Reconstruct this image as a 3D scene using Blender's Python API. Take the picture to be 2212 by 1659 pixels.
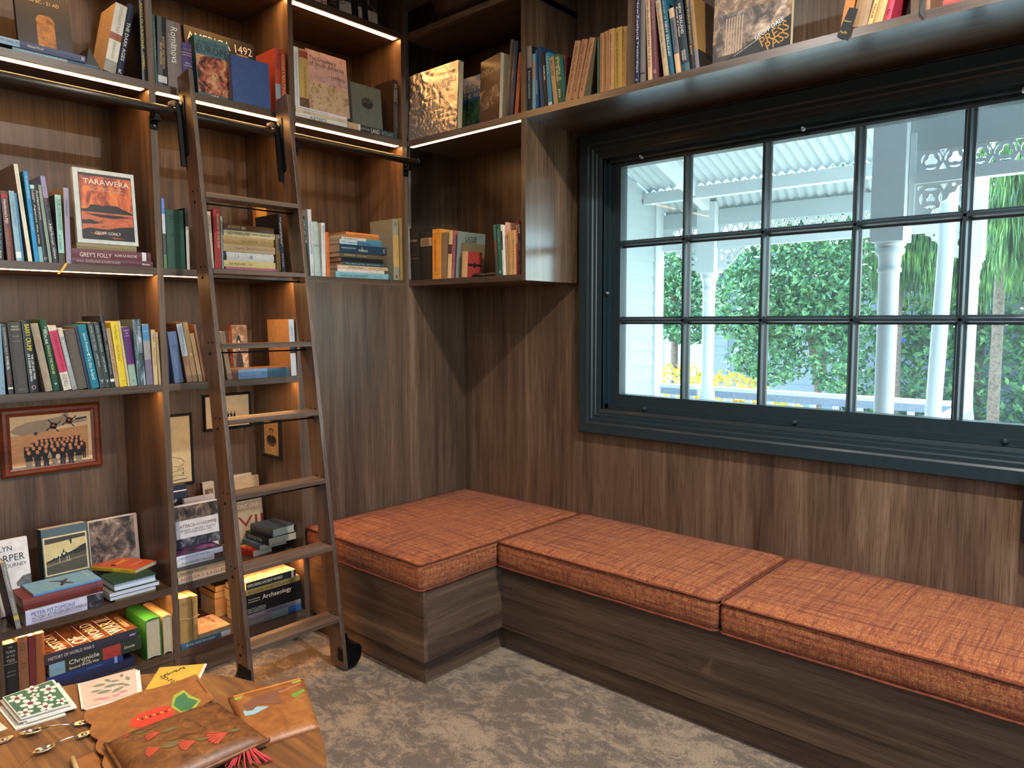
import bpy, bmesh, math, random
from math import sin, cos, pi, radians
import numpy as np
from mathutils import Vector, Matrix
random.seed(7)
S = bpy.context.scene
for o in list(bpy.data.objects): bpy.data.objects.remove(o)
COL = S.collection
# ------------------------------------------------------------------ camera
cam_d = bpy.data.cameras.new('camera'); cam = bpy.data.objects.new('camera', cam_d); COL.objects.link(cam)
cam_d.sensor_width = 36; cam_d.sensor_fit = 'HORIZONTAL'; cam_d.lens = 1574.25565/2212*36
cam_d.shift_x = -33.08/2212; cam_d.clip_start = .05; cam_d.clip_end = 200
yaw, pit, rol = .85125518, -.0866516, -.0023223
fw = Vector((cos(pit)*sin(yaw), cos(pit)*cos(yaw), sin(pit))); rt = Vector((cos(yaw), -sin(yaw), 0)); up = rt.cross(fw)
r2 = rt*cos(rol)+up*sin(rol); u2 = up*cos(rol)-rt*sin(rol)
M = Matrix(((r2.x, u2.x, -fw.x, -2.8937452), (r2.y, u2.y, -fw.y, -3.0133672), (r2.z, u2.z, -fw.z, 1.4889529), (0, 0, 0, 1)))
cam.matrix_world = M
S.camera = cam
# ------------------------------------------------------------------ world, sun, exposure
S.view_settings.view_transform = 'Standard'; S.view_settings.look = 'None'
S.view_settings.exposure = 0.12; S.view_settings.gamma = 1; S.view_settings.use_curve_mapping = False
W = bpy.data.worlds.new('sky'); S.world = W; W.use_nodes = True
nt = W.node_tree; bg = nt.nodes['Background']
sky = nt.nodes.new('ShaderNodeTexSky'); sky.sky_type = 'NISHITA'; sky.sun_disc = False
sky.sun_elevation = radians(55); sky.sun_rotation = radians(60); sky.air_density = 1.0; sky.dust_density = 1.5; sky.ozone_density = 1.5
nt.links.new(sky.outputs[0], bg.inputs[0]); bg.inputs[1].default_value = 1.75
sd = bpy.data.lights.new('sun', 'SUN'); sd.energy = 13.0; sd.angle = radians(1.0); sd.color = (1, .96, .9)
sun = bpy.data.objects.new('sun', sd); COL.objects.link(sun); sun.rotation_euler = (radians(-18), radians(38), 0)
# first: ceiling downlight inferred from the corner shadow; rest: unseen fill lamps added
def lamp(name, loc, power, size, col, spread=170):
    d = bpy.data.lights.new(name, 'AREA'); d.shape = 'DISK'; d.size = size; d.energy = power; d.color = col; d.spread = radians(spread)
    o = bpy.data.objects.new(name, d); COL.objects.link(o); o.location = loc; return o
for lx, ly, le in ((-1.41, -2.9, 96), (-1.5, -1.25, 9), (-2.9, -1.25, 12), (-2.9, -2.9, 9), (-4.2, -2.9, 12)):
    lamp('downlight_and_fill', (lx, ly, 3.26), le, .09, (1, .965, .91))
try:
    S.cycles.max_bounces = 10; S.cycles.diffuse_bounces = 5; S.cycles.glossy_bounces = 4; S.cycles.transparent_max_bounces = 16
    S.cycles.caustics_reflective = False; S.cycles.caustics_refractive = False; S.cycles.sample_clamp_indirect = 6
except Exception: pass

# ------------------------------------------------------------------ helpers
def lin(h):
    if not isinstance(h, str): return tuple(h)
    h = h.lstrip('#'); c = [int(h[i:i+2], 16)/255 for i in (0, 2, 4)]
    return tuple(x/12.92 if x <= .04045 else ((x+.055)/1.055)**2.4 for x in c)
_mc = {}
def newmat(name):
    m = bpy.data.materials.new(name); m.use_nodes = True
    return m, m.node_tree.nodes, m.node_tree.links, m.node_tree.nodes['Principled BSDF']
def plain(h, rough=.6, metal=0., name=None, coat=0., mott=.0):
    # mott < 0 keeps paint clean
    k = (h, rough, metal, coat, mott)
    if k in _mc: return _mc[k]
    m, N, L, b = newmat(name or 'paint')
    c = lin(h)
    b.inputs['Roughness'].default_value = rough; b.inputs['Metallic'].default_value = metal
    if coat: b.inputs['Coat Weight'].default_value = coat; b.inputs['Coat Roughness'].default_value = .12
    # faint procedural wear so no surface is perfectly flat in colour
    tc = N.new('ShaderNodeTexCoord'); nz = N.new('ShaderNodeTexNoise'); nz.inputs['Scale'].default_value = 35; nz.inputs['Detail'].default_value = 3
    L.new(tc.outputs['Object'], nz.inputs['Vector'])
    r = N.new('ShaderNodeValToRGB'); a = .10+mott
    r.color_ramp.elements[0].color = tuple(x*(1-a) for x in c)+(1,); r.color_ramp.elements[1].color = tuple(min(1, x*(1+a)) for x in c)+(1,)
    r.color_ramp.elements[0].position = .3; r.color_ramp.elements[1].position = .7
    L.new(nz.outputs['Fac'], r.inputs['Fac']); L.new(r.outputs['Color'], b.inputs['Base Color'])
    _mc[k] = m; return m
def ramp(N, stops):
    r = N.new('ShaderNodeValToRGB'); e = r.color_ramp.elements
    while len(e) < len(stops): e.new(.5)
    for i, (p, c) in enumerate(stops): e[i].position = p; e[i].color = tuple(lin(c))+(1,)
    return r
def mapping(N, L, sc, rot=(0, 0, 0), coord='Object'):
    tc = N.new('ShaderNodeTexCoord'); mp = N.new('ShaderNodeMapping'); mp.inputs['Scale'].default_value = sc; mp.inputs['Rotation'].default_value = rot
    L.new(tc.outputs[coord], mp.inputs['Vector']); return mp.outputs['Vector']
def noise(N, L, vec, scale=1, detail=4, rough=.55, dist=0):
    n = N.new('ShaderNodeTexNoise'); n.inputs['Scale'].default_value = scale; n.inputs['Detail'].default_value = detail
    n.inputs['Roughness'].default_value = rough; n.inputs['Distortion'].default_value = dist; L.new(vec, n.inputs['Vector']); return n.outputs['Fac']
def mix(N, L, fac, a, b, mode='MIX'):
    m = N.new('ShaderNodeMix'); m.data_type = 'RGBA'; m.blend_type = mode
    for i, v in ((0, fac), (6, a), (7, b)):
        if hasattr(v, 'links'): L.new(v, m.inputs[i])
        else: m.inputs[i].default_value = v if i == 0 else tuple(lin(v))+(1,)
    return m.outputs[2]
def bump(N, L, b, h, dist=.001, strength=.5):
    n = N.new('ShaderNodeBump'); n.inputs['Distance'].default_value = dist; n.inputs['Strength'].default_value = strength
    L.new(h, n.inputs['Height']); L.new(n.outputs[0], b.inputs['Normal'])
def wood(name, axis, stops, rough=.4, fine=1.0, coat=.12, cr=.25):
    m, N, L, b = newmat(name)
    def sc(across, along): v = [across]*3; v['xyz'.index(axis)] = along; return tuple(v)
    A = noise(N, L, mapping(N, L, sc(19*fine, .9*fine)), 1, 6, .62, 1.1)
    B = noise(N, L, mapping(N, L, sc(230*fine, 6*fine)), 1, 3, .6)
    C = noise(N, L, mapping(N, L, sc(7*fine, .35*fine)), 1, 2, .5)
    r = ramp(N, stops); 
    ad = N.new('ShaderNodeMath'); ad.operation = 'MULTIPLY_ADD'; L.new(C, ad.inputs[0]); ad.inputs[1].default_value = .55
    sb = N.new('ShaderNodeMath'); sb.operation = 'MULTIPLY_ADD'; L.new(A, sb.inputs[0]); sb.inputs[1].default_value = .75; sb.inputs[2].default_value = -.16
    L.new(sb.outputs[0], ad.inputs[2]); L.new(ad.outputs[0], r.inputs['Fac'])
    pr = ramp(N, [(.34, '#a89c92'), (.5, '#ffffff')]); L.new(B, pr.inputs['Fac'])
    c = mix(N, L, .75, r.outputs['Color'], pr.outputs['Color'], 'MULTIPLY')
    L.new(c, b.inputs['Base Color']); b.inputs['Roughness'].default_value = rough
    if coat: b.inputs['Coat Weight'].default_value = coat; b.inputs['Coat Roughness'].default_value = cr
    bump(N, L, b, B, .0004, .35)
    return m
WAL = [(.22, '#2d221a'), (.40, '#4e3c2e'), (.6, '#6b5542'), (.8, '#8f775f')]
walz, walx, waly = (wood('walnut_laminate_'+a, a, WAL) for a in 'zxy')
walg = wood('walnut_laminate_satin', 'y', WAL, .30, 1.0, 1.0, .27); walg.node_tree.nodes['Principled BSDF'].inputs['Coat IOR'].default_value = 2.2
walgz = wood('walnut_laminate_satin_z', 'z', WAL, .26, 1.0, .8, .16)
LAD = [(.2, '#33251b'), (.45, '#574233'), (.62, '#6d5543'), (.8, '#88705a')]
ladz, ladx = (wood('ladder_walnut_'+a, a, LAD) for a in 'zx')
OAK = [(.2, '#6b3d1a'), (.45, '#9a6230'), (.62, '#b47a40'), (.82, '#cc9555')]
oakx = wood('oak', 'x', OAK, .35, 1.3, .2)
frame_wood = wood('frame_wood', 'x', [(.2, '#3a1708'), (.5, '#6b3015'), (.8, '#8a4420')], .35, 2)

class MB:
    """collects faces, one material slot index per face"""
    def __init__(s): s.v = []; s.f = []; s.m = []; s.sm = []
    def add(s, vs, fs, mi=0, smooth=False):
        n = len(s.v); s.v += [tuple(v) for v in vs]
        for f in fs: s.f.append(tuple(n+i for i in f)); s.m.append(mi); s.sm.append(smooth)
        return s
    def box(s, x0, x1, y0, y1, z0, z1, mi=0):
        if x0 > x1: x0, x1 = x1, x0
        if y0 > y1: y0, y1 = y1, y0
        if z0 > z1: z0, z1 = z1, z0
        return s.add([(x, y, z) for z in (z0, z1) for y in (y0, y1) for x in (x0, x1)],
                     [(0, 2, 3, 1), (4, 5, 7, 6), (0, 1, 5, 4), (2, 6, 7, 3), (0, 4, 6, 2), (1, 3, 7, 5)], mi)
    def prism(s, poly, h0, h1, fn, mi=0, smooth=False, caps=True):
        """poly: 2-D points; fn(a, b, h) -> 3-D point"""
        n = len(poly); vs = [fn(a, b, h0) for a, b in poly]+[fn(a, b, h1) for a, b in poly]
        s.add(vs, [(i, (i+1) % n, n+(i+1) % n, n+i) for i in range(n)], mi, smooth)
        if caps: s.add(vs, [tuple(reversed(range(n))), tuple(range(n, 2*n))], mi)
        return s
    def lathe(s, prof, c=(0, 0, 0), n=20, mi=0, smooth=True, axis='z'):
        vs = []
        for r, h in prof:
            for k in range(n):
                a = 2*pi*k/n; p = (r*cos(a), r*sin(a), h)
                if axis == 'x': p = (p[2], p[0], p[1])
                if axis == 'y': p = (p[0], p[2], p[1])
                vs.append((p[0]+c[0], p[1]+c[1], p[2]+c[2]))
        fs = [(j*n+k, j*n+(k+1) % n, (j+1)*n+(k+1) % n, (j+1)*n+k) for j in range(len(prof)-1) for k in range(n)]
        s.add(vs, fs, mi, smooth)
        if prof[0][0] > 1e-5: s.add(vs[:n], [tuple(reversed(range(n)))], mi)
        if prof[-1][0] > 1e-5: s.add(vs[-n:], [tuple(range(n))], mi)
        return s
    def tube(s, path, r, n=8, mi=0, smooth=True):
        P = [Vector(p) for p in path]; rings = []
        for i, p in enumerate(P):
            t = (P[min(i+1, len(P)-1)]-P[max(i-1, 0)]).normalized()
            a = t.orthogonal().normalized() if i == 0 else (prev-t*prev.dot(t)).normalized()
            prev = a; b = t.cross(a); rr = r[i] if isinstance(r, (list, tuple)) else r
            rings.append([p+a*rr*cos(2*pi*k/n)+b*rr*sin(2*pi*k/n) for k in range(n)])
        vs = [v for g in rings for v in g]
        fs = [(j*n+k, j*n+(k+1) % n, (j+1)*n+(k+1) % n, (j+1)*n+k) for j in range(len(P)-1) for k in range(n)]
        s.add(vs, fs, mi, smooth); s.add(rings[0], [tuple(reversed(range(n)))], mi); s.add(rings[-1], [tuple(range(n))], mi)
        return s
    def build(s, name, mats, parent=None, loc=(0, 0, 0), rot=(0, 0, 0), fix=True, bevel=0):
        me = bpy.data.meshes.new(name); me.from_pydata(s.v, [], s.f)
        mats = mats if isinstance(mats, (list, tuple)) else [mats]
        for m in mats: me.materials.append(m)
        me.polygons.foreach_set('material_index', s.m); me.polygons.foreach_set('use_smooth', s.sm)
        if fix:
            bm = bmesh.new(); bm.from_mesh(me); bmesh.ops.remove_doubles(bm, verts=bm.verts, dist=1e-6)
            bmesh.ops.recalc_face_normals(bm, faces=bm.faces); bm.to_mesh(me); bm.free()
        me.update(); o = bpy.data.objects.new(name, me); COL.objects.link(o)
        if parent is not None: o.parent = parent
        o.location = loc; o.rotation_euler = rot
        if bevel:
            md = o.modifiers.new('edge', 'BEVEL'); md.width = bevel; md.segments = 2; md.limit_method = 'ANGLE'
        return o
def box(name, dims, mat, parent=None, off=None, bevel=0):
    o = MB().box(*dims).build(name, mat, parent, bevel=bevel)
    if off is not None: o.location = off
    return o
def tag(o, label=None, cat=None, group=None, kind=None):
    for k, v in (('label', label), ('category', cat), ('group', group), ('kind', kind)):
        if v: o[k] = v
    return o
def empty(name, loc=(0, 0, 0), rot=(0, 0, 0), **k):
    o = bpy.data.objects.new(name, None); COL.objects.link(o); o.location = loc; o.rotation_euler = rot; o.empty_display_size = .05
    return tag(o, **k)
def root(name, loc, **k):
    """Empty at the thing's base; parts are modelled in world coordinates and offset by -loc"""
    o = empty(name, loc, **k); o['_'] = 0; del o['_']; return o, (-loc[0], -loc[1], -loc[2])

# ------------------------------------------------------------------ room shell
def carpet_mat():
    m, N, L, b = newmat('carpet_loop_pile')
    P = noise(N, L, mapping(N, L, (17, 11, 17), (0, 0, radians(20))), 1, 9, .82, .5)
    Q = noise(N, L, mapping(N, L, (4.5, 3, 4.5)), 1, 2, .5)
    F = noise(N, L, mapping(N, L, (520, 150, 300), (0, 0, radians(38))), 1, 2, .6)
    sm = N.new('ShaderNodeMath'); sm.operation = 'MULTIPLY_ADD'; L.new(Q, sm.inputs[0]); sm.inputs[1].default_value = .35; L.new(P, sm.inputs[2])
    base = ramp(N, [(.60, '#6f6356'), (.66, '#7b6e60'), (.70, '#94836e'), (.76, '#a49179')]); L.new(sm.outputs[0], base.inputs['Fac'])
    fr = ramp(N, [(.3, '#6e665e'), (.56, '#ffffff')]); L.new(F, fr.inputs['Fac'])
    c = mix(N, L, .9, base.outputs['Color'], fr.outputs['Color'], 'MULTIPLY'); L.new(c, b.inputs['Base Color'])
    b.inputs['Roughness'].default_value = .95; bump(N, L, b, F, .0025, .7); return m
carpet = carpet_mat()
white_paint = plain('#d9d6d0', .7)
def struct(o): o['kind'] = 'structure'; return o
XL, YF = -4.9, -4.6
struct(box('floor', (XL, .0, YF, .45, -.12, 0), carpet))
struct(box('ceiling', (XL, .12, YF, .57, 3.3, 3.42), white_paint))
dark_paint = plain('#4a4440', .7)
struct(box('wall_left', (XL-.1, XL, YF, .57, -.12, 3.3), dark_paint))
wf_ = MB()
for d in ((XL, -3.7), (-.8, .12)): wf_.box(d[0], d[1], YF-.1, YF, -.12, 3.3)
wf_.box(-3.7, -.8, YF-.1, YF, -.12, .9).box(-3.7, -.8, YF-.1, YF, 2.5, 3.3); struct(wf_.build('wall_front', dark_paint, fix=False))
w2 = struct(empty('guessed_window', (-2.15, YF-.05, .85)))      # guessed, unseen window behind the viewer, added for cool light on the shelves
for x in (-3.68, -2.72, -1.78, -.82): box('sash_bar', (x-.02, x+.02, YF-.07, YF-.03, .9, 2.5), white_paint, w2, (2.15, -(YF-.05), -.85))
box('sash_bar', (-3.7, -.8, YF-.07, YF-.03, 1.68, 1.72), white_paint, w2, (2.15, -(YF-.05), -.85))
struct(box('wall_back', (XL, .12, .45, .57, -.12, 3.3), white_paint))
# window wall: boarded in walnut inside
WY0, WY1, WZ0, WZ1 = -2.915, -.9653, 1.0626, 2.2475      # clear opening inside the architrave
wm = MB()
for d in ((0, .14, WY1+.018, .45, -.12, 3.3), (0, .14, YF, WY0-.018, -.12, 3.3), (0, .14, WY0-.018, WY1+.018, -.12, WZ0-.018), (0, .14, WY0-.018, WY1+.018, WZ1+.018, 3.3)): wm.box(*d)
struct(wm.build('wall_right', walz, fix=False))
# flush panel below the shelves that closes the corner
struct(box('wall_corner', (-1.0385, -.0005, .0, .02, .0, 1.6715), walz))
struct(box('trim_1', (-.0225, -.0005, -.8416, -.0005, 1.62, 1.6715), walz)) if False else None

# ------------------------------------------------------------------ window
paint = plain('#1d2a2e', .36, name='window_paint', coat=.1)
R0, RO = root('window_1', (.05, -1.94, 1.06)); R0['kind'] = 'structure'
# moulded architrave, four mitred lengths: profile (distance out from opening, projection into room)
PROF = [(0, 0), (0, .014), (.016, .018), (.026, .018), (.03, .023), (.044, .023), (.05, .029), (.066, .029), (.074, .034), (.118, .036), (.1237, .030), (.1237, 0)]
def arch(side):
    mb = MB(); pts = []
    for e in (0, 1):
        for d, p in PROF:
            y0, y1, z0, z1 = WY0-d, WY1+d, WZ0-d, WZ1+d
            c = {'l': ((y1, z0), (y1, z1)), 'r': ((y0, z0), (y0, z1)), 'b': ((y0, z0), (y1, z0)), 't': ((y0, z1), (y1, z1))}[side][e]
            pts.append((-p, c[0], c[1]))
    n = len(PROF); mb.add(pts, [(i, i+1, n+i+1, n+i) for i in range(n-1)]+[tuple(range(n)), tuple(range(n, 2*n))]); return mb
for s_ in 'lrbt': arch(s_).build('architrave', paint, R0, RO)
mb = MB()     # reveal lining
mb.box(-.012, .14, WY1, WY1+.018, WZ0-.018, WZ1+.018).box(-.012, .14, WY0-.018, WY0, WZ0-.018, WZ1+.018).box(-.012, .14, WY0, WY1, WZ0-.018, WZ0).box(-.012, .14, WY0, WY1, WZ1, WZ1+.018)
mb.build('reveal', paint, R0, RO)
gy0, gy1, gz0, gz1 = -2.83, -1.03, 1.132, 2.212
mb = MB()     # fixed sash
for d in ((WY0, WY1, WZ0, gz0), (WY0, WY1, gz1, WZ1), (WY0, gy0, gz0, gz1), (gy1, WY1, gz0, gz1)): mb.box(.045, .1, *d)
for d in ((WY0, WY1, WZ0, WZ0+.022), (WY0, WY1, WZ1-.016, WZ1), (WY0, WY0+.016, WZ0, WZ1), (WY1-.016, WY1, WZ0, WZ1)): mb.box(.02, .05, *d)
mb.build('sash', paint, R0, RO)
YM = [-1.3673-.36486*k for k in range(4)]; ZM = [1.8517, 1.4887]
def muntin(horizontal, c):
    pf = [(-.022, .088), (-.022, .072), (-.012, .064), (-.009, .05), (-.006, .044), (.006, .044), (.009, .05), (.012, .064), (.022, .072), (.022, .088)]
    mb = MB()
    if horizontal: mb.prism(pf, gy0-.01, gy1+.01, lambda a, b, h: (b, h, c+a*.8))
    else: mb.prism(pf, gz0-.05, gz1+.02, lambda a, b, h: (b, c+a*.85, h))
    return mb
for y in YM: muntin(False, y).build('muntin', paint, R0, RO)
for z in ZM: muntin(True, z).build('muntin', paint, R0, RO)
def glass_mat():
    m, N, L, b = newmat('window_glass'); N.remove(b)
    t = N.new('ShaderNodeBsdfTransparent'); t.inputs[0].default_value = (.80, .95, .965, 1)
    g = N.new('ShaderNodeBsdfGlossy'); g.inputs['Roughness'].default_value = .02; g.inputs[0].default_value = (.9, 1, 1, 1)
    f = N.new('ShaderNodeFresnel'); f.inputs[0].default_value = 1.45; ms = N.new('ShaderNodeMixShader')
    hf = N.new('ShaderNodeMath'); hf.operation = 'MULTIPLY'; hf.inputs[1].default_value = .45; L.new(f.outputs[0], hf.inputs[0]); L.new(hf.outputs[0], ms.inputs[0]); L.new(t.outputs[0], ms.inputs[1]); L.new(g.outputs[0], ms.inputs[2])
    tl = N.new('ShaderNodeBsdfTranslucent'); tl.inputs[0].default_value = (.8, .95, 1, 1); m2 = N.new('ShaderNodeMixShader'); m2.inputs[0].default_value = .035
    L.new(ms.outputs[0], m2.inputs[1]); L.new(tl.outputs[0], m2.inputs[2]); L.new(m2.outputs[0], N['Material Output'].inputs[0]); return m
glass = glass_mat()
ys = [gy1]+YM+[gy0]; zs = [gz1]+ZM+[gz0]
for i in range(5):
    for j in range(3):
        y1, y0 = ys[i]-(.02 if i else 0), ys[i+1]+(.02 if i < 4 else 0); z1, z0 = zs[j]-(.018 if j else 0), zs[j+1]+(.018 if j < 2 else 0)
        MB().add([(.078, y0, z0), (.078, y1, z0), (.078, y1, z1), (.078, y0, z1)], [(0, 1, 2, 3)]).build('pane', glass, R0, RO, fix=False)
chrome = plain('#b8bcc0', .25, 1.0)
knobm = plain('#1d2a30', .35)
for y, z in ((-1.16, WZ1-.012), (-1.90, WZ1-.012), (-2.62, WZ1-.012), (-1.19, WZ0+.014), (-1.90, WZ0+.014), (-2.62, WZ0+.014)):
    up_ = 1 if z > 1.6 else -1
    k = MB().lathe([(.011, 0), (.011, .004), (.008, .006), (.008, .014), (.005, .016)], (0, 0, 0), 12, axis='x').build('stop_knob', chrome if up_ > 0 else knobm, R0, (RO[0]+.02, RO[1]+y, RO[2]+z), (0, 0, pi))
MB().lathe([(.011, 0), (.011, .004), (.008, .006), (.008, .014), (.005, .016)], (0, 0, 0), 12, axis='x').build('stop_knob', chrome, R0, (RO[0]+.02, RO[1]+WY1-.012, RO[2]+1.62), (0, 0, pi))

# ------------------------------------------------------------------ bookcases
BK, BO = root('bookcase', (-1.6, .2, 0), label='tall built-in walnut bookcase of open bays along the left wall, LED strips under its shelves', cat='bookcase')
XD = [(-3.45, -3.425), (-2.864, -2.839), (-2.277, -2.252), (-1.671, -1.6465), (-1.063, -1.0385), (-.4255, -.3974)]
T = .0283; SH = [2.948, 2.4135, 1.70, 1.2378, .4017, .123]
def led_mat():
    m, N, L, b = newmat('led_strip'); b.inputs['Base Color'].default_value = (1, .9, .8, 1)
    b.inputs['Emission Color'].default_value = (1, .50, .17, 1); b.inputs['Emission Strength'].default_value = 34; return m
led = led_mat()
led2 = led_mat(); led2.node_tree.nodes['Principled BSDF'].inputs['Emission Color'].default_value = (1, .66, .36, 1); led2.node_tree.nodes['Principled BSDF'].inputs['Emission Strength'].default_value = 7
for i, (a, b_) in enumerate(XD):
    z0 = 0 if i < 5 else 1.6717
    box('upright', (a, b_, 0, .425, z0, 3.3), walz, BK, BO)
for i in range(5):
    a, b_ = XD[i][1], XD[i+1][0]
    box('back_panel', (a, b_, .415, .45, 0 if i < 4 else 1.6717, 3.3), walz, BK, BO)
    for j, z in enumerate(SH):
        if i == 4 and j > 2: continue
        x1 = b_ if not (i == 4 and j == 2) else -.3974
        box('shelf', (a, b_, .0, .415, z-T, z), walx, BK, BO)
        if i < 4 and j == 5: box('plinth', (a, b_, .006, .026, 0, z-T), walx, BK, BO)
        if 1 <= i and j < 5: box('light_strip', (a+.012, b_-.012, .014, .048, z-T-.0008, z-T-.0001), led, BK, BO)
# run on the window wall: corner cabinet and the shelf over the window
OV, OO = root('window_bookcase', (-.2, -1.6, 1.67), label='walnut wall cabinet in the corner with long open shelf running over the window', cat='bookcase')
XF = -.3974; yDa, yDb = -.8173, -.7927
box('shelf', (XF, -.0005, yDb, -.0005, 1.70-T, 1.70), waly, OV, OO)
box('shelf', (XF, -.0005, -4.2, -.0005, 2.4135-T, 2.4135), walg, OV, OO)
box('shelf', (XF, -.0005, yDa, -.0005, 2.948-T, 2.948), waly, OV, OO)
box('upright', (XF, -.0005, yDa, yDb, 1.70-T, 2.4135-T), walgz, OV, OO)
for y in (yDa, -1.3786, -2.3986, -2.99, -3.6): box('upright', (XF, -.0005, y, y+.0246, 2.4135, 3.3), walz, OV, OO)
box('back_panel', (-.02, -.0006, yDb, -.0006, 1.70, 2.4135-T), walz, OV, OO)
box('back_panel', (-.02, -.0006, -4.2, -.0006, 2.4135, 3.3), walz, OV, OO)
box('light_strip', (XF+.012, XF+.032, yDb+.004, -.012, 2.4135-T-.0012, 2.4135-T-.0001), led2, OV, OO)

# ------------------------------------------------------------------ ladder and its rail
black = plain('#0d0e10', .38, .6, name='black_steel')
LX, LW, LXR, LY0, LS, LD = -1.5813, .0185, -1.1655, -.464, .1305, .100
LR, LOF = root('library_ladder', (-1.365, -.40, 0), label='walnut library ladder of seven grooved treads leaning on the rail', cat='ladder')
LTOP = 2.45
for x in (LX, LXR):
    f = lambda a, b, h: (x+h, a, b)
    MB().prism([(LY0, .012), (LY0+LD, .012), (LY0+LD+LS*LTOP, LTOP-.012), (LY0+LS*LTOP+.012, LTOP+.004), (LY0+LS*LTOP, LTOP)], 0, LW, f).build('stile', ladz, LR, LOF, bevel=.002)
    for z in [1.985, 1.693, 1.402, 1.111, .822, .537, .236]:
        y = LY0+LS*(z-.012)
        for dy, dz, r in ((.028, .006, .0035), (.062, .006, .0035), (.052, -.035, .0065)):
            MB().lathe([(r, 0), (r*.9, .0025), (r*.3, .0035)], (0, 0, 0), 10, axis='x').build('bolt', black, LR, (LOF[0]+x, LOF[1]+y+dy, LOF[2]+z+dz), (0, 0, pi))
for z in [1.985, 1.693, 1.402, 1.111, .822, .537, .236]:
    yf = LY0+LS*z; x0, x1 = LX+LW, LXR; pf = [(yf-.004, z-.019), (yf-.004, z-.003), (yf-.001, z)]
    for g in range(5): c = yf+.014+g*.011; pf += [(c-.0022, z), (c-.0011, z-.0022), (c+.0011, z-.0022), (c+.0022, z)]
    pf += [(yf+LD-.006, z), (yf+LD-.004, z-.019)]
    MB().prism(pf, x0, x1, lambda a, b, h: (h, a, b)).build('tread', ladx, LR, LOF)
    MB().tube([(x0, yf+.052, z-.036), (x1, yf+.052, z-.036)], .0032, 8).build('tie_rod', black, LR, LOF)
for x in (LX, LXR):      # hook brackets with guide wheels that ride on the rail
    y = LY0+LS*2.28+LD
    mb = MB(); mb.prism([(y-.034, 2.36), (y+.004, 2.345), (y-.022, 2.12), (y-.058, 2.14)], -.004, .0, lambda a, b, h: (x+h, a, b))
    mb.prism([(y-.009, 2.335), (y+.003, 2.335), (y-.025, 2.09), (y-.037, 2.09)], -.02, .0, lambda a, b, h: (x+h, a, b))
    mb.build('hook_bracket', black, LR, LOF)
    MB().lathe([(.009, 0), (.009, .004), (.005, .006)], (0, 0, 0), 12, axis='x').build('bolt', chrome, LR, (LOF[0]+x-.004, LOF[1]+y-.015, LOF[2]+2.33), (0, 0, pi))
    MB().lathe([(.005, -.012), (.013, -.012), (.013, -.010), (.010, -.007), (.010, .007), (.013, .010), (.013, .012), (.005, .012)], (x-.02, -.040, 2.307+.0178+.0105), 16, axis='y').build('rail_wheel', plain('#7a6048', .4), LR, LOF)
# foot castors: hooded wheels
def hood(x, sgn, nm):
    y = LY0+.05; mb = MB()
    pf = [(0, .165), (.004, .14), (.014, .12), (.03, .108), (.05, .103), (.064, .097), (.070, .085), (.070, .058), (.062, .034), (.046, .018), (.026, .012), (0, .012)]
    mb.prism(pf, y-.05, y+.05, lambda a, b, h: (x+sgn*a, h, b)); mb.build('castor_hood', black, LR, LOF, bevel=.004)
    MB().lathe([(.008, 0), (.04, 0), (.044, .006), (.044, .026), (.04, .032), (.008, .032)], (x+sgn*.034-.016, y, .0445), 24, axis='x').build('castor_wheel', plain('#08080a', .5), LR, LOF)
hood(LX, -1, 'l'); hood(LXR+LW, 1, 'r')
box('castor_plate', (LXR-.004, LXR, LY0+.012, LY0+.045, .045, .10), black, LR, LOF)
RL, RLO = root('ladder_rail', (-1.3, -.038, 2.307), label='round black steel rail on brackets along the front of the tall bookcase', cat='rail')
MB().tube([(-3.4, -.038, 2.307), (-.362, -.038, 2.307)], .0178, 18).build('tube', plain('#4a4540', .3, .7), RL, RLO)
MB().lathe([(.0178, 0), (.021, .002), (.021, .012), (.018, .014)], (-.364, -.038, 2.307), 18, axis='x').build('end_cap', black, RL, RLO)
for x in (-2.264, -1.659, -1.05, -.4115):
    mb = MB(); mb.box(x-.017, x+.017, -.006, -.0005, 2.235, 2.285).box(x-.014, x+.014, -.044, -.006, 2.262, 2.272).box(x-.010, x+.010, -.041, -.027, 2.268, 2.290)
    mb.build('rail_bracket', black, RL, RLO, bevel=.002)
    MB().lathe([(.005, 0), (.004, .003)], (0, 0, 0), 8, axis='y').build('screw', chrome, RL, (RLO[0]+x, RLO[1]-.0065, RLO[2]+2.248), (0, 0, pi))

# ------------------------------------------------------------------ bench and cushions
BE, BEO = root('corner_bench', (-.4, -1.2, 0), label='L-shaped walnut bench base with recessed plinth under the orange cushions', cat='bench')
bx, by, lx = -1.0385, -.8306, -.5798; BZ = .405; PZ = .112
box('side_panel', (bx, bx+.02, by, -.0005, PZ, BZ), waly, BE, BEO)
box('front_panel', (bx+.02, lx+.02, by, by+.02, PZ, BZ), walx, BE, BEO)
box('long_panel', (lx, lx+.02, -4.2, by, PZ, BZ), waly, BE, BEO)
mb = MB(); mb.box(bx+.02, -.0005, by+.02, -.0005, BZ-.02, BZ-.001).box(lx+.02, -.0005, -4.2, by+.02, BZ-.02, BZ-.001); mb.build('seat_board', walx, BE, BEO)
box('plinth', (bx+.035, bx+.05, by+.036, -.0005, 0, PZ), waly, BE, BEO)
box('plinth', (bx+.05, lx+.042, by+.036, by+.051, 0, PZ), walx, BE, BEO)
box('plinth', (lx+.042, lx+.057, -4.2, by+.051, 0, PZ), waly, BE, BEO)
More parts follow.
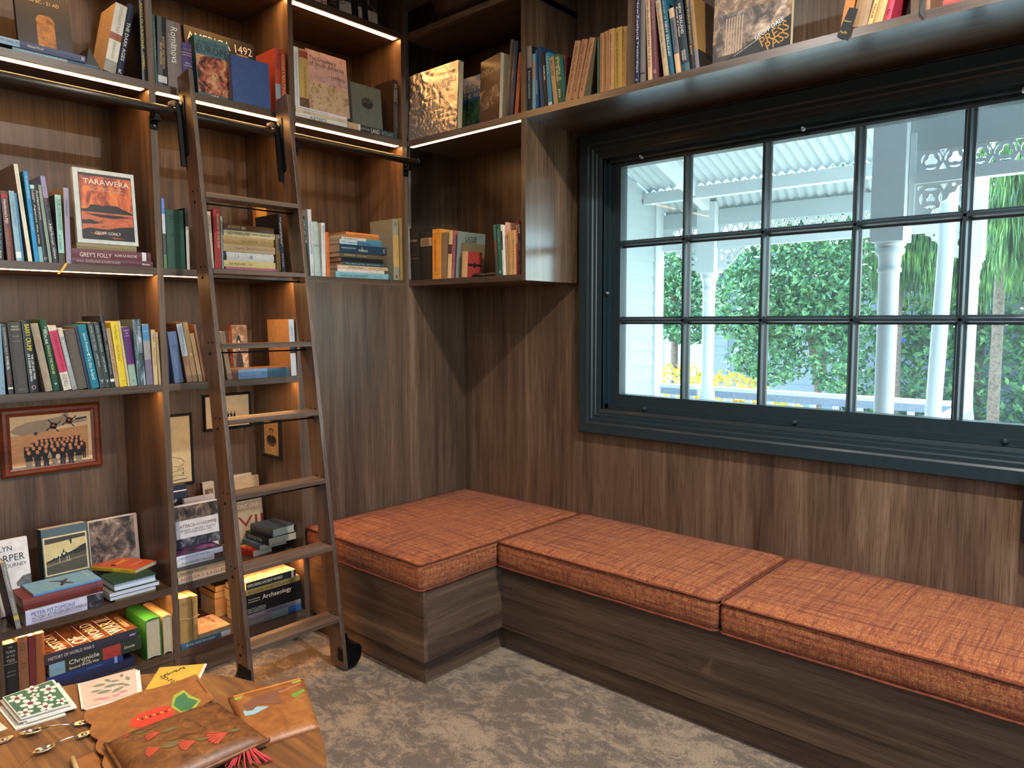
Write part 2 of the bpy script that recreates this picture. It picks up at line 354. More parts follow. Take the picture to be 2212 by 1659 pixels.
def tweed():
    m, N, L, b = newmat('orange_tweed')
    cols = []
    a1 = noise(N, L, mapping(N, L, (14, 330, 330)), 1, 3, .7); a2 = noise(N, L, mapping(N, L, (330, 14, 330)), 1, 3, .7); a3 = noise(N, L, mapping(N, L, (330, 330, 14)), 1, 3, .7)
    wide = noise(N, L, mapping(N, L, (1.5, 75, 75)), 1, 2, .6); wide2 = noise(N, L, mapping(N, L, (75, 1.5, 75)), 1, 2, .6)
    r1 = ramp(N, [(.36, '#622c18'), (.46, '#924a26'), (.55, '#a65f32'), (.66, '#d8a866')]); L.new(a1, r1.inputs['Fac'])
    r2_ = ramp(N, [(.34, '#4a2016'), (.46, '#853f20'), (.56, '#a0562a'), (.68, '#d8a866')]); L.new(a2, r2_.inputs['Fac'])
    r3 = ramp(N, [(.36, '#4c2014'), (.5, '#9c4e25'), (.64, '#c68c4a')]); L.new(a3, r3.inputs['Fac'])
    wf = noise(N, L, mapping(N, L, (380, 380, 380)), 1, 1, .5)
    st = ramp(N, [(.46, (0, 0, 0)), (.54, (1, 1, 1))]); L.new(wf, st.inputs['Fac'])
    c = mix(N, L, st.outputs['Color'], r1.outputs['Color'], r2_.outputs['Color']); c = mix(N, L, .33, c, r3.outputs['Color'])
    w1 = ramp(N, [(.34, '#b08878'), (.5, '#ffffff')]); L.new(wide, w1.inputs['Fac']); w2 = ramp(N, [(.34, '#b08878'), (.5, '#ffffff')]); L.new(wide2, w2.inputs['Fac'])
    c = mix(N, L, .7, c, w1.outputs['Color'], 'MULTIPLY'); c = mix(N, L, .7, c, w2.outputs['Color'], 'MULTIPLY')
    L.new(c, b.inputs['Base Color']); b.inputs['Roughness'].default_value = .9; b.inputs['Sheen Weight'].default_value = .05
    bump(N, L, b, wf, .0015, .8); return m
tw = tweed(); pip_m = plain('#6a3018', .9, mott=.3)
def cushion(x0, x1, y0, y1, z0, z1, label):
    cx, cy = (x0+x1)/2, (y0+y1)/2; nx, ny = 22, 22; hx, hy = (x1-x0)/2, (y1-y0)/2; R = .022; H = z1-z0
    bm = MB(); ring = []
    def rr(t):   # rounded rectangle outline
        pts = []
        for (sx, sy, a0) in ((1, -1, -90), (1, 1, 0), (-1, 1, 90), (-1, -1, 180)):
            for k in range(5):
                a = radians(a0+22.5*k); pts.append((sx*(hx-R)+(R+t)*cos(a), sy*(hy-R)+(R+t)*sin(a)))
        out = []
        for i, p in enumerate(pts):
            q = pts[(i+1) % len(pts)]; d = math.hypot(q[0]-p[0], q[1]-p[1]); n = 8 if d > .15 else 1
            for k in range(n): out.append((p[0]+(q[0]-p[0])*k/n, p[1]+(q[1]-p[1])*k/n))
        return out
    base = rr(0); n = len(base)
    def lay(t, z, sc=1.): return [(a*sc, b*sc, z) for a, b in rr(t)]
    L_ = [lay(-.012, 0), lay(-.003, .006), lay(.002, H*.3), lay(.004, H*.55), lay(.002, H*.8), lay(-.003, H-.006)]
    top = []
    for sc, dz in ((.985, -.001), (.95, .004), (.86, .010), (.7, .014), (.45, .016), (.2, .017)): top.append([(a*sc, b*sc, H+dz) for a, b in rr(-.004)])
    L_ += top; vs = [v for l in L_ for v in l]
    fs = [(j*n+k, j*n+(k+1) % n, (j+1)*n+(k+1) % n, (j+1)*n+k) for j in range(len(L_)-1) for k in range(n)]
    bm.add(vs, fs, 0, True); bm.add(L_[-1], [tuple(range(n))], 0, True); bm.add(L_[0], [tuple(reversed(range(n)))], 0)
    o = bm.build('bench_cushion', tw, None, (cx, cy, z0)); tag(o, label, 'cushion', 'orange bench cushions')
    for z in (.007, H-.004):
        p = rr(.001)+[rr(.001)[0], rr(.001)[1]]
        MB().tube([(a, b, z+.0012*sin(9*i)) for i, (a, b) in enumerate(p)], .0042, 6).build('piping', pip_m, o)
    return o
cushion(-1.052, -.006, -.834, -.006, .406, .523, 'square orange tweed cushion on the corner end of the bench below the wall cabinet')
cushion(-.626, -.004, -1.894, -.846, .406, .523, 'middle long orange tweed cushion under the left half of the window')
cushion(-.626, -.004, -3.02, -1.906, .406, .523, 'long orange tweed cushion at the open end of the bench, nearest the viewer')
# ------------------------------------------------------------------ outside: veranda
vw = plain('#dde5e4', .5, name='veranda_paint', mott=-.08); vw2 = plain('#bfcac9', .55, mott=-.08)
struct(box('ground', (.15, 40, -25, 25, -.75, -.6), plain('#c6c5b2', .9)))
struct(box('veranda_floor', (.14, 3.15, -2.1, 6, -.18, -.1), plain('#dedbd2', .7))); struct(box('veranda_floor', (.14, 1.5, -8, -2.1, -.18, -.1), plain('#dedbd2', .7)))
# end wall of the veranda in weatherboards
Wb, WbO = root('wall_outside', (1.6, .55, -.1)); Wb['kind'] = 'structure'
for k in range(24):
    z = -.1+.133*k
    MB().prism([(.50, z-.012), (.515, z+.133), (.535, z+.133), (.535, z-.012)], .16, 2.88, lambda a, b, h: (h, a, b)).build('weatherboard', vw2, Wb, WbO)
box('corner_board', (2.86, 3.0, .485, .56, -.1, 2.9), vw, Wb, WbO)
box('core', (.16, 2.99, .53, .64, -.1, 3.1), vw2, Wb, WbO)
def turned(x, y, name, label, zt, w):
    R, O = root(name, (x, y, -.1), label=label, cat='post', group='turned veranda posts')
    q = w/2
    MB().box(x-q, x+q, y-q, y+q, 1.90, zt).build('square_head', vw, R, O, bevel=.003)
    c = (x, y, 0); r = w*.30
    MB().lathe([(r*1.55, 1.90), (r*1.55, 1.885), (r*1.3, 1.875), (r*1.45, 1.865), (r*1.45, 1.845), (r*1.18, 1.83), (r*1.1, 1.78), (r*1.06, 1.77), (r*1.22, 1.765), (r*1.22, 1.745), (r*1.04, 1.74), (r*1.02, 1.5), (r*1.0, .98), (r*1.1, .86), (r*1.35, .80), (r*1.35, .78)], c, 24).build('turned_shaft', vw, R, O)
    MB().box(x-q*.95, x+q*.95, y-q*.95, y+q*.95, -.1, .78).build('square_base', vw, R, O, bevel=.003)
    return R
turned(3.0, .03, 'veranda_post', 'white turned veranda post with bright flowers behind its foot', 2.50, .17)
turned(3.0, -1.975, 'veranda_post', 'sunlit white turned veranda post at the far corner of the railing', 2.50, .12)
turned(1.36, -1.872, 'veranda_post', 'thick white turned post close outside the window, lace panel joining its head', 3.0, .165)
mb = MB().tube([(1.9, -2.055, 3.0), (1.9, -2.036, 2.2), (1.9, -1.98, .3), (1.9, -1.965, -.1)], .043, 20)
tag(mb.build('downpipe', vw), 'plain round white pipe standing beside the thick turned post', 'pipe')
# fretwork: pierced boards cut as real holes
def curve_board(name, outline, holes, th, mat, place, parent, off):
    cu = bpy.data.curves.new(name, 'CURVE'); cu.dimensions = '2D'; cu.fill_mode = 'BOTH'; cu.extrude = th/2
    for pts in [outline]+holes:
        sp = cu.splines.new('POLY'); sp.points.add(len(pts)-1); sp.use_cyclic_u = True
        for i, p in enumerate(pts): sp.points[i].co = (p[0], p[1], 0, 1)
    tmp = bpy.data.objects.new('t', cu); COL.objects.link(tmp); dg = bpy.context.evaluated_depsgraph_get()
    me = bpy.data.meshes.new_from_object(tmp.evaluated_get(dg)); bpy.data.objects.remove(tmp)
    for v in me.vertices: v.co = place(v.co.x, v.co.y, v.co.z)
    me.materials.clear(); me.materials.append(mat); o = bpy.data.objects.new(name, me); COL.objects.link(o); o.parent = parent; o.location = off; return o
def circ(cx, cy, r, n=10, a0=0): return [(cx+r*cos(a0+2*pi*k/n), cy+r*sin(a0+2*pi*k/n)) for k in range(n)]
def trefoil(cx, cy, s):
    out = []
    for k in range(3):
        a = pi/2+2*pi*k/3; px, py = cx+s*.5*cos(a), cy+s*.5*sin(a)
        out += [(px+s*.42*cos(a+t), py+s*.42*sin(a+t)) for t in (-1.9, -1.1, -.4, .4, 1.1, 1.9)]
    return out
def lace_strip(L, h, pitch):
    holes = []; n = int(L/pitch); R = min(h*.43, pitch*.45)
    for k in range(n):
        c = (k+.5)*pitch; holes.append(trefoil(c, h*.5, R*.72))
        for a in (20, 160, 270):
            arc = [(c+R*cos(radians(a+t)), h*.5+R*sin(radians(a+t))) for t in (-32, -10, 10, 32)]; arc += [(c+R*.82*cos(radians(a+t)), h*.5+R*.82*sin(radians(a+t))) for t in (26, 0, -26)]
            holes.append(arc)
        if k < n-1:
            e = c+pitch/2
            holes.append([(e-pitch*.16, h*.93), (e+pitch*.16, h*.93), (e, h*.62)]); holes.append([(e-pitch*.16, h*.07), (e, h*.38), (e+pitch*.16, h*.07)])
    return [(0, 0), (L, 0), (L, h), (0, h)], holes
def bracket(s):
    out = [(0, s), (s*1.25, s), (s*1.22, s*.9), (s*1.05, s*.84), (s*1.0, s*.7), (s*.86, s*.66), (s*.8, s*.52), (s*.66, s*.45), (s*.62, s*.3), (s*.46, s*.26), (s*.4, s*.1), (s*.2, s*.06), (s*.1, 0), (0, 0)]
    c = (s*.40, s*.58); holes = [trefoil(c[0], c[1], s*.13)]
    for a in (90, 180, 0, 270):
        holes.append([(c[0]+s*.29*cos(radians(a+t)), c[1]+s*.29*sin(radians(a+t))) for t in (-34, -12, 12, 34)]+[(c[0]+s*.2*cos(radians(a+t)), c[1]+s*.2*sin(radians(a+t))) for t in (12, -12)])
    holes += [[(s*.06, s*.94), (s*.2, s*.94), (s*.06, s*.82)], [(s*.62, s*.94), (s*.8, s*.94), (s*.72, s*.78)], circ(s*.95, s*.9, s*.05, 8)]
    return out, holes
FR, FO = root('veranda_frieze', (3.0, -.7, 2.1), label='white lace-cut frieze with rails and brackets along the far edge of the veranda', cat='frieze')
SEG = ((-1.910, -.0585), (.1185, .484))
for y0, y1 in SEG:
    box('top_board', (2.985, 3.015, y0, y1, 2.312, 2.44), vw2, FR, FO); box('rail', (2.975, 3.025, y0, y1, 2.112, 2.214), vw, FR, FO)
    ol, ho = lace_strip(y1-y0, .098, .092)
    curve_board('lace_panel', ol, ho, .014, vw, lambda a, b, c, y0=y0: (3.0+c, y0+a, 2.214+b), FR, FO)
for yy, d in ((-.059, -1), (.119, 1), (-1.910, 1)):
    ol, ho = bracket(.2); curve_board('bracket', ol, ho, .014, vw, lambda a, b, c, yy=yy, d=d: (3.0+c, yy+d*a, 1.912+b), FR, FO)
FR2, FO2 = root('veranda_frieze', (1.36, -3, 2.1), label='near white frieze board with trefoil holes right of the thick turned post', cat='frieze')
box('top_board', (1.345, 1.375, -6, -1.957, 2.362, 3.1), vw2, FR2, FO2)
box('rail', (1.325, 1.395, -6, -1.957, 2.19, 2.247), vw, FR2, FO2)
box('end_stile', (1.335, 1.385, -1.985, -1.957, 2.0, 2.45), vw, FR2, FO2)
ol, ho = lace_strip(2.4, .115, .108); curve_board('lace_panel', ol, ho, .016, vw, lambda a, b, c: (1.36+c, -2.0-a, 2.247+b), FR2, FO2)
box('lace_end', (1.352, 1.368, -2.0, -1.985, 2.247, 2.362), vw, FR2, FO2)
ol, ho = bracket(.185); curve_board('bracket', ol, ho, .016, vw, lambda a, b, c: (1.36+c, -1.985-a, 2.005+b), FR2, FO2)
# corrugated roof and its timbers
RF, RFO = root('veranda_roof', (1.7, -1, 2.7), label='white corrugated iron veranda roof on purlins and rafters seen from below', cat='roof')
def corr(x0, z0, x1, z1, ya, yb, pitch=.076, amp=.014, bull=False):
    mb = MB(); ny = int((yb-ya)/pitch*6); pr = []
    segs = [(x0, z0), (x1, z1)] if not bull else [(x0+.36*sin(t), z0-.36*(1-cos(t))) for t in (0, .3, .6, .9, 1.2)]
    for i in range(len(segs)):
        for k in range(ny+1): y = ya+(yb-ya)*k/ny; pr.append((segs[i][0], y, segs[i][1]+amp*sin(2*pi*k/6)))
    n = ny+1
    mb.add(pr, [(i*n+k, i*n+k+1, (i+1)*n+k+1, (i+1)*n+k) for i in range(len(segs)-1) for k in range(ny)], 0, True); return mb
roofm = plain('#bcc8c8', .45, mott=-.08)
corr(.14, 3.55, 2.72, 2.612, -1.95, .5).build('corrugated_sheet', roofm, RF, RFO, fix=False)
corr(2.72, 2.60, 0, 0, -1.95, .5, bull=True).build('corrugated_sheet', roofm, RF, RFO, fix=False)
corr(.14, 3.55, 1.3, 3.1, -8, -1.95).build('corrugated_sheet', roofm, RF, RFO, fix=False)
box('purlin', (2.66, 2.74, -1.95, .5, 2.50, 2.594), vw, RF, RFO)
for y in (.03, -1.93): MB().prism([(.14, 3.40), (2.95, 2.42), (2.95, 2.56), (.14, 3.53)], y-.035, y+.035, lambda a, b, h: (a, h, b)).build('rafter', vw, RF, RFO)
MB().prism([(.14, 3.60), (1.3, 3.18), (1.3, 3.2), (.14, 3.62)], -8, -1.97, lambda a, b, h: (a, h, b)).build('soffit', vw2, RF, RFO)
# handrail with square balusters
HR, HRO = root('veranda_railing', (3.0, -.7, -.1), label='white veranda railing with flat handrail and square balusters', cat='railing')
slate = plain('#8f9fb5', .4)
for y0, y1 in SEG:
    box('handrail', (2.95, 3.05, y0, y1, .875, .905), vw, HR, HRO); box('rail', (2.975, 3.025, y0, y1, .815, .873), slate, HR, HRO); box('bottom_rail', (2.975, 3.025, y0, y1, -.06, .0), vw, HR, HRO)
MB().prism([(2.935, -1.935), (1.96, -1.975), (1.96, -2.055), (2.935, -2.015)], .862, .895, lambda a, b, h: (a, b, h)).build('handrail', vw, HR, HRO); box('rail', (1.96, 2.935, -2.03, -1.98, .80, .86), slate, HR, HRO)
for k in range(13):
    y = .36-.18*k
    if abs(y-.03) > .08: box('baluster', (2.985, 3.015, y-.022, y+.022, -.05, .82), vw, HR, HRO)
# neighbouring house
NH, NHO = root('neighbour_house', (10, 2.5, -.6), label='grey weatherboard house with blue fascia and arched porch beyond the garden', cat='house')
gb = plain('#8b969d', .6)
for k in range(22):
    z = -.6+.15*k
    MB().prism([(8.985, z-.01), (9.0, z+.15), (9.05, z+.15), (9.05, z-.01)], -3, 3.05, lambda a, b, h: (a, h, b)).build('weatherboard', gb, NH, NHO)
box('wall', (9.04, 12, -3, 5.2, -.6, 2.7), gb, NH, NHO); box('fascia', (8.7, 8.76, 2.05, 3.3, 2.36, 2.50), plain('#2d6fb4', .5), NH, NHO)
box('porch_wall', (8.96, 9.05, 3.06, 3.98, -.6, 2.2), plain('#b9c4c6', .6), NH, NHO)
box('porch_sill', (8.88, 9.04, 2.75, 4.0, 2.0, 2.07), plain('#c9c4b2', .6), NH, NHO)
ol = [(.08, 0)]+[(.42-.34*cos(t), .34*sin(t)) for t in np.linspace(0, pi, 12)]+[(.76, 0)]
curve_board('arch_light', ol, [], .03, plain('#55636b', .3), lambda a, b, c: (8.95+c, 2.85+a, 2.07+b), NH, NHO)
MB().prism([(8.6, 2.52), (12, 3.6), (12, 3.7), (8.6, 2.62)], -3.3, 5.4, lambda a, b, h: (a, h, b)).build('roof', plain('#6c767c', .6), NH, NHO)
MB().tube([(8.96, 2.72, 2.3), (8.93, 2.72, 2.2), (8.93, 2.72, .3), (8.93, 2.85, .2)], .02, 8).build('pipe', gb, NH, NHO)
# trees: leaves as small folded blades on real crowns
def leaf_mat(name, stops, sc):
    m, N, L, b = newmat(name)
    n = noise(N, L, mapping(N, L, (sc,)*3), 1, 2, .6); r = ramp(N, stops); L.new(n, r.inputs['Fac']); L.new(r.outputs['Color'], b.inputs['Base Color'])
    b.inputs['Roughness'].default_value = .45; b.inputs['Subsurface Weight'].default_value = 0
    b.inputs['Transmission Weight'].default_value = 0; return m
G1 = leaf_mat('camellia_leaf', [(.3, '#24472c'), (.5, '#4c7f4a'), (.68, '#8fc07c')], 9)
G2 = leaf_mat('conifer_spray', [(.3, '#2c4a28'), (.5, '#55803c'), (.7, '#8fb455')], 5)
G3 = leaf_mat('hedge_leaf', [(.3, '#2a4e2e'), (.5, '#4a7a44'), (.7, '#86b060')], 7)
G4 = leaf_mat('yellow_leaf', [(.3, '#5f8a3c'), (.5, '#d8c23c'), (.7, '#f0a83c')], 12)
bark = plain('#7a6857', .85, mott=.3)
rng = np.random.default_rng(3)
def leaves(blobs, n, size, hang=0., shell=.55):
    """n blades spread through a list of ellipsoids (centre, radii)"""
    w = np.array([b[1][0]*b[1][1]*b[1][2] for b in blobs])**.66; w /= w.sum(); pts = []
    for b, k in zip(blobs, rng.multinomial(n, w)):
        d = rng.normal(size=(k, 3)); d /= np.linalg.norm(d, axis=1)[:, None]; r = (shell+(1-shell)*rng.random((k, 1))); pts.append(np.array(b[0])+d*r*np.array(b[1]))
    P = np.concatenate(pts); k = len(P)
    A = rng.normal(size=(k, 3))
    if hang: A = A*(1-hang)*.5+np.array([0, 0, -1.0])*hang*2
    A /= np.linalg.norm(A, axis=1)[:, None]; B = np.cross(A, rng.normal(size=(k, 3))); B /= np.linalg.norm(B, axis=1)[:, None]; C = np.cross(A, B)
    s = size*(.7+.6*rng.random((k, 1))); asp = .45 if not hang else .055
    v = np.stack([P-A*s*.5, P+B*s*asp*.5+C*s*.08, P+A*s*.5, P-B*s*asp*.5+C*s*.08], 1).reshape(-1, 3)
    me = bpy.data.meshes.new('foliage'); me.vertices.add(len(v)); me.vertices.foreach_set('co', v.ravel())
    me.loops.add(4*k); me.loops.foreach_set('vertex_index', np.arange(4*k)); me.polygons.add(k); me.polygons.foreach_set('loop_start', np.arange(k)*4); me.polygons.foreach_set('loop_total', np.full(k, 4)); me.update(); return me
def tree(name, base, label, cat, trunks, blobs, n, size, mat, hang=0, shell=.55):
    R, O = root(name, base, label=label, cat=cat)
    for path, r in trunks: MB().tube(path, r, 8).build('trunk', bark, R, O)
    me = leaves(blobs, n, size, hang, shell); me.materials.append(mat); o = bpy.data.objects.new('foliage', me); COL.objects.link(o); o.parent = R; o.location = O; o['kind'] = 'stuff'; return R
tr = [([(6.0, .10, -.6), (6.0, .12, .7), (6.05, .10+d, 1.6), (6.1, .2+2.2*d, 2.6)], [.05, .045, .04, .025]) for d in (-.12, 0, .1, .2)]
tree('camellia_tree', (6, .1, -.6), 'broad-leaved green tree with several pale stems in the middle of the window', 'tree', tr,
     [((5.9, .5, 2.15), (.5, .8, .7)), ((5.85, .9, 1.7), (.5, .62, .55)), ((5.9, .1, 2.3), (.5, .6, .8)), ((5.95, .35, 1.5), (.45, .9, .35)), ((6, .75, 1.0), (.4, .55, .35)), ((6, -.1, 1.0), (.4, .3, .5))], 11000, .085, G1)
tree('weeping_conifer', (6.85, -.6, -.6), 'weeping conifer with hanging yellow-green sprays right of the broad-leaved tree', 'tree', [([(6.85, -.5, -.6), (6.85, -.5, 3.4)], [.09, .05])],
     [((6.85, -.45, 2.4), (.27, .42, .75)), ((6.85, -.95, 2.6), (.27, .5, 1.0)), ((6.85, -1.45, 2.4), (.27, .3, .8))], 9500, .26, G2, .78, .1)
tree('weeping_conifer', (5.2, -2.3, -.6), 'weeping conifer with long hanging sprays behind the far corner post', 'tree', [([(5.6, -1.75, -.6), (5.6, -1.75, 3.6)], [.06, .04])],
     [((5.2, -1.95, 2.5), (.35, .35, .75)), ((5.1, -2.35, 2.3), (.35, .4, .9)), ((5.1, -2.1, 3.0), (.4, .5, .6))], 8500, .26, G2, .78, .1)
hb = [((7.75, y, z), (.62, .8, .75)) for y in (-5, -4, -3, -2.2, -1.4, -.6, -.1) for z in (-.1, .8, 1.7, 2.6, 3.5)]
tree('garden_hedge', (8, -1.2, -.6), 'tall dense dark green hedge behind the conifers', 'hedge', [([(8, -1.2, -.6), (8, -1.2, 2)], .06)], hb, 26000, .11, G3, 0, .5)
tree('garden_tree', (7.6, 3.3, -.6), 'dark green tree between the weatherboard wall and the turned post', 'tree', [([(7.6, 3.0, -.6), (7.6, 3.0, 2)], .06)],
     [((7.4, 3.1, 2.35), (.5, .7, .5)), ((7.4, 2.9, 1.8), (.5, .55, .5)), ((7.3, 2.6, 1.4), (.4, .5, .3))], 6000, .09, G1)
tree('flowering_shrub', (4.4, .75, -.6), 'low shrub with yellow and orange leaves behind the railing', 'shrub', [([(4.4, .75, -.6), (4.4, .75, .5)], .03)],
     [((4.4, 1.1, .78), (.3, .45, .22)), ((4.4, .5, .72), (.3, .45, .22)), ((4.4, .1, .55), (.3, .5, .2)), ((4.4, .9, .4), (.3, .6, .3))], 1900, .085, G4)
tag(MB().lathe([(0, -.03), (.022, -.024), (.032, 0), (.022, .024), (0, .03)], (0, 0, 0), 10).build('blue_tag', plain('#2a55d8', .5), None, (7.0, -.547, 1.237)), 'small bright blue marker hanging in the greenery right of the thick turned post', 'marker')
# ------------------------------------------------------------------ books: maker
def blotch(name, cols, sc=55, stretch=(1, 1, 1), dist=.5):
    m, N, L, b = newmat('print_'+name)
    n = noise(N, L, mapping(N, L, tuple(sc*s for s in stretch)), 1, 7, .68, dist); k = len(cols)
    r = ramp(N, [(.34+.34*i/(k-1), c) for i, c in enumerate(cols)]); L.new(n, r.inputs['Fac']); L.new(r.outputs['Color'], b.inputs['Base Color']); b.inputs['Roughness'].default_value = .4; return m
def foil_mat():
    m, N, L, b = newmat('crinkled_foil'); b.inputs['Base Color'].default_value = (.86, .82, .80, 1); b.inputs['Metallic'].default_value = 1; b.inputs['Roughness'].default_value = .2
    n = noise(N, L, mapping(N, L, (38, 38, 38)), 1, 6, .7, 2.2); bump(N, L, b, n, .004, .6); return m
PR = dict(blotch_sepia=blotch('sepia', ['#241812', '#7a5c42', '#d0b490'], 18), blotch_paint=blotch('crowd', ['#120e0c', '#3a241a', '#a85a44', '#c8a878', '#1c1612'], 17),
    blotch_dark=blotch('dark', ['#0e0e10', '#34323a', '#9a948e'], 30), blotch_map=blotch('map', ['#a0807e', '#bb9c98', '#86686c'], 16), blotch_old=blotch('view', ['#5c4c3c', '#b09672', '#c4b294', '#8a4434'], 26),
    blotch_earth=blotch('earth', ['#0a2434', '#1a5244', '#6a7a44', '#0e3c5a'], 14), blotch_leaf=blotch('leafwork', ['#2c3c22', '#46582e', '#b8b488', '#2c3c22'], 80), blotch_photo=blotch('photo', ['#100d0c', '#43382f', '#8a7564', '#c8b098'], 17),
    blotch_gloss=blotch('gloss', ['#1a2226', '#4c5c62', '#c4d2d4'], 60, (1, 1, .25)), blotch_brown=blotch('brown', ['#2c1a13', '#573626', '#8a6248'], 20), blotch_purple=blotch('purple', ['#161014', '#2c1c26', '#6a3a7a', '#b87a84'], 22),  # 'gloss' paints a shiny wrapper's light streaks into the spine colour
    blotch_flower=blotch('bloom', ['#141214', '#141214', '#b8503c', '#d8b084'], 26), blotch_red=blotch('crimson', ['#a83a2a', '#d8a888', '#e4cca4'], 24, (1, .5, 1)), plaque=blotch('gold_plaque', ['#6e4620', '#a87434', '#d09a4a'], 30),
    emblem=blotch('emblem', ['#20261f', '#4a5248'], 40), ink=plain('#15130f', .5), white=plain('#e8e0d4', .5), wrapper=plain('#c8a060', .5), gilt=plain('#d8c288', .5), tartan=blotch('tartan', ['#3a0c10', '#b0262a', '#8a1a20'], 120, (1, .05, 1), 0),
    blossom=blotch('blossom', ['#d8b47c', '#d8b47c', '#d8a88c', '#a0504a', '#d4a890'], 22, dist=3))
def bcol(c, rough=.5): return PR[c] if c in PR else plain(c, rough)
_tx = {}
def text_obj(txt, col, parent, name='lettering'):
    k = (txt, col)
    if k not in _tx:
        cu = bpy.data.curves.new('lettering', 'FONT'); cu.body = txt; cu.align_x = 'CENTER'; cu.align_y = 'CENTER'; cu.resolution_u = 2; cu.size = 1
        t = bpy.data.objects.new('t', cu); COL.objects.link(t); me = bpy.data.meshes.new_from_object(t.evaluated_get(bpy.context.evaluated_depsgraph_get())); bpy.data.objects.remove(t); bpy.data.curves.remove(cu)
        me.materials.clear(); me.materials.append(plain(col, .55))
        co = np.empty(len(me.vertices)*3, dtype=np.float32); me.vertices.foreach_get('co', co); co = co.reshape(-1, 3)
        if len(co):
            lo, hi = co.min(0), co.max(0); co -= (lo+hi)/2; co /= np.maximum(hi-lo, 1e-6); co[:, 2] = 0; me.vertices.foreach_set('co', co.ravel())
            asp = float((hi-lo)[0]/(hi-lo)[1])
        else: asp = 1
        _tx[k] = (me, asp)
    me, asp = _tx[k]; o = bpy.data.objects.new(name, me); COL.objects.link(o); o.parent = parent; return o, asp
def place(o, X, Y, Zv, loc, sx, sy):
    M3 = Matrix((X, Y, Zv)).transposed(); o.matrix_local = Matrix.Translation(loc) @ M3.to_4x4() @ Matrix.Diagonal((sx, sy, 1, 1))
_pg = {}
def pages_mat(c):
    if c not in _pg:
        m, N, L, b = newmat('page_edges'); n = noise(N, L, mapping(N, L, (1400, 30, 30)), 1, 2, .7); a = lin(c)
        r = ramp(N, [(.35, tuple(x*.62 for x in a)), (.6, a)]); L.new(n, r.inputs['Fac']); L.new(r.outputs['Color'], b.inputs['Base Color']); b.inputs['Roughness'].default_value = .8; _pg[c] = m
    return _pg[c]
foil = foil_mat()
GROUPS = {}
def B(label, loc, rot, size, col, sc=None, k='p', t=(), b=(), ct=(), cp=(), pg='#d6c4a0', fo=0, tw=0, dg=0, sl=0):
    w, d, h = size; hard = k == 'h' and w > .012; th = min(.0026 if hard else .0012, w*.2)
    cov = foil if fo else plain(col, .62 if hard else .4, coat=0 if hard else .12)
    mats = [cov]; spm = 0
    if sc and not fo: mats.append(plain(sc, .5)); spm = 1
    if fo and sc: mats.append(plain(sc, .3)); spm = 1
    cuts = sorted({0., 1.} | {max(0., min(1., x)) for q in b for x in q[:2]})
    def bm_(a, c):
        for q in reversed(b):
            if q[0] <= (a+c)/2 <= q[1]:
                m = bcol(q[2])
                if m not in mats: mats.append(m)
                return mats.index(m)
        return spm
    n = 5 if hard else 3; bul = min(.16*w, .005) if hard else min(.05*w, .0012)
    arc = [(w*i/(n-1), bul*(1-sin(pi*i/(n-1)))) for i in range(n)]
    mb = MB()
    for a, c in zip(cuts, cuts[1:]):
        m = bm_(a, c); z1, z0 = h*(1-a), h*(1-c)
        for p, q in zip(arc, arc[1:]): mb.add([(p[0], p[1], z0), (q[0], q[1], z0), (q[0], q[1], z1), (p[0], p[1], z1)], [(0, 1, 2, 3)], m, hard)
    if hard: mb.add([(0, bul, 0), (0, d, 0), (0, d, h), (0, bul, h), (w, bul, 0), (w, d, 0), (w, d, h), (w, bul, h)], [(0, 1, 2, 3), (4, 5, 6, 7)], 0)
    else: mb.add([(0, bul, 0), (0, d, 0), (0, d, h), (0, bul, h), (w, bul, 0), (w, d, 0), (w, d, h), (w, bul, h)], [(0, 1, 2, 3), (4, 5, 6, 7)], 0)
    ib = bul+th
    inn = [(w-th, d), (w-th, ib), (th, ib), (th, d)]
    out = [(0, d), (0, bul)]+arc[1:-1]+[(w, bul), (w, d)]
    for z in (0, h):   # rims of the case
        mb.add([(x, y, z) for x, y in out]+[(x, y, z) for x, y in inn], [tuple(range(len(out)+4))], 0)
    mb.add([(x, y, 0) for x, y in inn]+[(x, y, h) for x, y in inn], [(0, 1, 5, 4), (1, 2, 6, 5), (2, 3, 7, 6)], 0)
    mb.add([(0, d, 0), (th, d, 0), (th, d, h), (0, d, h), (w-th, d, 0), (w, d, 0), (w, d, h), (w-th, d, h)], [(0, 1, 2, 3), (4, 5, 6, 7)], 0)
    loc = (loc[0], loc[1], loc[2]+.0004)
    o = mb.build('photograph_board' if sl else 'book', mats, None, loc, tuple(radians(x) for x in rot), fix=False)
    tag(o, label, 'photograph' if sl else 'book')
    g = .004 if hard else .0008
    if w > .006 and not sl:
        e = min(.0045, w*.2) if hard else 0
        p0, p1 = th*1.02, w-th*1.02; yb = ib*1.02; pr = [(p0, yb), (p0, d-g), ((p0+p1)/2, d-g-e), (p1, d-g), (p1, yb)]
        MB().prism(pr, g, h-g, lambda x, y, q: (x, y, q), 0).build('pages', pages_mat(pg), o, fix=False)
    ys = -.0004
    for q in t:
        if q[1] == 'h':
            _, txt_, zc, wf, c = q[1], q[0], q[2], q[3], q[4]
            to, asp = text_obj(txt_, c, o); W_2 = w*wf; H_2 = min(W_2/asp*1.15, .03*h*2)
            place(to, (1, 0, 0), (0, 0, 1), (0, -1, 0), (w/2, ys, h*(1-zc)), W_2, H_2)
        else:
            txt_, a, c_, xc, hw, c = q; to, asp = text_obj(txt_, c, o); Ln = h*(c_-a); Hh = min(w*hw, Ln/asp*1.5)
            place(to, (0, 0, -1), (1, 0, 0), (0, -1, 0), (w*xc, ys, h*(1-(a+c_)/2)), Ln, Hh)
    e = .0004
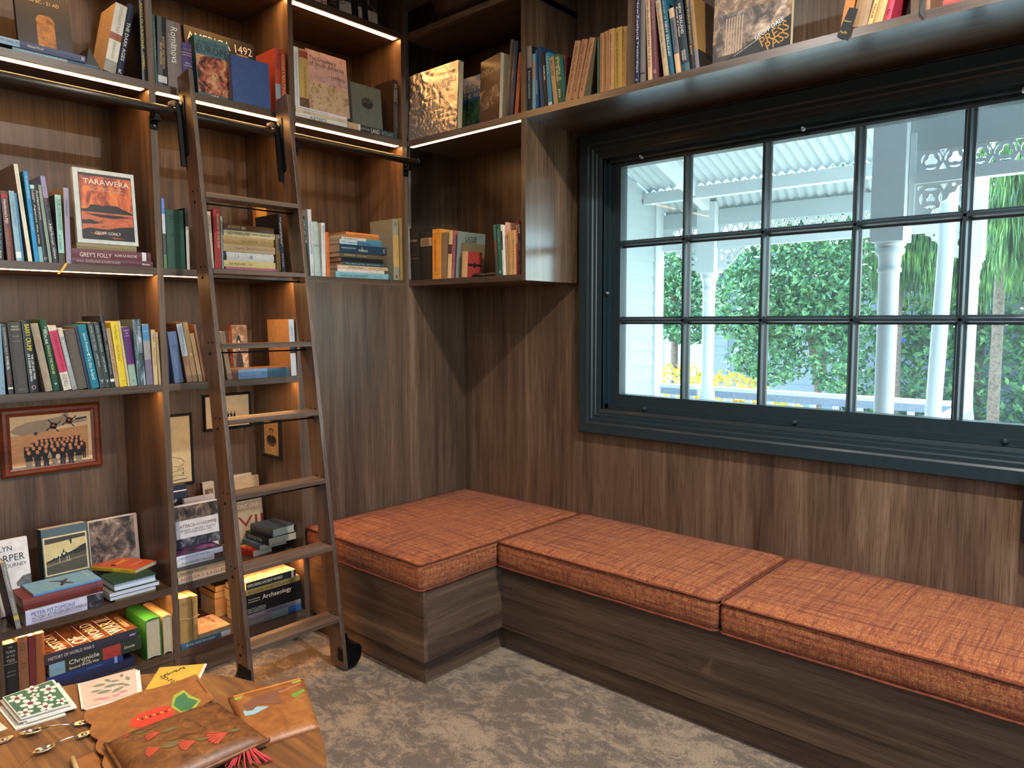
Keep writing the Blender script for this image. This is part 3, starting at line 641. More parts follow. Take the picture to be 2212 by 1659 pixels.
    def patch(pts, m, lift=0, name='cover_print'):
        pts = [(w+e+lift, d*y, h*(1-z)) for y, z in pts]; MB().add(pts, [tuple(range(len(pts)))]).build(name, m, o, fix=False)
    def ell(cy, cz, ry, rz, n=16): return [(cy+ry*cos(2*pi*i/n), cz+rz*sin(2*pi*i/n)) for i in range(n)]
    for i, (y0, y1, z0, z1, m) in enumerate(cp):
        lf = i*.0002; Y = lambda f: y0+(y1-y0)*f; Zf = lambda f: z0+(z1-z0)*f; cy, cz, ry, rz = (y0+y1)/2, (z0+z1)/2, (y1-y0)/2, (z1-z0)/2
        if m == 'emblem': patch(ell(cy, cz, ry, rz, 24), PR[m], lf); patch([(Y(.1), Zf(.6)), (Y(.35), Zf(.42)), (Y(.6), Zf(.56)), (Y(.95), Zf(.4)), (Y(.85), Zf(.75)), (Y(.5), Zf(.95)), (Y(.15), Zf(.78))], PR['ink'], lf+.0003)
        elif m == 'plaque':
            patch([(Y(.5+.5*(.86 if abs(sin(a)) < .5 else 1)*abs(cos(a))**.5*(1 if cos(a) > 0 else -1)), Zf(.5+.5*abs(sin(a))**.6*(1 if sin(a) > 0 else -1))) for a in np.linspace(0, 2*pi, 28, endpoint=False)], PR[m], lf)
        elif m == 'lines':
            for j in range(7): f = (j+.5)/7; patch([(y0+(y1-y0)*.1*(j % 3), Zf(f)), (y1-(y1-y0)*.1*((j+1) % 3), Zf(f)), (y1-(y1-y0)*.1*((j+1) % 3), Zf(f+.05)), (y0+(y1-y0)*.1*(j % 3), Zf(f+.05))], plain('#7a6a58' if len(col) else '#999999', .6), lf)
        elif m == 'portrait':
            patch(ell(cy, cz-rz*.35, ry*.55, rz*.4), PR['ink'], lf); patch(ell(cy, cz-rz*.25, ry*.33, rz*.26), plain('#b89a7a', .6), lf+.0002); patch([(Y(0), z1), (Y(.2), Zf(.62)), (Y(.5), Zf(.5)), (Y(.8), Zf(.62)), (Y(1), z1)], plain('#2c2018', .6), lf+.0001)
        elif m == 'soldier':
            patch([(y1, Zf(.1)), (Y(.62), Zf(.12)), (Y(.3), Zf(.26)), (Y(.34), Zf(.36)), (Y(.44), Zf(.36)), (Y(.4), Zf(.5)), (Y(.5), Zf(.6)), (Y(.3), Zf(.7)), (Y(.02), Zf(.86)), (Y(0), z1), (y1, z1)], blotch('greatcoat', ['#2a2826', '#5c5850', '#8f8a7c'], 40), lf)
        elif m == 'plane':
            q = lambda pts, c, n: patch([(Y(u), Zf(v)) for u, v in pts], plain(c, .5), lf+.0001*n)
            q([(0, 0), (1, 0), (1, 1), (0, 1)], '#c9b67c', 0); q([(0, 0), (1, 0), (1, .1), (0, .15)], '#3a3426', 1); q([(0, .62), (.5, .56), (1, .36), (1, 1), (0, 1)], '#4a432f', 1); q([(.0, .72), (1, .62), (1, .66), (0, .78)], '#7a6e4c', 2); q([(.6, .44), (1, .3), (1, .5), (.7, .56)], '#2a261c', 2)
            q([(.03, .63), (.4, .49), (.95, .36), (.97, .39), (.5, .56), (.06, .67)], '#1d1a14', 3); q([(.1, .585), (.4, .475), (.85, .375), (.6, .46), (.35, .545)], '#d8cfae', 4)
            q([(.36, .5), (.41, .44), (.44, .33), (.46, .43), (.52, .46), (.53, .54), (.45, .60), (.38, .58)], '#211d16', 5); q([(.41, .46), (.47, .45), (.48, .5), (.42, .52)], '#cfc49c', 6)
            for u, v in ((.2, .58), (.3, .55), (.62, .5), (.74, .46)): patch(ell(Y(u), Zf(v), (y1-y0)*.022, (z1-z0)*.035, 8), plain('#1a1712', .5), lf+.0006)
            for u in (.32, .5, .56): q([(u, .57), (u+.012, .57), (u+.012, .72), (u, .72)], '#e0d8bc', 6)
            q([(.6, .12), (.64, .10), (.66, .14), (.645, .2), (.655, .24), (.61, .24), (.62, .2), (.595, .15)], '#1d1a14', 3)
        elif m == 'aircraft':
            dk = plain('#3c3a3c', .5); patch([(Y(.0), Zf(.3)), (Y(.1), Zf(.24)), (Y(.55), Zf(.48)), (Y(.95), Zf(.0)), (Y(1), Zf(.08)), (Y(.7), Zf(.62)), (Y(.86), Zf(.9)), (Y(.8), Zf(1)), (Y(.45), Zf(.7)), (Y(.05), Zf(.42))], dk, lf)
            patch([(Y(.36), Zf(.42)), (Y(.0), Zf(.95)), (Y(.1), Zf(1)), (Y(.56), Zf(.6))], dk, lf+.0002)
        elif m == 'flame': patch([(y0, Zf(.5)), (Y(.4), Zf(.3)), (y1, Zf(.0)), (Y(.7), Zf(.5)), (y1, Zf(.7)), (Y(.4), Zf(.8))], plain('#e0942c', .5), lf); patch([(y0, Zf(.4)), (Y(.15), Zf(.2)), (Y(.2), Zf(.6)), (Y(.06), Zf(.8))], PR['ink'], lf+.0002)
        elif m == 'fern':
            for j in range(4): f = j/4; patch([(Y(f), Zf(.1+.1*j)), (Y(f+.22), Zf(.3)), (Y(f+.12), Zf(.95)), (Y(f-.02), Zf(.6))], plain('#b8a068', .5), lf)
        elif m == 'yellowtext': patch([(y0, z0), (y1, z0), (y1, z1), (y0, z1)], plain('#e0a83a', .5), lf)
        else: patch([(y0, z0), (y1, z0), (y1, z1), (y0, z1)], PR[m], lf)
    for txt_, yc, zc, wf, c in ct:
        if dg: continue
        to, asp = text_obj(txt_, c, o); W_2 = d*wf; H_2 = min(W_2/asp*1.15, h*.2)
        place(to, (0, 1, 0), (0, 0, 1), (1, 0, 0), (w+e+(.0065 if fo else .0009), d*yc, h*(1-zc)), W_2, H_2)
    if fo:   # crinkled wrap: a real creased sheet over the front board
        rg = random.Random(4); nu, nv = 34, 42; hg = [[0]*(nu+1) for _ in range(nv+1)]
        for _ in range(230):
            cu_, cv_, an, ln, am = rg.random(), rg.random(), rg.uniform(0, pi), rg.uniform(.04, .22), rg.uniform(-.0022, .0026)
            for j in range(nv+1):
                for i in range(nu+1):
                    du, dv = i/nu-cu_, (j/nv-cv_)*1.2; a_ = du*cos(an)+dv*sin(an); b_ = -du*sin(an)+dv*cos(an)
                    if abs(a_) < ln: hg[j][i] += am*math.exp(-(b_/.022)**2)*(1-abs(a_)/ln)
        MB().add([(w+.003+hg[j][i], d*i/nu, h*j/nv) for j in range(nv+1) for i in range(nu+1)], [(j*(nu+1)+i, j*(nu+1)+i+1, (j+1)*(nu+1)+i+1, (j+1)*(nu+1)+i) for j in range(nv) for i in range(nu)]).build('foil_wrap', foil, o, fix=False)
    if tw:   # volcano cover
        blk = plain('#17100e', .4); skyo = blotch('lava_sky', ['#1c0c0a', '#8a2c16', '#d86a2c', '#e08a3c'], 24, (1, 1, .35), 1); wat = blotch('lava_water', ['#8a3420', '#d0683c', '#2a1410'], 40, (1, .4, 1.4))
        patch([(.085, .055), (.945, .055), (.945, .945), (.085, .945)], blk); patch([(.095, .09), (.935, .09), (.935, .56), (.095, .56)], skyo, .0002); patch([(.095, .56), (.935, .56), (.935, .84), (.095, .84)], wat, .0002)
        patch([(.095, .545), (.2, .53), (.25, .475), (.4, .472), (.44, .49), (.5, .468), (.68, .468), (.75, .50), (.86, .53), (.935, .56), (.935, .575), (.095, .575)], blk, .0004)
        patch([(.3, .60), (.75, .60), (.9, .615), (.62, .645), (.4, .64), (.15, .605)], blk, .0004); patch([(.095, .69), (.25, .68), (.4, .715), (.3, .735), (.095, .74)], blk, .0004); patch([(.935, .74), (.7, .76), (.5, .80), (.2, .79), (.095, .82), (.095, .945), (.935, .945)], blk, .0004)
        patch([(.2, .86), (.5, .845), (.35, .88)], wat, .0006); patch([(.55, .90), (.8, .915), (.6, .925)], wat, .0006)
        for txt_, yc, zc, wf, c in (('TARAWERA', .53, .165, .74, '#f2e4d0'), ('The Destruction of the', .53, .235, .5, '#e0a080'), ('Pink and White Terraces', .53, .272, .55, '#e0a080'), ('GEOFF CONLY', .50, .855, .42, '#f2e4d0')):
            to, asp = text_obj(txt_, c, o); place(to, (0, 1, 0), (0, 0, 1), (1, 0, 0), (w+e+.0012, d*yc, h*(1-zc)), d*wf, min(d*wf/asp*1.2, h*.07))
    if dg:   # diagonal title strip
        patch([(.12, 1), (1, .68), (1, 1)], plain('#191a1c', .45), .0012)
        for j in range(7): patch([(.17+.035*j, .55-.0*j), (.19+.035*j, .55), (.185+.035*j, .93), (.165+.035*j, .93)], plain('#b09880', .6), .0008)
        a = math.atan2(.32*h, .88*d)
        for txt_, yc, zc, L_2, c in (('GEOFF DALE', .735, .77, .38, '#e8e4dc'), ('PRESS', .80, .835, .36, '#b8843c'), ('PASS', .84, .905, .28, '#b8843c'), ('NZ WINNING PRESS PHOTOGRAPHY', .46, .90, .36, '#c8c4bc')):
            to, asp = text_obj(txt_, c, o); place(to, (0, cos(a), sin(a)), (0, -sin(a), cos(a)), (1, 0, 0), (w+e+.0018, d*yc, h*(1-zc)), d*L_2, d*L_2/asp*1.15)
    return o
B('black book standing face out with a gold plaque on its cover, top left',[-2.0378, 0.2218, 2.4135],[0.0, -8.0, -90.0],[0.022, 0.1794, 0.3],'#26282a',cp=[(0.33, 0.72, 0.26, 0.86, 'plaque')],ct=[('1000 BC - 51 AD', 0.5, 0.1, 0.62, '#d9c98c')])
B('slim pale teal book lying beneath the blue and white book, top left shelf',[-1.841, 0.012, 2.4135],[0.0, -90.0, 0.0],[0.0142, 0.15, 0.2689],'#7fa3b0',t=[('IN SEARCH OF THE DARK AGES', 0.1, 0.6, 0.5, 0.45, '#d8e4e8')],b=[(0.0, 1, '#7fa3b0'), (0.62, 1, '#3c5a72')])
B('blue and white book lying flat on the pale teal one, top left',[-1.8856, 0.006, 2.4281],[0.0, -90.0, 0.0],[0.0235, 0.17, 0.2909],'#5a6f92',b=[(0, 0.3, '#9fb8cc'), (0.3, 1, '#4a5070')],t=[('TROJAN WAR', 0.1, 0.34, 0.5, 0.45, '#5a6a80'), ('Michael Wood', 0.38, 0.54, 0.5, 0.4, '#f2ece0'), ('B', 0.955, 0.985, 0.5, 0.5, '#f2ece0')])
B('cream book with tan text panel and medallion leaning right beside the black bookend',[-1.8246, 0.012, 2.422],[0.0, 11.97, 0.0],[0.0408, 0.15, 0.2641],'#d9b888',sc='#e8e0cc',t=[("JUSTINIAN'S FLEA", 0.03, 0.42, 0.5, 0.36, '#8a8378'), ('WILLIAM ROSEN', 0.56, 0.8, 0.5, 0.28, '#8a8378')],b=[(0.43, 0.53, '#a0583a'), (0.83, 1, '#9a948c')])
B('navy book titled THE DARK AGES leaning right',[-1.7808, 0.012, 2.4181],[0.0, 11.67, 0.0],[0.0229, 0.16, 0.2781],'#1b2236',k='h',t=[('THE DARK AGES', 0.26, 0.8, 0.5, 0.5, '#f2ece0'), ('K', 'h', 0.95, 0.5, '#f2ece0')])
B('tall black book with yellow capitals against the divider, top left bay',[-1.6876, 0.014, 2.4135],[0.0, 0.09, 0.0],[0.0154, 0.25, 0.3588],'#141416',t=[('THE ANGLO-SAXONS', 0.05, 0.66, 0.5, 0.55, '#f0d43c'), ('CAMPBELL', 0.7, 0.88, 0.5, 0.5, '#f0d43c')])
B('slim dark green book, first in the second bay of the top shelf',[-1.638, 0.014, 2.4135],[0.0, -0.31, 0.0],[0.0082, 0.2, 0.262],'#2c5a50',sc='#2c5a50',t=[('THE FIRST WORLD WAR', 0.1, 0.6, 0.5, 0.5, '#8fb8ac')])
B('black book with gold lettering on siege weapons',[-1.6293, 0.012, 2.4143],[0.0, 1.31, 0.0],[0.0345, 0.2, 0.2623],'#17181a',t=[('ANCIENT AND MEDIEVAL', 0.28, 0.76, 0.66, 0.26, '#d8b66a'), ('SIEGE WEAPONS', 0.38, 0.7, 0.36, 0.24, '#d8b66a')],b=[(0.86, 0.96, '#c8c8c4')])
B('thick mauve-grey book with a large cream blackletter title',[-1.5883, 0.014, 2.4135],[0.0, -0.05, 0.0],[0.0573, 0.17, 0.259],'#7a6d66',k='h',t=[('The', 0.33, 0.41, 0.55, 0.2, '#f2ece0'), ('Romanovs', 0.09, 0.62, 0.5, 0.46, '#f2ece0'), ('LINCOLN', 0.2, 0.5, 0.2, 0.18, '#c4b8b0')])
B('purple book titled The Silk Roads behind the ladder top',[-1.5295, 0.012, 2.4135],[0.0, -0.36, 0.0],[0.0396, 0.15, 0.1894],'#4a3a72',k='h',t=[('THE SILK ROADS', 'h', 0.13, 0.8, '#d8b66a'), ('PETER', 'h', 0.42, 0.5, '#d8d0c0'), ('FRANKOPAN', 'h', 0.47, 0.8, '#d8d0c0')],b=[(0.2, 0.21, '#d8b66a'), (0.25, 0.26, '#d8b66a'), (0.78, 0.79, '#d8b66a')])
B('large black book titled AMERICA 1492 standing face out at the back',[-1.4239, 0.2148, 2.4135],[0.0, -7.0, -90.0],[0.025, 0.3221, 0.344],'#1a1a1a',ct=[('AMERICA 1492', 0.5, 0.12, 0.92, '#f2ece0'), ('TINENT', 0.73, 0.33, 0.2, '#f2ece0'), ('YEARS AGO', 0.75, 0.41, 0.26, '#f2ece0')],cp=[(0.72, 0.9, 0.18, 0.3, 'blotch_sepia')])
B('teal book on Europe standing face out with a painted crowd on its cover',[-1.4548, 0.0998, 2.4135],[0.0, -5.0, -90.0],[0.05, 0.1483, 0.2515],'#3d6a78',sc='#2f5560',ct=[('A HISTORY OF', 0.52, 0.09, 0.85, '#16262c'), ('EUROPE', 0.5, 0.2, 0.9, '#16262c'), ('J.M.R', 0.48, 0.965, 0.22, '#f2ece0')],cp=[(0.03, 0.97, 0.3, 0.93, 'blotch_paint')])
B('plain blue cloth book standing face out, right of the painted crowd cover',[-1.3278, 0.034, 2.4135],[0.0, -3.0, -90.0],[0.03, 0.1723, 0.1964],'#3f5484')
B('red-orange paperback with a small statue on its spine',[-1.1241, 0.014, 2.4135],[0.0, -0.0, 0.0],[0.0253, 0.16, 0.2756],'#b5452a',t=[('THE RISE', 0.06, 0.32, 0.5, 0.4, '#6a3a4a')],b=[(0.55, 0.78, '#8a9aa0')])
B('red book titled CONSTANTINOPLE beside the divider',[-1.0975, 0.012, 2.4136],[0.0, 0.13, 0.0],[0.0247, 0.16, 0.2774],'#a63f26',t=[('CONSTANTINOPLE', 0.08, 0.88, 0.5, 0.5, '#d8b66a')])
B('pale pink book on the top-row shelf cut by the frame edge',[-0.9094, 0.0319, 2.948],[0.0, -6.0, -90.0],[0.02, 0.0609, 0.26],'#d8b8a8',ct=[('RY', 0.7, 0.97, 0.5, '#5a2a2a')])
B('dark book spine on the top-row shelf next to the pale pink book',[-0.8416, 0.012, 2.9498],[0.0, 1.72, 0.0],[0.0588, 0.16, 0.168],'#2a2626',t=[('HISTORY', 0.3, 0.9, 0.5, 0.4, '#8a8078')])
B('photo-covered book of dark figures standing face out on the top-row shelf',[-0.7649, 0.0499, 2.948],[0.0, -6.0, -90.0],[0.02, 0.2224, 0.3],'#cfc4b8',cp=[(0, 1, 0, 0.78, 'blotch_dark'), (0.3, 0.48, 0.6, 1, 'ink'), (0.58, 0.74, 0.6, 1, 'ink')],ct=[('ED', 0.08, 0.8, 0.16, '#3a3a3a')])
B('white book titled AZTECS lying at the bottom of a pile of three',[-0.7519, 0.01, 2.4135],[0.0, -90.0, 0.0],[0.021, 0.17, 0.2793],'#e6e0d4',t=[('AZTECS', 0.26, 0.58, 0.5, 0.62, '#1a1a1c'), ('CONQUEST', 0.04, 0.2, 0.5, 0.3, '#777777')])
B('beige book lying in the middle of the pile with AZTECS',[-0.7508, 0.01, 2.4349],[0.0, -90.0, 0.0],[0.0141, 0.17, 0.2788],'#dcc6a8',t=[('INCAS', 0.14, 0.26, 0.5, 0.5, '#3a3028'), ('HISTORY', 0.78, 0.9, 0.5, 0.3, '#8a7a68')])
B('white book lying on top of the pile with AZTECS',[-0.7532, 0.01, 2.4494],[0.0, -90.0, 0.0],[0.0145, 0.17, 0.2768],'#e8e2d8',t=[('The Montezuma', 0.02, 0.26, 0.5, 0.5, '#2a2a2a'), ('chronicle of Mexico', 0.28, 0.62, 0.5, 0.42, '#8a8a84')])
B('slim white book with pale script standing on the pile with AZTECS',[-1.0314, 0.012, 2.4643],[0.0, -0.33, 0.0],[0.0255, 0.15, 0.2575],'#dcdcd6',t=[('The Timeless Mystique', 0.08, 0.9, 0.5, 0.4, '#7a98a8')])
B('tan book on the Incas with a red band standing on the pile with AZTECS',[-1.0049, 0.012, 2.4643],[0.0, 0.06, 0.0],[0.0456, 0.1, 0.2559],'#c8a45c',b=[(0.03, 0.15, '#a04a30'), (0.84, 1, '#6a4a34')],t=[('LAST DAYS OF THE INCAS', 0.3, 0.82, 0.62, 0.24, '#7a5a28')])
B('pinkish map cover titled The Discovery of South America standing face out',[-0.9449, 0.0579, 2.4643],[0.0, -5.0, -90.0],[0.028, 0.2223, 0.2808],'#b08f88',sc='#8a2a2a',ct=[('The Discovery', 0.4, 0.14, 0.66, '#2a2020'), ('of South America', 0.5, 0.21, 0.84, '#2a2020'), ('J.H.Parry', 0.76, 0.38, 0.36, '#3a2a2a')],cp=[(0, 1, 0, 1, 'blotch_map'), (0.02, 0.98, 0.5, 0.97, 'blotch_old')])
B('dark book with a beige end lying under the grey-green face-out book',[-0.4475, 0.012, 2.4135],[0.0, -90.0, 0.0],[0.0333, 0.17, 0.2996],'#2c3436',b=[(0, 0.2, '#c8a884'), (0.2, 0.24, '#e0e0dc'), (0.24, 1, '#26302e')],t=[('LAND', 0.45, 0.62, 0.5, 0.6, '#f2ece0'), ('NEWFOUND', 0.25, 0.42, 0.5, 0.45, '#b8b8b0'), ('ATLAS', 0.66, 0.9, 0.5, 0.5, '#9aa49c')])
B('grey-green cloth book with a round landscape emblem standing face out',[-0.6926, 0.0799, 2.4472],[0.0, -4.0, -90.0],[0.03, 0.1833, 0.2104],'#5c665e',cp=[(0.32, 0.72, 0.28, 0.55, 'emblem')])
B('dark brown book with pale lines on its side against the corner post',[-0.4688, 0.012, 2.4472],[0.0, -0.37, 0.0],[0.0305, 0.15, 0.2624],'#2e2018',t=[('RUSSELL', 0.08, 0.42, 0.5, 0.6, '#c8b898'), ('CONQUEST', 0.5, 0.9, 0.5, 0.4, '#8a7a60')])
B('book in crinkled shiny foil wrap titled THE GREAT WALL OF CHINA',[-0.3574, -0.0015, 2.4135],[0.0, -3.0, -180.0],[0.032, 0.3696, 0.3284],'#b89a78',sc='#4a5570',fo=1,ct=[('THE GREAT WALL', 0.68, 0.25, 0.56, '#e8d8c0'), ('OF CHINA', 0.68, 0.31, 0.34, '#e8d8c0')])
B('tall blue atlas standing face out between the foil-wrapped book and ORIGINS',[-0.2275, -0.1843, 2.4135],[0.0, -6.0, -180.0],[0.02, 0.2637, 0.3047],'#1c5f86',cp=[(0, 1, 0.42, 1, 'blotch_earth')],ct=[('NATIONAL GEOGRAPHIC', 0.5, 0.12, 0.86, '#f2ece0'), ('SATELLITE ATLAS', 0.5, 0.22, 0.9, '#f2ece0'), ('OF THE WORLD', 0.5, 0.33, 0.8, '#f2ece0')])
B('brown book titled ORIGINS standing face out at an angle',[-0.2739, -0.4673, 2.4135],[0.0, -2.0, -194.0],[0.05, 0.1761, 0.3093],'#5a3a26',ct=[('ORIGINS', 0.5, 0.2, 0.86, '#d8c088')],cp=[(0.0, 1, 0.45, 0.75, 'blotch_sepia')])
B('tall grey book leaning against the corner cabinet divider',[-0.3674, -0.6658, 2.4157],[0.0, 6.22, -90.0],[0.02, 0.2, 0.3428],'#4c4a46',t=[('HISTORY', 0.5, 0.75, 0.5, 0.4, '#8a8478')])
B('tall slim navy book leaning between the grey and the rust book',[-0.3774, -0.6977, 2.4163],[0.0, 6.2, -90.0],[0.0259, 0.2, 0.3256],'#26324a')
B('rust-red slim book leaning at the end of the dark corner shelf',[-0.3854, -0.7403, 2.4159],[0.0, 6.58, -90.0],[0.0212, 0.17, 0.2656],'#9a4a2c',t=[('EARTH', 0.2, 0.5, 0.5, 0.5, '#6a2a18')])
B('very thick black book with faint gilt, first on the low corner shelf',[-0.3934, -0.0078, 1.7],[0.0, -1.43, -90.0],[0.0708, 0.17, 0.2697],'#191614',k='h',t=[('The Story', 'h', 0.25, 0.85, '#b8a888'), ('ILLUSTRATED', 'h', 0.59, 0.75, '#8a5a4a')],b=[(0.14, 0.144, '#4a4440'), (0.34, 0.344, '#4a4440'), (0.51, 0.514, '#4a4440'), (0.66, 0.664, '#4a4440')])
B('thick black book with a tan title label on the low corner shelf',[-0.3874, -0.079, 1.7001],[0.0, 0.08, -90.0],[0.0914, 0.17, 0.2443],'#1c1917',k='h',b=[(0.13, 0.3, '#a08468')],t=[('LADIES', 'h', 0.18, 0.6, '#1a1a1c'), ('GUIDE', 'h', 0.25, 0.55, '#1a1a1c')])
B('orange-yellow book on the low corner shelf',[-0.3894, -0.1765, 1.7009],[0.0, 0.87, -90.0],[0.0576, 0.15, 0.2499],'#d8923a',t=[('THE CHILDREN OF THE SUN', 0.2, 0.85, 0.4, 0.3, '#6a4418')],b=[(0.09, 0.1, '#a06a28'), (0.9, 0.91, '#a06a28')])
B('grey-brown book beside the orange-yellow one on the low corner shelf',[-0.3834, -0.2345, 1.7017],[0.0, 2.32, -90.0],[0.0423, 0.13, 0.2288],'#8a6f58')
B('cream book with a dark curved stroke on the low corner shelf',[-0.3854, -0.2828, 1.702],[0.0, 4.18, -90.0],[0.0269, 0.12, 0.2316],'#e0c28c',b=[(0.28, 0.48, '#5a3a34'), (0, 0.02, '#e0c28c')])
B('slim pink book on the low corner shelf',[-0.3854, -0.3123, 1.7013],[0.0, 3.65, -90.0],[0.0202, 0.13, 0.2313],'#b86a6c',t=[('HISTORY', 0.1, 0.8, 0.5, 0.5, '#7a3038')])
B('very slim blue book next to the pink one on the low corner shelf',[-0.3854, -0.3329, 1.7009],[0.0, 5.07, -90.0],[0.0096, 0.12, 0.1992],'#34507c')
B('grey-green book titled LATER NOTES on the low corner shelf',[-0.3894, -0.3481, 1.7004],[0.0, 4.51, -90.0],[0.0052, 0.19, 0.228],'#7f8a80',sc='#8a8a6c',t=[('LATER NOTES', 0.08, 0.5, 0.5, 0.5, '#4a4a3a')],ct=[('LATER', 0.48, 0.14, 0.42, '#23261f'), ('NOTES', 0.48, 0.235, 0.42, '#23261f')])
B('olive-brown book half hidden behind the small red one, low corner shelf',[-0.3674, -0.3537, 1.7012],[0.0, 5.42, -90.0],[0.0131, 0.15, 0.1727],'#7c6c4c')
B('small red book with a black emblem standing in front of LATER NOTES',[-0.3914, -0.3927, 1.7025],[0.0, 3.82, -90.0],[0.0382, 0.1, 0.1249],'#a33a34',sc='#d8a878',ct=[('+', 0.48, 0.52, 0.62, '#1c1414')],cp=[(0.05, 0.95, 0.47, 0.56, 'ink')])
B('teal and brown patterned spine standing by the spectacle cases',[-0.3854, -0.6186, 1.7],[0.0, -3.85, -90.0],[0.0168, 0.13, 0.2377],'#5a5a48',b=[(0, 0.3, '#3a6a60'), (0.3, 0.6, '#6a4a3c'), (0.6, 1, '#4a4a44')])
B('dark green slim book with a ring near its foot, low corner shelf',[-0.3874, -0.6395, 1.7],[0.0, -3.2, -90.0],[0.0226, 0.13, 0.2368],'#2f5f4c',t=[('HISTORY OF', 0.1, 0.5, 0.5, 0.4, '#9ac0a8'), ('O', 'h', 0.93, 0.55, '#f2ece0')])
B('white book with black floral print, low corner shelf',[-0.3854, -0.6645, 1.7],[0.0, -3.26, -90.0],[0.0095, 0.13, 0.2333],'#e2dcc8',b=[(0, 0.12, '#e8e2d0'), (0.12, 0.5, 'blotch_dark'), (0.5, 0.82, '#c8c8b4')])
B('tall pale pink book standing behind the two tan ones, low corner shelf',[-0.3674, -0.6745, 1.7],[0.0, -2.36, -90.0],[0.0096, 0.15, 0.2452],'#dda890',t=[('WOMEN', 0.1, 0.3, 0.5, 0.6, '#a03a3a')])
B('left one of two matching tan books, low corner shelf',[-0.3874, -0.7036, 1.7],[0.0, -1.43, -90.0],[0.021, 0.12, 0.2024],'#c89a60',t=[('History of the Colony', 0.2, 0.9, 0.5, 0.4, '#5a3a20')])
B('right one of two matching tan books, low corner shelf',[-0.3874, -0.7256, 1.7],[0.0, -0.71, -90.0],[0.0238, 0.12, 0.2023],'#cfa168',t=[('Nature and Character', 0.2, 0.9, 0.5, 0.4, '#5a3a20')])
B('slim crimson book with pale capitals, low corner shelf',[-0.3854, -0.7498, 1.7],[0.0, 0.03, -90.0],[0.0093, 0.14, 0.2409],'#8c2a2c',t=[('BLUE RED', 0.08, 0.42, 0.5, 0.7, '#e8c8a8')])
B('thin black and white book at the end of the low corner shelf',[-0.3854, -0.7633, 1.7],[0.0, -0.5, -90.0],[0.0123, 0.14, 0.2309],'#6c6a58',b=[(0, 1, 'blotch_dark')],t=[('LOST', 0.03, 0.2, 0.5, 0.7, '#f2ece0')])
B('black and clear-wrapped book, first on the shelf over the window',[-0.3854, -0.8194, 2.4135],[0.0, -0.23, -90.0],[0.0266, 0.13, 0.2792],'#1e2630',b=[(0, 0.33, '#8a7c70'), (0.33, 1, '#1c242e')],t=[('Embarrassment', 0.38, 0.8, 0.5, 0.5, '#b0b8c0')])
B('pale teal slim book on the shelf over the window',[-0.3854, -0.8484, 2.4135],[0.0, 0.13, -90.0],[0.0162, 0.12, 0.2406],'#6a98a0',b=[(0.15, 0.45, '#a08468')])
B('blue book with a pinkish foot on the shelf over the window',[-0.3834, -0.871, 2.4135],[0.0, -1.31, -90.0],[0.0049, 0.13, 0.2565],'#2c5078',b=[(0.5, 0.75, '#b08c84')])
B('taller dark blue book leaning left on the shelf over the window',[-0.3774, -0.8915, 2.4135],[0.0, -4.7, -90.0],[0.021, 0.14, 0.2664],'#22405c')
B('black paperback with small white capitals on the shelf over the window',[-0.3854, -0.9211, 2.4135],[0.0, -4.63, -90.0],[0.017, 0.12, 0.2338],'#1c1a20',t=[('NAIROBI', 0.24, 0.5, 0.5, 0.5, '#f2ece0')])
B('bright teal book leaning left on the shelf over the window',[-0.3854, -0.94, 2.4135],[0.0, -4.51, -90.0],[0.02, 0.13, 0.2277],'#3a7a90',t=[('TRAVELS', 0.05, 0.4, 0.5, 0.4, '#a8d0d8')],b=[(0.93, 0.98, '#c8d0c0')])
B('tan slim book leaning left on the shelf over the window',[-0.3854, -0.97, 2.4135],[0.0, -7.13, -90.0],[0.023, 0.12, 0.2038],'#a8885c',t=[('BUTLER', 0.08, 0.4, 0.5, 0.45, '#6a5030')])
B('green book with dark leaf print on its spine, shelf over the window',[-0.3854, -0.9959, 2.4135],[0.0, -6.42, -90.0],[0.0241, 0.13, 0.2089],'#3f5436',b=[(0.05, 0.55, 'blotch_leaf')],t=[('Africa', 0.7, 0.88, 0.5, 0.5, '#d8e0c8')])
B('emerald slim book leaning left on the shelf over the window',[-0.3854, -1.0251, 2.4135],[0.0, -7.72, -90.0],[0.0045, 0.13, 0.2],'#2f6a5a')
B('dark book with a red top edge behind the leaning journals',[-0.3674, -1.0259, 2.4135],[0.0, -4.66, -90.0],[0.0058, 0.13, 0.203],'#5a2a30',b=[(0, 0.1, '#b83a48')])
B('first leaning tan journal on the shelf over the window',[-0.3874, -1.0322, 2.4204],[0.0, 12.96, -90.0],[0.0307, 0.13, 0.2392],'#a87a54',sc='#a87a54',t=[('TREES OF THE FIELD CLUB', 0.08, 0.88, 0.5, 0.3, '#5a3c24')])
B('second leaning tan journal on the shelf over the window',[-0.3874, -1.0663, 2.4207],[0.0, 13.83, -90.0],[0.0301, 0.13, 0.2366],'#a0724e',sc='#a0724e',t=[('TREES OF THE FIELD CLUB', 0.08, 0.88, 0.5, 0.3, '#5a3c24')])
B('third leaning tan journal with grey-brown cover showing on the shelf over the window',[-0.3874, -1.1018, 2.4206],[0.0, 14.43, -90.0],[0.0283, 0.13, 0.2346],'#74664f',sc='#a67650',t=[('TREES OF THE FIELD CLUB', 0.08, 0.88, 0.5, 0.3, '#5a3c24')])
B('slim grey-green journal between the leaning and the upright tan ones',[-0.3774, -1.1952, 2.4135],[0.0, -0.42, -90.0],[0.0101, 0.13, 0.2284],'#48705c')
B('first upright tan journal on the shelf over the window',[-0.3874, -1.2142, 2.4135],[0.0, -0.14, -90.0],[0.0192, 0.13, 0.2354],'#a8784e',t=[('REPORTS OF THE ACCLIMATISATION SOCIETY', 0.08, 0.94, 0.4, 0.26, '#5a3c24')])
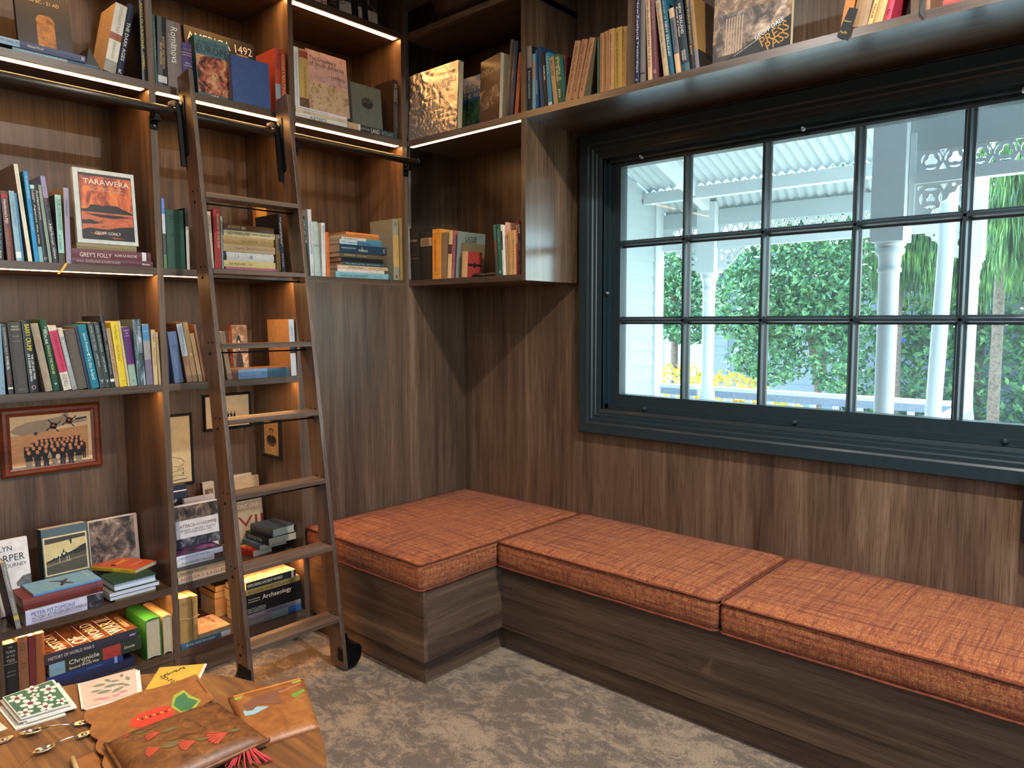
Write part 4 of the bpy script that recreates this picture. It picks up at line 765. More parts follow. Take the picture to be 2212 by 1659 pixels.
B('second upright tan journal on the shelf over the window',[-0.3874, -1.235, 2.4135],[0.0, -0.17, -90.0],[0.0198, 0.13, 0.2377],'#9c6e46',t=[('REPORTS OF THE ACCLIMATISATION SOCIETY', 0.08, 0.94, 0.4, 0.26, '#5a3c24')])
B('third upright tan journal, a paler one on the shelf over the window',[-0.3874, -1.2565, 2.4135],[0.0, -0.12, -90.0],[0.0268, 0.13, 0.2403],'#b4865a',t=[('REPORTS OF THE ACCLIMATISATION SOCIETY', 0.08, 0.94, 0.4, 0.26, '#5a3c24')])
B('thick yellow-tan journal on the shelf over the window',[-0.3874, -1.2867, 2.4135],[0.0, -0.85, -90.0],[0.037, 0.13, 0.2373],'#a8853e',t=[('REPORTS OF THE ACCLIMATISATION SOCIETY', 0.08, 0.94, 0.4, 0.26, '#5a3c24')])
B('last upright tan journal against the divider on the shelf over the window',[-0.3874, -1.3253, 2.4136],[0.0, 0.36, -90.0],[0.0198, 0.13, 0.2335],'#ae8044',t=[('REPORTS OF THE ACCLIMATISATION SOCIETY', 0.08, 0.94, 0.4, 0.26, '#5a3c24')])
B('navy book titled New Zealand Yesterdays on the shelf over the window',[-0.3854, -1.3792, 2.4136],[0.0, 0.21, -90.0],[0.0207, 0.2, 0.3411],'#22284a',k='h',t=[('NewZealand', 0.06, 0.5, 0.62, 0.5, '#f2ece0'), ('Yesterdays', 0.52, 0.87, 0.62, 0.5, '#f2ece0'), ('24', 'h', 0.95, 0.4, '#f2ece0')])
B('plain warm-grey book beside the navy one on the shelf over the window',[-0.3854, -1.4061, 2.4135],[0.0, -0.35, -90.0],[0.0212, 0.2, 0.329],'#77706c',b=[(0.88, 0.9, '#33333a')])
B('beige book titled MOUNTAINS TO THE SEA',[-0.3854, -1.4426, 2.4135],[0.0, -3.03, -90.0],[0.0181, 0.2, 0.3187],'#d3b08a',t=[('NEW ZEALAND: MOUNTAINS TO THE SEA', 0.04, 0.84, 0.5, 0.42, '#4a3428')])
B('mauve-brown book with a ring near its foot beside MOUNTAINS TO THE SEA',[-0.3834, -1.4625, 2.4135],[0.0, -3.27, -90.0],[0.0193, 0.19, 0.3157],'#6e4248',t=[('NEW ZEALAND WALKS', 0.03, 0.4, 0.5, 0.45, '#b08c88'), ('G', 'h', 0.9, 0.5, '#e0d0c8')])
B('beige book leaning left beside the teal portrait book',[-0.3854, -1.5132, 2.4135],[0.0, -8.45, -90.0],[0.0209, 0.19, 0.2956],'#c0a682',t=[('ESSAYS ON NEW ZEALAND', 0.05, 0.56, 0.5, 0.4, '#7a6a50'), ('LITERATURE', 0.6, 0.75, 0.5, 0.3, '#7a6a50')])
B('teal book titled Portrait of NEW ZEALAND leaning left',[-0.3854, -1.5361, 2.4135],[0.0, -8.22, -90.0],[0.0203, 0.2, 0.3057],'#1c5a70',k='h',t=[('Portrait of', 0.04, 0.3, 0.5, 0.4, '#b0d0d8'), ('NEW ZEALAND', 0.33, 0.76, 0.5, 0.45, '#f2ece0')])
B('shorter book with blue middle and tan ends leaning left',[-0.3854, -1.5659, 2.4135],[0.0, -8.41, -90.0],[0.0196, 0.17, 0.2487],'#c8a27c',b=[(0.0, 0.15, '#d8b890'), (0.15, 0.7, '#5a6672'), (0.7, 1, '#d8b088')],t=[('HOMELAND', 0.2, 0.6, 0.5, 0.4, '#303a44')])
B('dark slate book titled NEW ZEALAND Portrait of a Nation',[-0.3854, -1.5872, 2.4135],[0.0, -8.42, -90.0],[0.036, 0.2, 0.291],'#26333c',k='h',t=[('NEW ZEALAND', 0.13, 0.52, 0.66, 0.3, '#f2ece0'), ('Portrait of a Nation', 0.16, 0.54, 0.32, 0.24, '#f2ece0'), ('GRAHAM', 0.72, 0.86, 0.66, 0.2, '#f2ece0'), ('STEWART', 0.73, 0.86, 0.4, 0.2, '#f2ece0')],b=[(0.9, 1, '#3a5a66')])
B('black guide book with gold script leaning left',[-0.3854, -1.627, 2.4135],[0.0, -6.81, -90.0],[0.0185, 0.18, 0.2773],'#1b1d1c',t=[('New Zealand adventure guide', 0.05, 0.8, 0.5, 0.45, '#d8b66a')])
B('gold and grey spine with a brown fern-footed cover facing the window',[-0.3854, -1.6477, 2.4135],[0.0, -6.88, -90.0],[0.0156, 0.2, 0.2729],'#8a6636',sc='#a07c50',b=[(0, 0.75, '#a07c50'), (0.75, 1, '#7c7884')],cp=[(0, 1, 0.74, 1, 'ink'), (0.3, 0.9, 0.78, 0.98, 'fern')])
B('large photo-covered book with diagonal black title strip, face out over the window',[-0.3554, -1.709, 2.4135],[0.0, -3.0, -180.0],[0.022, 0.2881, 0.34],'#3a332e',cp=[(0, 1, 0, 0.8, 'blotch_sepia'), (0.05, 0.95, 0.5, 0.93, 'blotch_photo')],dg=1)
B('orange-tan book behind the hanging black card, shelf over the window',[-0.3674, -2.1551, 2.4183],[0.0, 9.16, -90.0],[0.0305, 0.15, 0.1598],'#b8743a')
B('wide dull tan volume leaning right, shelf over the window',[-0.3854, -2.1958, 2.4228],[0.0, 11.13, -90.0],[0.048, 0.13, 0.1447],'#8f7250',k='h')
B('cream-tan slim volume lettered TIGER leaning right',[-0.3854, -2.2473, 2.417],[0.0, 14.69, -90.0],[0.0139, 0.13, 0.1283],'#cfa468',t=[('TIGER', 0.5, 0.85, 0.5, 0.5, '#4a3420')])
B('tan volume leaning right between TIGER and the crimson one',[-0.3854, -2.264, 2.4196],[0.0, 13.98, -90.0],[0.0252, 0.13, 0.1222],'#bd9460',k='h')
B('crimson volume leaning right, last before the divider over the window',[-0.3854, -2.2946, 2.4174],[0.0, 11.98, -90.0],[0.0186, 0.13, 0.1138],'#b83048',k='h',t=[('Kim', 0.72, 0.86, 0.5, 0.5, '#3a1018')])
B('brown volume just right of the divider at the top edge of the picture',[-0.3854, -2.4081, 2.4135],[0.0, -1.56, -90.0],[0.0167, 0.13, 0.0801],'#7c5638',k='h')
B('red paperback lying flat at the top right edge of the picture',[-0.3854, -2.5073, 2.4135],[0.0, -90.0, -90.0],[0.0188, 0.14, 0.049],'#b8423c')
B('black book with pale capitals left of the red-brown mill book',[-2.1915, 0.01, 1.7002],[0.0, 0.52, 0.0],[0.0182, 0.15, 0.2329],'#191c1e',t=[('HARVEY', 0.45, 0.85, 0.5, 0.5, '#78a0b8'), ('PENGUIN', 0.86, 0.97, 0.5, 0.4, '#f2ece0')])
B('red-brown book with a red dot and a white mill title on its spine',[-2.1623, 0.01, 1.7],[0.0, -2.1, 0.0],[0.0193, 0.15, 0.236],'#6c3526',t=[("Henderson's Mill", 0.12, 0.46, 0.5, 0.46, '#f2ece0'), ('Anthony G. Flude', 0.54, 0.8, 0.5, 0.3, '#c87a30')],b=[(0.045, 0.09, '#b8302c')])
B('light blue paperback with a white square at its foot',[-2.1364, 0.01, 1.7],[0.0, -2.6, 0.0],[0.0162, 0.16, 0.2386],'#8fb2c0',t=[('A PEOPLE OF PORTS', 0.15, 0.5, 0.5, 0.35, '#5a7a8c')],b=[(0.87, 0.96, '#e4e8e4')])
B('slim mid-blue book between the light blue paperback and the tall cream book',[-2.1192, 0.01, 1.7],[0.0, -2.71, 0.0],[0.0058, 0.15, 0.2326],'#3c7aa4')
B('tall cream book with a grey-brown photo cover',[-2.1018, 0.008, 1.7],[0.0, -4.63, 0.0],[0.0121, 0.2, 0.3324],'#8f7a68',sc='#e8dcc4',t=[('AUCKLAND YESTERDAYS', 0.1, 0.48, 0.5, 0.4, '#b8a484')],cp=[(0.2, 0.9, 0.1, 0.5, 'ink')])
B('bright blue book titled An Island by the Sea',[-2.0818, 0.01, 1.7],[0.0, -3.58, 0.0],[0.0133, 0.18, 0.3123],'#1f7a92',sc='#2a8ec4',t=[('An Island by the Sea', 0.05, 0.3, 0.5, 0.45, '#f2ece0'), ('chronicle', 0.46, 0.65, 0.5, 0.35, '#a8d8e8')])
B('black and mint paperback titled Against the tide',[-2.0675, 0.01, 1.7],[0.0, -3.41, 0.0],[0.0123, 0.17, 0.2676],'#131416',sc='#131416',b=[(0, 0.05, '#b8dcc8'), (0.8, 1, '#8cb4b4')],t=[('ELSDON', 0.06, 0.22, 0.62, 0.36, '#f2ece0'), ('CRAIG', 0.06, 0.19, 0.34, 0.34, '#f2ece0'), ('Against the tide', 0.25, 0.76, 0.5, 0.5, '#f2ece0')])
B('black paperback titled Auckland then and now',[-2.0536, 0.01, 1.7],[0.0, -3.67, 0.0],[0.0127, 0.17, 0.2683],'#111214',t=[('Auckland', 0.07, 0.26, 0.5, 0.5, '#f2ece0'), ('THEN AND NOW', 0.27, 0.45, 0.5, 0.35, '#f2ece0'), ('[*]', 'h', 0.95, 0.6, '#f2ece0')])
B('grey-green slim book after the Auckland paperback',[-2.0375, 0.012, 1.7],[0.0, -4.31, 0.0],[0.0099, 0.17, 0.2711],'#8a9684')
B('tall lavender and black book leaning left',[-2.0228, 0.01, 1.7],[0.0, -5.2, 0.0],[0.0147, 0.2, 0.3032],'#8f86a0',sc='#2c2a34',b=[(0, 0.25, '#9a94b4'), (0.25, 1, 'blotch_dark')],t=[('Manukau', 0.12, 0.32, 0.5, 0.4, '#c86a7a'), ('Harbour tales', 0.55, 0.95, 0.5, 0.45, '#f2ece0')])
B('mint-spined book titled The Gumdiggers',[-2.0065, 0.01, 1.7],[0.0, -0.57, 0.0],[0.0191, 0.17, 0.2426],'#1e2226',sc='#a4cbbc',t=[('THE GUMDIGGERS', 0.06, 0.52, 0.66, 0.4, '#3a5a50'), ('The Story of Kauri Gum', 0.06, 0.5, 0.3, 0.28, '#4a6a60'), ('A.H.REED', 0.58, 0.8, 0.4, 0.4, '#3a4a44')],b=[(0.85, 1, '#4a4438')])
B('lilac-grey book standing left of the erupting mountain cover',[-1.983, 0.01, 1.7002],[0.0, 0.6, 0.0],[0.0164, 0.18, 0.2709],'#b49468',sc='#9c94a8',t=[('Kumutana', 0.17, 0.37, 0.5, 0.4, '#4a4460')],b=[(0, 0.04, '#a89cac')])
B('dark maroon book titled AUCKLAND & NORTHLAND lying lowest under the mountain cover',[-1.6833, 0.006, 1.7],[0.0, -90.0, 0.0],[0.0234, 0.17, 0.2835],'#5c3038',t=[('AUCKLAND & NORTHLAND', 0.16, 0.58, 0.5, 0.4, '#c8a8a4'), ('windows', 0.05, 0.14, 0.5, 0.3, '#c8a8a4'), ('Bateman', 0.86, 0.96, 0.5, 0.36, '#f2ece0')])
B('maroon book titled FOLLY lying under the mountain cover',[-1.6895, 0.006, 1.7238],[0.0, -90.0, 0.0],[0.033, 0.17, 0.2753],'#642c38',t=[("GREY'S FOLLY", 0.09, 0.48, 0.36, 0.5, '#f0dcd0'), ('ALAN LA ROCHE', 0.52, 0.81, 0.46, 0.3, '#f0dcd0')],b=[(0.88, 0.935, '#d8d4d0')])
B('olive book lying between the FOLLY book and the mountain cover',[-1.7323, 0.03, 1.7572],[0.0, -90.0, 0.0],[0.0224, 0.15, 0.2079],'#8a7c52')
B('silver-bordered book titled TARAWERA with a red erupting mountain, standing face out',[-1.9356, 0.0599, 1.78],[0.0, -4.0, -90.0],[0.024, 0.2138, 0.2772],'#c9ccc4',sc='#c9ccc4',tw=1)
B('slim blue-and-white landscape spine, first in the second bay above the green book',[-1.6392, 0.01, 1.7],[0.0, -0.12, 0.0],[0.0123, 0.18, 0.275],'#3c4a64',sc='#5a7cb8',b=[(0, 0.22, '#5a80c8'), (0.22, 0.5, '#c8c8cc'), (0.5, 0.8, '#4a4448'), (0.8, 1, '#5a7a4c')])
B('thick dark green cloth book beside the ladder',[-1.6221, 0.01, 1.7],[0.0, -0.36, 0.0],[0.0702, 0.17, 0.235],'#24493a',k='h',t=[('HISTORY OF', 'h', 0.11, 0.7, '#16302a'), ('WESTLAND', 'h', 0.16, 0.7, '#16302a'), ('CENTENNIAL', 'h', 0.43, 0.55, '#16302a')])
B('slim dark book with a white edge tucked left of the ladder stile',[-1.5477, 0.012, 1.7001],[0.0, 0.31, 0.0],[0.0118, 0.18, 0.2482],'#2c2422',sc='#2c2422',b=[(0.3, 1, '#c8c0b8')])
B('ivory book standing right of the ladder stile beside the tartan one',[-1.46, 0.01, 1.7],[0.0, -1.76, 0.0],[0.027, 0.15, 0.2435],'#cbbfa4',k='h',t=[('WATERS OF THE', 'h', 0.14, 0.8, '#6a6254'), ('WORLD', 'h', 0.22, 0.6, '#6a6254')],b=[(0.35, 0.355, '#8a806c'), (0.06, 0.065, '#8a806c')])
B('red tartan book titled OF THE GLEN',[-1.4311, 0.01, 1.7],[0.0, 0.07, 0.0],[0.028, 0.17, 0.257],'#8c1f24',t=[('CAMERONS OF THE GLEN', 0.08, 0.62, 0.66, 0.34, '#e0c890')],b=[(0, 1, 'tartan')])
B('slim pale teal book between the tartan one and the pile',[-1.4003, 0.012, 1.7],[0.0, 0.03, 0.0],[0.0084, 0.15, 0.2298],'#7a9494',b=[(0, 0.08, '#c8c8cc'), (0.1, 1, '#7f9a96')])
B('pink book lying at the foot of the seven-book pile behind the ladder',[-1.1504, 0.008, 1.7],[0.0, -90.0, 0.0],[0.0209, 0.16, 0.2356],'#b0627c')
B('pale yellow book titled OLD WESTLAND lying in the pile behind the ladder',[-1.1551, 0.008, 1.7213],[0.0, -90.0, 0.0],[0.0265, 0.16, 0.2379],'#d3bd7e',t=[('OLD WESTLAND', 0.09, 0.4, 0.5, 0.42, '#3a3020'), ('Lord', 0.46, 0.54, 0.5, 0.36, '#7a6a44')])
B('white-spined book with a small standing figure lying in the pile behind the ladder',[-1.1616, 0.008, 1.7481],[0.0, -90.0, 0.0],[0.0372, 0.16, 0.2322],'#c9c9c4',k='h',b=[(0, 0.06, '#2c2c30'), (0.06, 1, '#cfd0cc')],t=[('Anecdotal', 'h', 0.22, 0.5, '#3a3a3a'), ('Tales', 'h', 0.28, 0.4, '#3a3a3a'), ('&', 'h', 0.53, 0.5, '#5a6470')])
B('lower of two plain tan books in the pile behind the ladder',[-1.1542, 0.008, 1.7857],[0.0, -90.0, 0.0],[0.0313, 0.16, 0.2393],'#b99c74',t=[('Together, The Land and its People', 0.2, 0.94, 0.5, 0.32, '#6a5236')])
B('upper of two plain tan books in the pile behind the ladder',[-1.1598, 0.008, 1.8174],[0.0, -90.0, 0.0],[0.0325, 0.16, 0.233],'#b49562',k='h',t=[('Heart of the Land', 0.34, 0.66, 0.5, 0.3, '#6a5230'), ('J.C.Pascoe', 0.72, 0.94, 0.5, 0.3, '#6a5230')])
B('cream book titled FIORDLAND lying in the pile behind the ladder',[-1.1533, 0.008, 1.8503],[0.0, -90.0, 0.0],[0.0264, 0.16, 0.2359],'#d8c89c',k='h',t=[('LADY FIORDLAND', 0.06, 0.5, 0.5, 0.55, '#2a2418'), ('John Hall-Jones', 0.55, 0.9, 0.5, 0.36, '#4a4234')])
B('brown glossy book on top of the pile behind the ladder',[-1.1577, 0.008, 1.8771],[0.0, -90.0, 0.0],[0.024, 0.16, 0.2286],'#5a3a1c',t=[('JACKSONS', 0.07, 0.3, 0.5, 0.6, '#d8b66a'), ('BAY', 0.34, 0.42, 0.5, 0.4, '#e8dcc0')])
B('tan upright book at the right end of the pile behind the ladder',[-1.1468, 0.012, 1.7],[0.0, -0.64, 0.0],[0.0129, 0.16, 0.1757],'#a8875a')
B('very slim upright book between the tan and the black one behind the ladder',[-1.1318, 0.012, 1.7],[0.0, -1.11, 0.0],[0.0054, 0.16, 0.1756],'#4a5a60',b=[(0, 0.1, '#d8c8a0'), (0.4, 0.9, '#c8903c')])
B("tall black book leaning left with pale lettering near the ladder's right stile",[-1.1195, 0.012, 1.7],[0.0, -3.23, 0.0],[0.0158, 0.2, 0.2694],'#15161c',sc='#1f2836',t=[('THE DESOLATE COAST', 0.05, 0.55, 0.66, 0.3, '#f2ece0'), ('HISTORY OF TASMANIA', 0.14, 0.5, 0.34, 0.3, '#f2ece0'), ('PETER', 0.66, 0.88, 0.5, 0.4, '#b8b8c0')],cp=[(0.15, 0.8, 0.14, 0.2, 'lines'), (0.2, 0.8, 0.3, 0.36, 'lines')])
B('orange-yellow book standing at the back behind the tall black book',[-1.12, 0.246, 1.7],[0.0, -3.0, -90.0],[0.03, 0.056, 0.3431],'#d8953a')
B('dark green book with pale lettering by the right ladder stile, third bay',[-0.9952, 0.01, 1.7],[0.0, -4.97, 0.0],[0.0185, 0.15, 0.2718],'#1d2c24',t=[('SPIRIT OF THE', 0.06, 0.45, 0.7, 0.4, '#c8d0c0'), ('SOUTH LAND', 0.1, 0.5, 0.3, 0.4, '#c8d0c0')])
B('tall white book with blue and red capitals, third bay',[-0.9754, 0.01, 1.7],[0.0, -1.64, 0.0],[0.0193, 0.18, 0.3052],'#d9d8d8',t=[('TODAY IN', 0.17, 0.33, 0.5, 0.5, '#3a5a94'), ('NEW ZEALAND', 0.34, 0.52, 0.5, 0.5, '#b83a4a'), ('HISTORY', 0.53, 0.68, 0.5, 0.5, '#3a5a94'), ('A B KEY', 0.85, 0.97, 0.5, 0.4, '#555555')])
B('pale mint-grey book with a white moon on its spine',[-0.9504, 0.01, 1.7],[0.0, -2.47, 0.0],[0.0322, 0.15, 0.2513],'#b4c4bc',k='h',t=[('J. McLean', 'h', 0.44, 0.9, '#3a4a4a'), ('O', 'h', 0.14, 0.5, '#e8efe8'), ('AWA', 'h', 0.93, 0.4, '#5a6a64')])
B('white paperback between the mint-grey and the orange book',[-0.9137, 0.01, 1.7001],[0.0, 0.3, 0.0],[0.0199, 0.15, 0.2504],'#e2dfda',t=[('BENEATH', 0.05, 0.2, 0.6, 0.4, '#555555'), ('a New Zealand life', 0.22, 0.6, 0.5, 0.25, '#8a8a8a'), ('O', 'h', 0.95, 0.4, '#8a8a50')])
B('bright orange book standing left of the tall horizontal pile',[-0.8899, 0.01, 1.7],[0.0, -0.63, 0.0],[0.0194, 0.14, 0.2098],'#d9702c',t=[('THE HIGH COUNTRY', 0.45, 0.8, 0.5, 0.35, '#8a3a10')])
B('pale turquoise book with dark capitals lying at the bottom of the third-bay pile',[-0.5264, 0.006, 1.7],[0.0, -90.0, 0.0],[0.027, 0.17, 0.3154],'#7fb3bc',t=[('THOMAS GILCHRIST', 0.08, 0.6, 0.36, 0.5, '#25373c'), ('A life in the colony', 0.7, 0.86, 0.4, 0.28, '#4a6468')])
B('off-white thin book lying above the turquoise one',[-0.5503, 0.008, 1.7274],[0.0, -90.0, 0.0],[0.0159, 0.16, 0.2795],'#ddd0c4',t=[('HISTORY', 0.6, 0.72, 0.5, 0.3, '#a8988c')])
B('cream book with dark decorative lettering lying in the third-bay pile',[-0.5299, 0.006, 1.7437],[0.0, -90.0, 0.0],[0.0155, 0.17, 0.3028],'#d9b894',t=[('The Wonders of Nature', 0.2, 0.5, 0.5, 0.6, '#4a3020'), ('Otago Goldfields', 0.62, 0.96, 0.5, 0.5, '#6a4a2c')])
B('dark teal book lying in the third-bay pile',[-0.5421, 0.008, 1.7597],[0.0, -90.0, 0.0],[0.0174, 0.16, 0.2555],'#2f4d54',t=[('The Story of the', 0.06, 0.5, 0.5, 0.5, '#b8ccc8'), ('Kiwi Cookery', 0.55, 0.85, 0.5, 0.45, '#b8ccc8')])
B('black book lying in the third-bay pile under the olive one',[-0.555, 0.008, 1.7774],[0.0, -90.0, 0.0],[0.0215, 0.16, 0.2514],'#17171a')
B('olive-grey book lying in the third-bay pile',[-0.5714, 0.01, 1.7993],[0.0, -90.0, 0.0],[0.0215, 0.16, 0.2437],'#5c5440',t=[('WANDERINGS', 0.1, 0.36, 0.5, 0.32, '#c8bc98'), ('in the south', 0.42, 0.65, 0.5, 0.26, '#c8bc98')])
B('thick navy book titled TWO WORLDS lying in the third-bay pile',[-0.5333, 0.006, 1.8213],[0.0, -90.0, 0.0],[0.0395, 0.17, 0.2826],'#1f3d50',t=[('ANNE SALMOND', 0.03, 0.33, 0.55, 0.2, '#c8d4d8'), ('TWO', 'h', 0.46, 0.5, '#f2ece0'), ('WORLDS', 'h', 0.5, 0.01, '#f2ece0'), ('WORLDS', 0.38, 0.58, 0.36, 0.28, '#f2ece0'), ('M', 'h', 0.94, 0.4, '#d88a6a')])
B('light blue book lying above TWO WORLDS',[-0.5589, 0.01, 1.8611],[0.0, -90.0, 0.0],[0.0212, 0.17, 0.2544],'#7fa4b8',t=[('The Clutha in Question', 0.2, 0.72, 0.45, 0.45, '#20405a'), ('BLAIR', 0.04, 0.12, 0.6, 0.3, '#3a5a6a')],b=[(0, 0.4, '#b8ccd4'), (0.4, 1, '#4a7c98')])
B('thin white book lying second from the top of the third-bay pile',[-0.5627, 0.012, 1.8827],[0.0, -90.0, 0.0],[0.0132, 0.16, 0.2366],'#c8ccc4',t=[('HISTORIC WELLINGTON', 0.05, 0.38, 0.5, 0.5, '#3a3a3a')],b=[(0, 0.6, '#d0d4cc'), (0.6, 1, '#5a8a94')])
B('orange book lying on top of the third-bay pile',[-0.5748, 0.014, 1.8963],[0.0, -90.0, 0.0],[0.0262, 0.16, 0.1973],'#cf7f3e',k='h',t=[('JOURNAL OF A VOYAGE', 0.2, 0.8, 0.5, 0.28, '#8a4a1c')])
B('large grey book with a wide yellow wrapper standing right of the third-bay pile',[-0.4877, 0.01, 1.7],[0.0, -0.5, 0.0],[0.0361, 0.19, 0.3112],'#8c8a78',sc='#9a967e',t=[('U', 'h', 0.08, 0.4, '#2a2a24'), ('B', 'h', 0.94, 0.35, '#2a2a24')],b=[(0.26, 0.78, '#c8a264')],cp=[(0, 1, 0.26, 0.8, 'wrapper')])
B('brown-tan book between the yellow wrapper and the corner post',[-0.4446, 0.012, 1.7],[0.0, -0.11, 0.0],[0.0185, 0.18, 0.3205],'#9a8350')
B('pale blue book with a horned emblem at the left edge of the crowded row',[-2.2092, 0.008, 1.2378],[0.0, -0.21, 0.0],[0.0154, 0.15, 0.2458],'#7d98a8',t=[('Y', 'h', 0.92, 0.5, '#3a4a5a')])
B('slim dark book with a long white title, next to WILD CARGO',[-2.1847, 0.008, 1.2378],[0.0, -2.23, 0.0],[0.0146, 0.16, 0.2446],'#33312f',t=[('THE UNCONVENTIONAL CAREER OF', 0.05, 0.44, 0.5, 0.4, '#c8c4bc'), ('DR MURIEL BELL', 0.46, 0.66, 0.5, 0.46, '#f2ece0'), ('DIANA BROWN', 0.68, 0.86, 0.5, 0.36, '#b0504a')],b=[(0.905, 0.93, '#d8d0c4')])
B('thick grey cloth book titled WILD CARGO',[-2.1639, 0.008, 1.2378],[0.0, -2.75, 0.0],[0.0401, 0.16, 0.2501],'#4b4742',k='h',t=[('WILD', 'h', 0.065, 0.52, '#d8cfbc'), ('CARGO', 'h', 0.105, 0.66, '#d8cfbc'), ('FRANK BUCK', 'h', 0.2, 0.5, '#b8b0a0'), ('EDWARD ANTHONY', 'h', 0.27, 0.6, '#b8b0a0'), ('JARROLDS', 'h', 0.95, 0.6, '#8a8478')])
B('black paperback with big yellow capitals beside WILD CARGO',[-2.1211, 0.008, 1.2378],[0.0, -3.09, 0.0],[0.0265, 0.16, 0.2547],'#0e0f12',t=[('BARRY CRUMP', 0.05, 0.42, 0.55, 0.52, '#ead43a'), ('THE LIFE AND TIMES', 0.47, 0.82, 0.72, 0.26, '#f2ece0'), ('OF A GOOD KEEN MAN', 0.46, 0.84, 0.36, 0.26, '#f2ece0'), ('O', 'h', 0.93, 0.5, '#d0a0a0')])
B('beige glossy book between the black and the green ones',[-2.0725, 0.008, 1.2378],[0.0, -8.1, 0.0],[0.0229, 0.15, 0.2451],'#a3937c',k='h',t=[('FRONTIERS', 0.24, 0.4, 0.5, 0.25, '#a05a4a'), ('LEES', 0.7, 0.8, 0.5, 0.25, '#a05a4a')])
B('dark green book with white and cream capitals in the crowded row',[-2.0469, 0.008, 1.2378],[0.0, -7.04, 0.0],[0.0199, 0.16, 0.2594],'#1f4d34',k='h',t=[('H HALL', 0.1, 0.22, 0.66, 0.4, '#f2ece0'), ('HOUSE', 0.14, 0.34, 0.36, 0.4, '#f2ece0'), ('SHOULD THE MOA BE', 0.36, 0.76, 0.5, 0.4, '#d8d088'), ('w', 'h', 0.9, 0.45, '#f2ece0')])
B('cream book with a hot pink upper spine in the crowded row',[-2.0152, 0.008, 1.2378],[0.0, -9.7, 0.0],[0.026, 0.15, 0.2377],'#d6c6b2',b=[(0.075, 0.72, '#c93058')],t=[('GORDON LEKY LEON', 0.12, 0.72, 0.55, 0.34, '#5a1a30'), ('The Red', 0.74, 0.94, 0.36, 0.3, '#5a5048'), ('Castle', 0.76, 0.92, 0.66, 0.3, '#5a5048')])
B('pale grey-blue paperback beside the hot pink book',[-1.987, 0.008, 1.2378],[0.0, -9.32, 0.0],[0.0147, 0.15, 0.2303],'#9a9c9a',b=[(0, 0.14, '#d4c4ac')],t=[('ROUGH HIDE', 0.2, 0.6, 0.5, 0.4, '#e4e0d8'), ('O', 'h', 0.965, 0.5, '#4a4a4a')])
B('thick plain grey-brown cloth book in the crowded row',[-1.9705, 0.008, 1.2378],[0.0, -8.36, 0.0],[0.0343, 0.15, 0.224],'#5f564a',k='h')
B('navy slim book left of the teal one in the crowded row',[-1.934, 0.012, 1.2378],[0.0, -8.29, 0.0],[0.0095, 0.16, 0.2333],'#1a2440')
B('teal book titled To the Is-land',[-1.9226, 0.008, 1.2378],[0.0, -8.63, 0.0],[0.027, 0.16, 0.2405],'#257c8c',k='h',t=[('Janet Frame', 0.13, 0.42, 0.5, 0.42, '#d8ecec'), ('To the Is-land', 0.5, 0.86, 0.5, 0.46, '#d8ecec'), ('4', 'h', 0.465, 0.4, '#d8ecec')])
B('first of two dark slate-green books right of the teal one',[-1.8932, 0.008, 1.2378],[0.0, -7.71, 0.0],[0.0191, 0.16, 0.2496],'#39423f',t=[('ANGEL AT MY TABLE', 0.05, 0.42, 0.5, 0.4, '#a8b4ac'), ('JANET FRAME', 0.48, 0.68, 0.5, 0.4, '#c8ccc0'), ('Y', 'h', 0.9, 0.5, '#f2ece0')])
B('second of two dark slate-green books right of the teal one',[-1.8734, 0.008, 1.2378],[0.0, -7.15, 0.0],[0.0167, 0.16, 0.2492],'#2f3936',t=[('ENVOY FROM MIRROR', 0.05, 0.45, 0.5, 0.4, '#a8b4ac'), ('JANET FRAME', 0.52, 0.76, 0.5, 0.4, '#c8ccc0'), ('Y', 'h', 0.9, 0.5, '#f2ece0')])
B('tall black paperback rising above the crowded row',[-1.8549, 0.008, 1.2378],[0.0, -5.75, 0.0],[0.0132, 0.2, 0.2739],'#1a1b1f',t=[('AUTOBIOGRAPHY', 0.1, 0.35, 0.5, 0.4, '#a8a49c'), ('WRESTLING WITH THE ANGEL', 0.4, 0.82, 0.5, 0.4, '#a8a49c')],b=[(0.88, 0.92, '#e0dcd4')])
B('tan paperback between the tall black and the yellow book',[-1.8399, 0.01, 1.2378],[0.0, -5.9, 0.0],[0.0144, 0.14, 0.227],'#ab8e64',t=[('MY LIFE', 0.3, 0.75, 0.5, 0.4, '#a8543c')])
B('bright yellow paperback in the crowded row',[-1.8245, 0.008, 1.2378],[0.0, -5.25, 0.0],[0.0254, 0.16, 0.2498],'#e0c022',t=[('The Wayne Book', 0.05, 0.28, 0.5, 0.34, '#7a6a10'), ('Charles Brasch', 0.35, 0.6, 0.5, 0.36, '#7a6a10'), ('oxford', 'h', 0.91, 0.5, '#7a6a10')])
B('slim beige book right of the bright yellow one',[-1.7961, 0.01, 1.2378],[0.0, -5.63, 0.0],[0.0082, 0.17, 0.2539],'#cbb391')
B('purple and mint book with slanting join in the crowded row',[-1.7864, 0.008, 1.2378],[0.0, -4.92, 0.0],[0.0243, 0.15, 0.2304],'#94a894',b=[(0, 0.62, '#561c62'), (0.62, 0.64, '#784a80')],t=[('FREEDOM', 'h', 0.06, 0.8, '#e8d8e8'), ('IN', 'h', 0.105, 0.25, '#e8d8e8'), ('CHAINS', 'h', 0.15, 0.7, '#e8d8e8'), ('Y', 'h', 0.92, 0.4, '#2a4a3a')])
B('glossy dark grey-blue wrapped book in the crowded row',[-1.7598, 0.008, 1.2378],[0.0, -1.9, 0.0],[0.0292, 0.16, 0.2585],'#47585c',b=[(0, 1, 'blotch_gloss')],t=[('SHACKLETON', 0.1, 0.5, 0.75, 0.3, '#c8d4d8')])
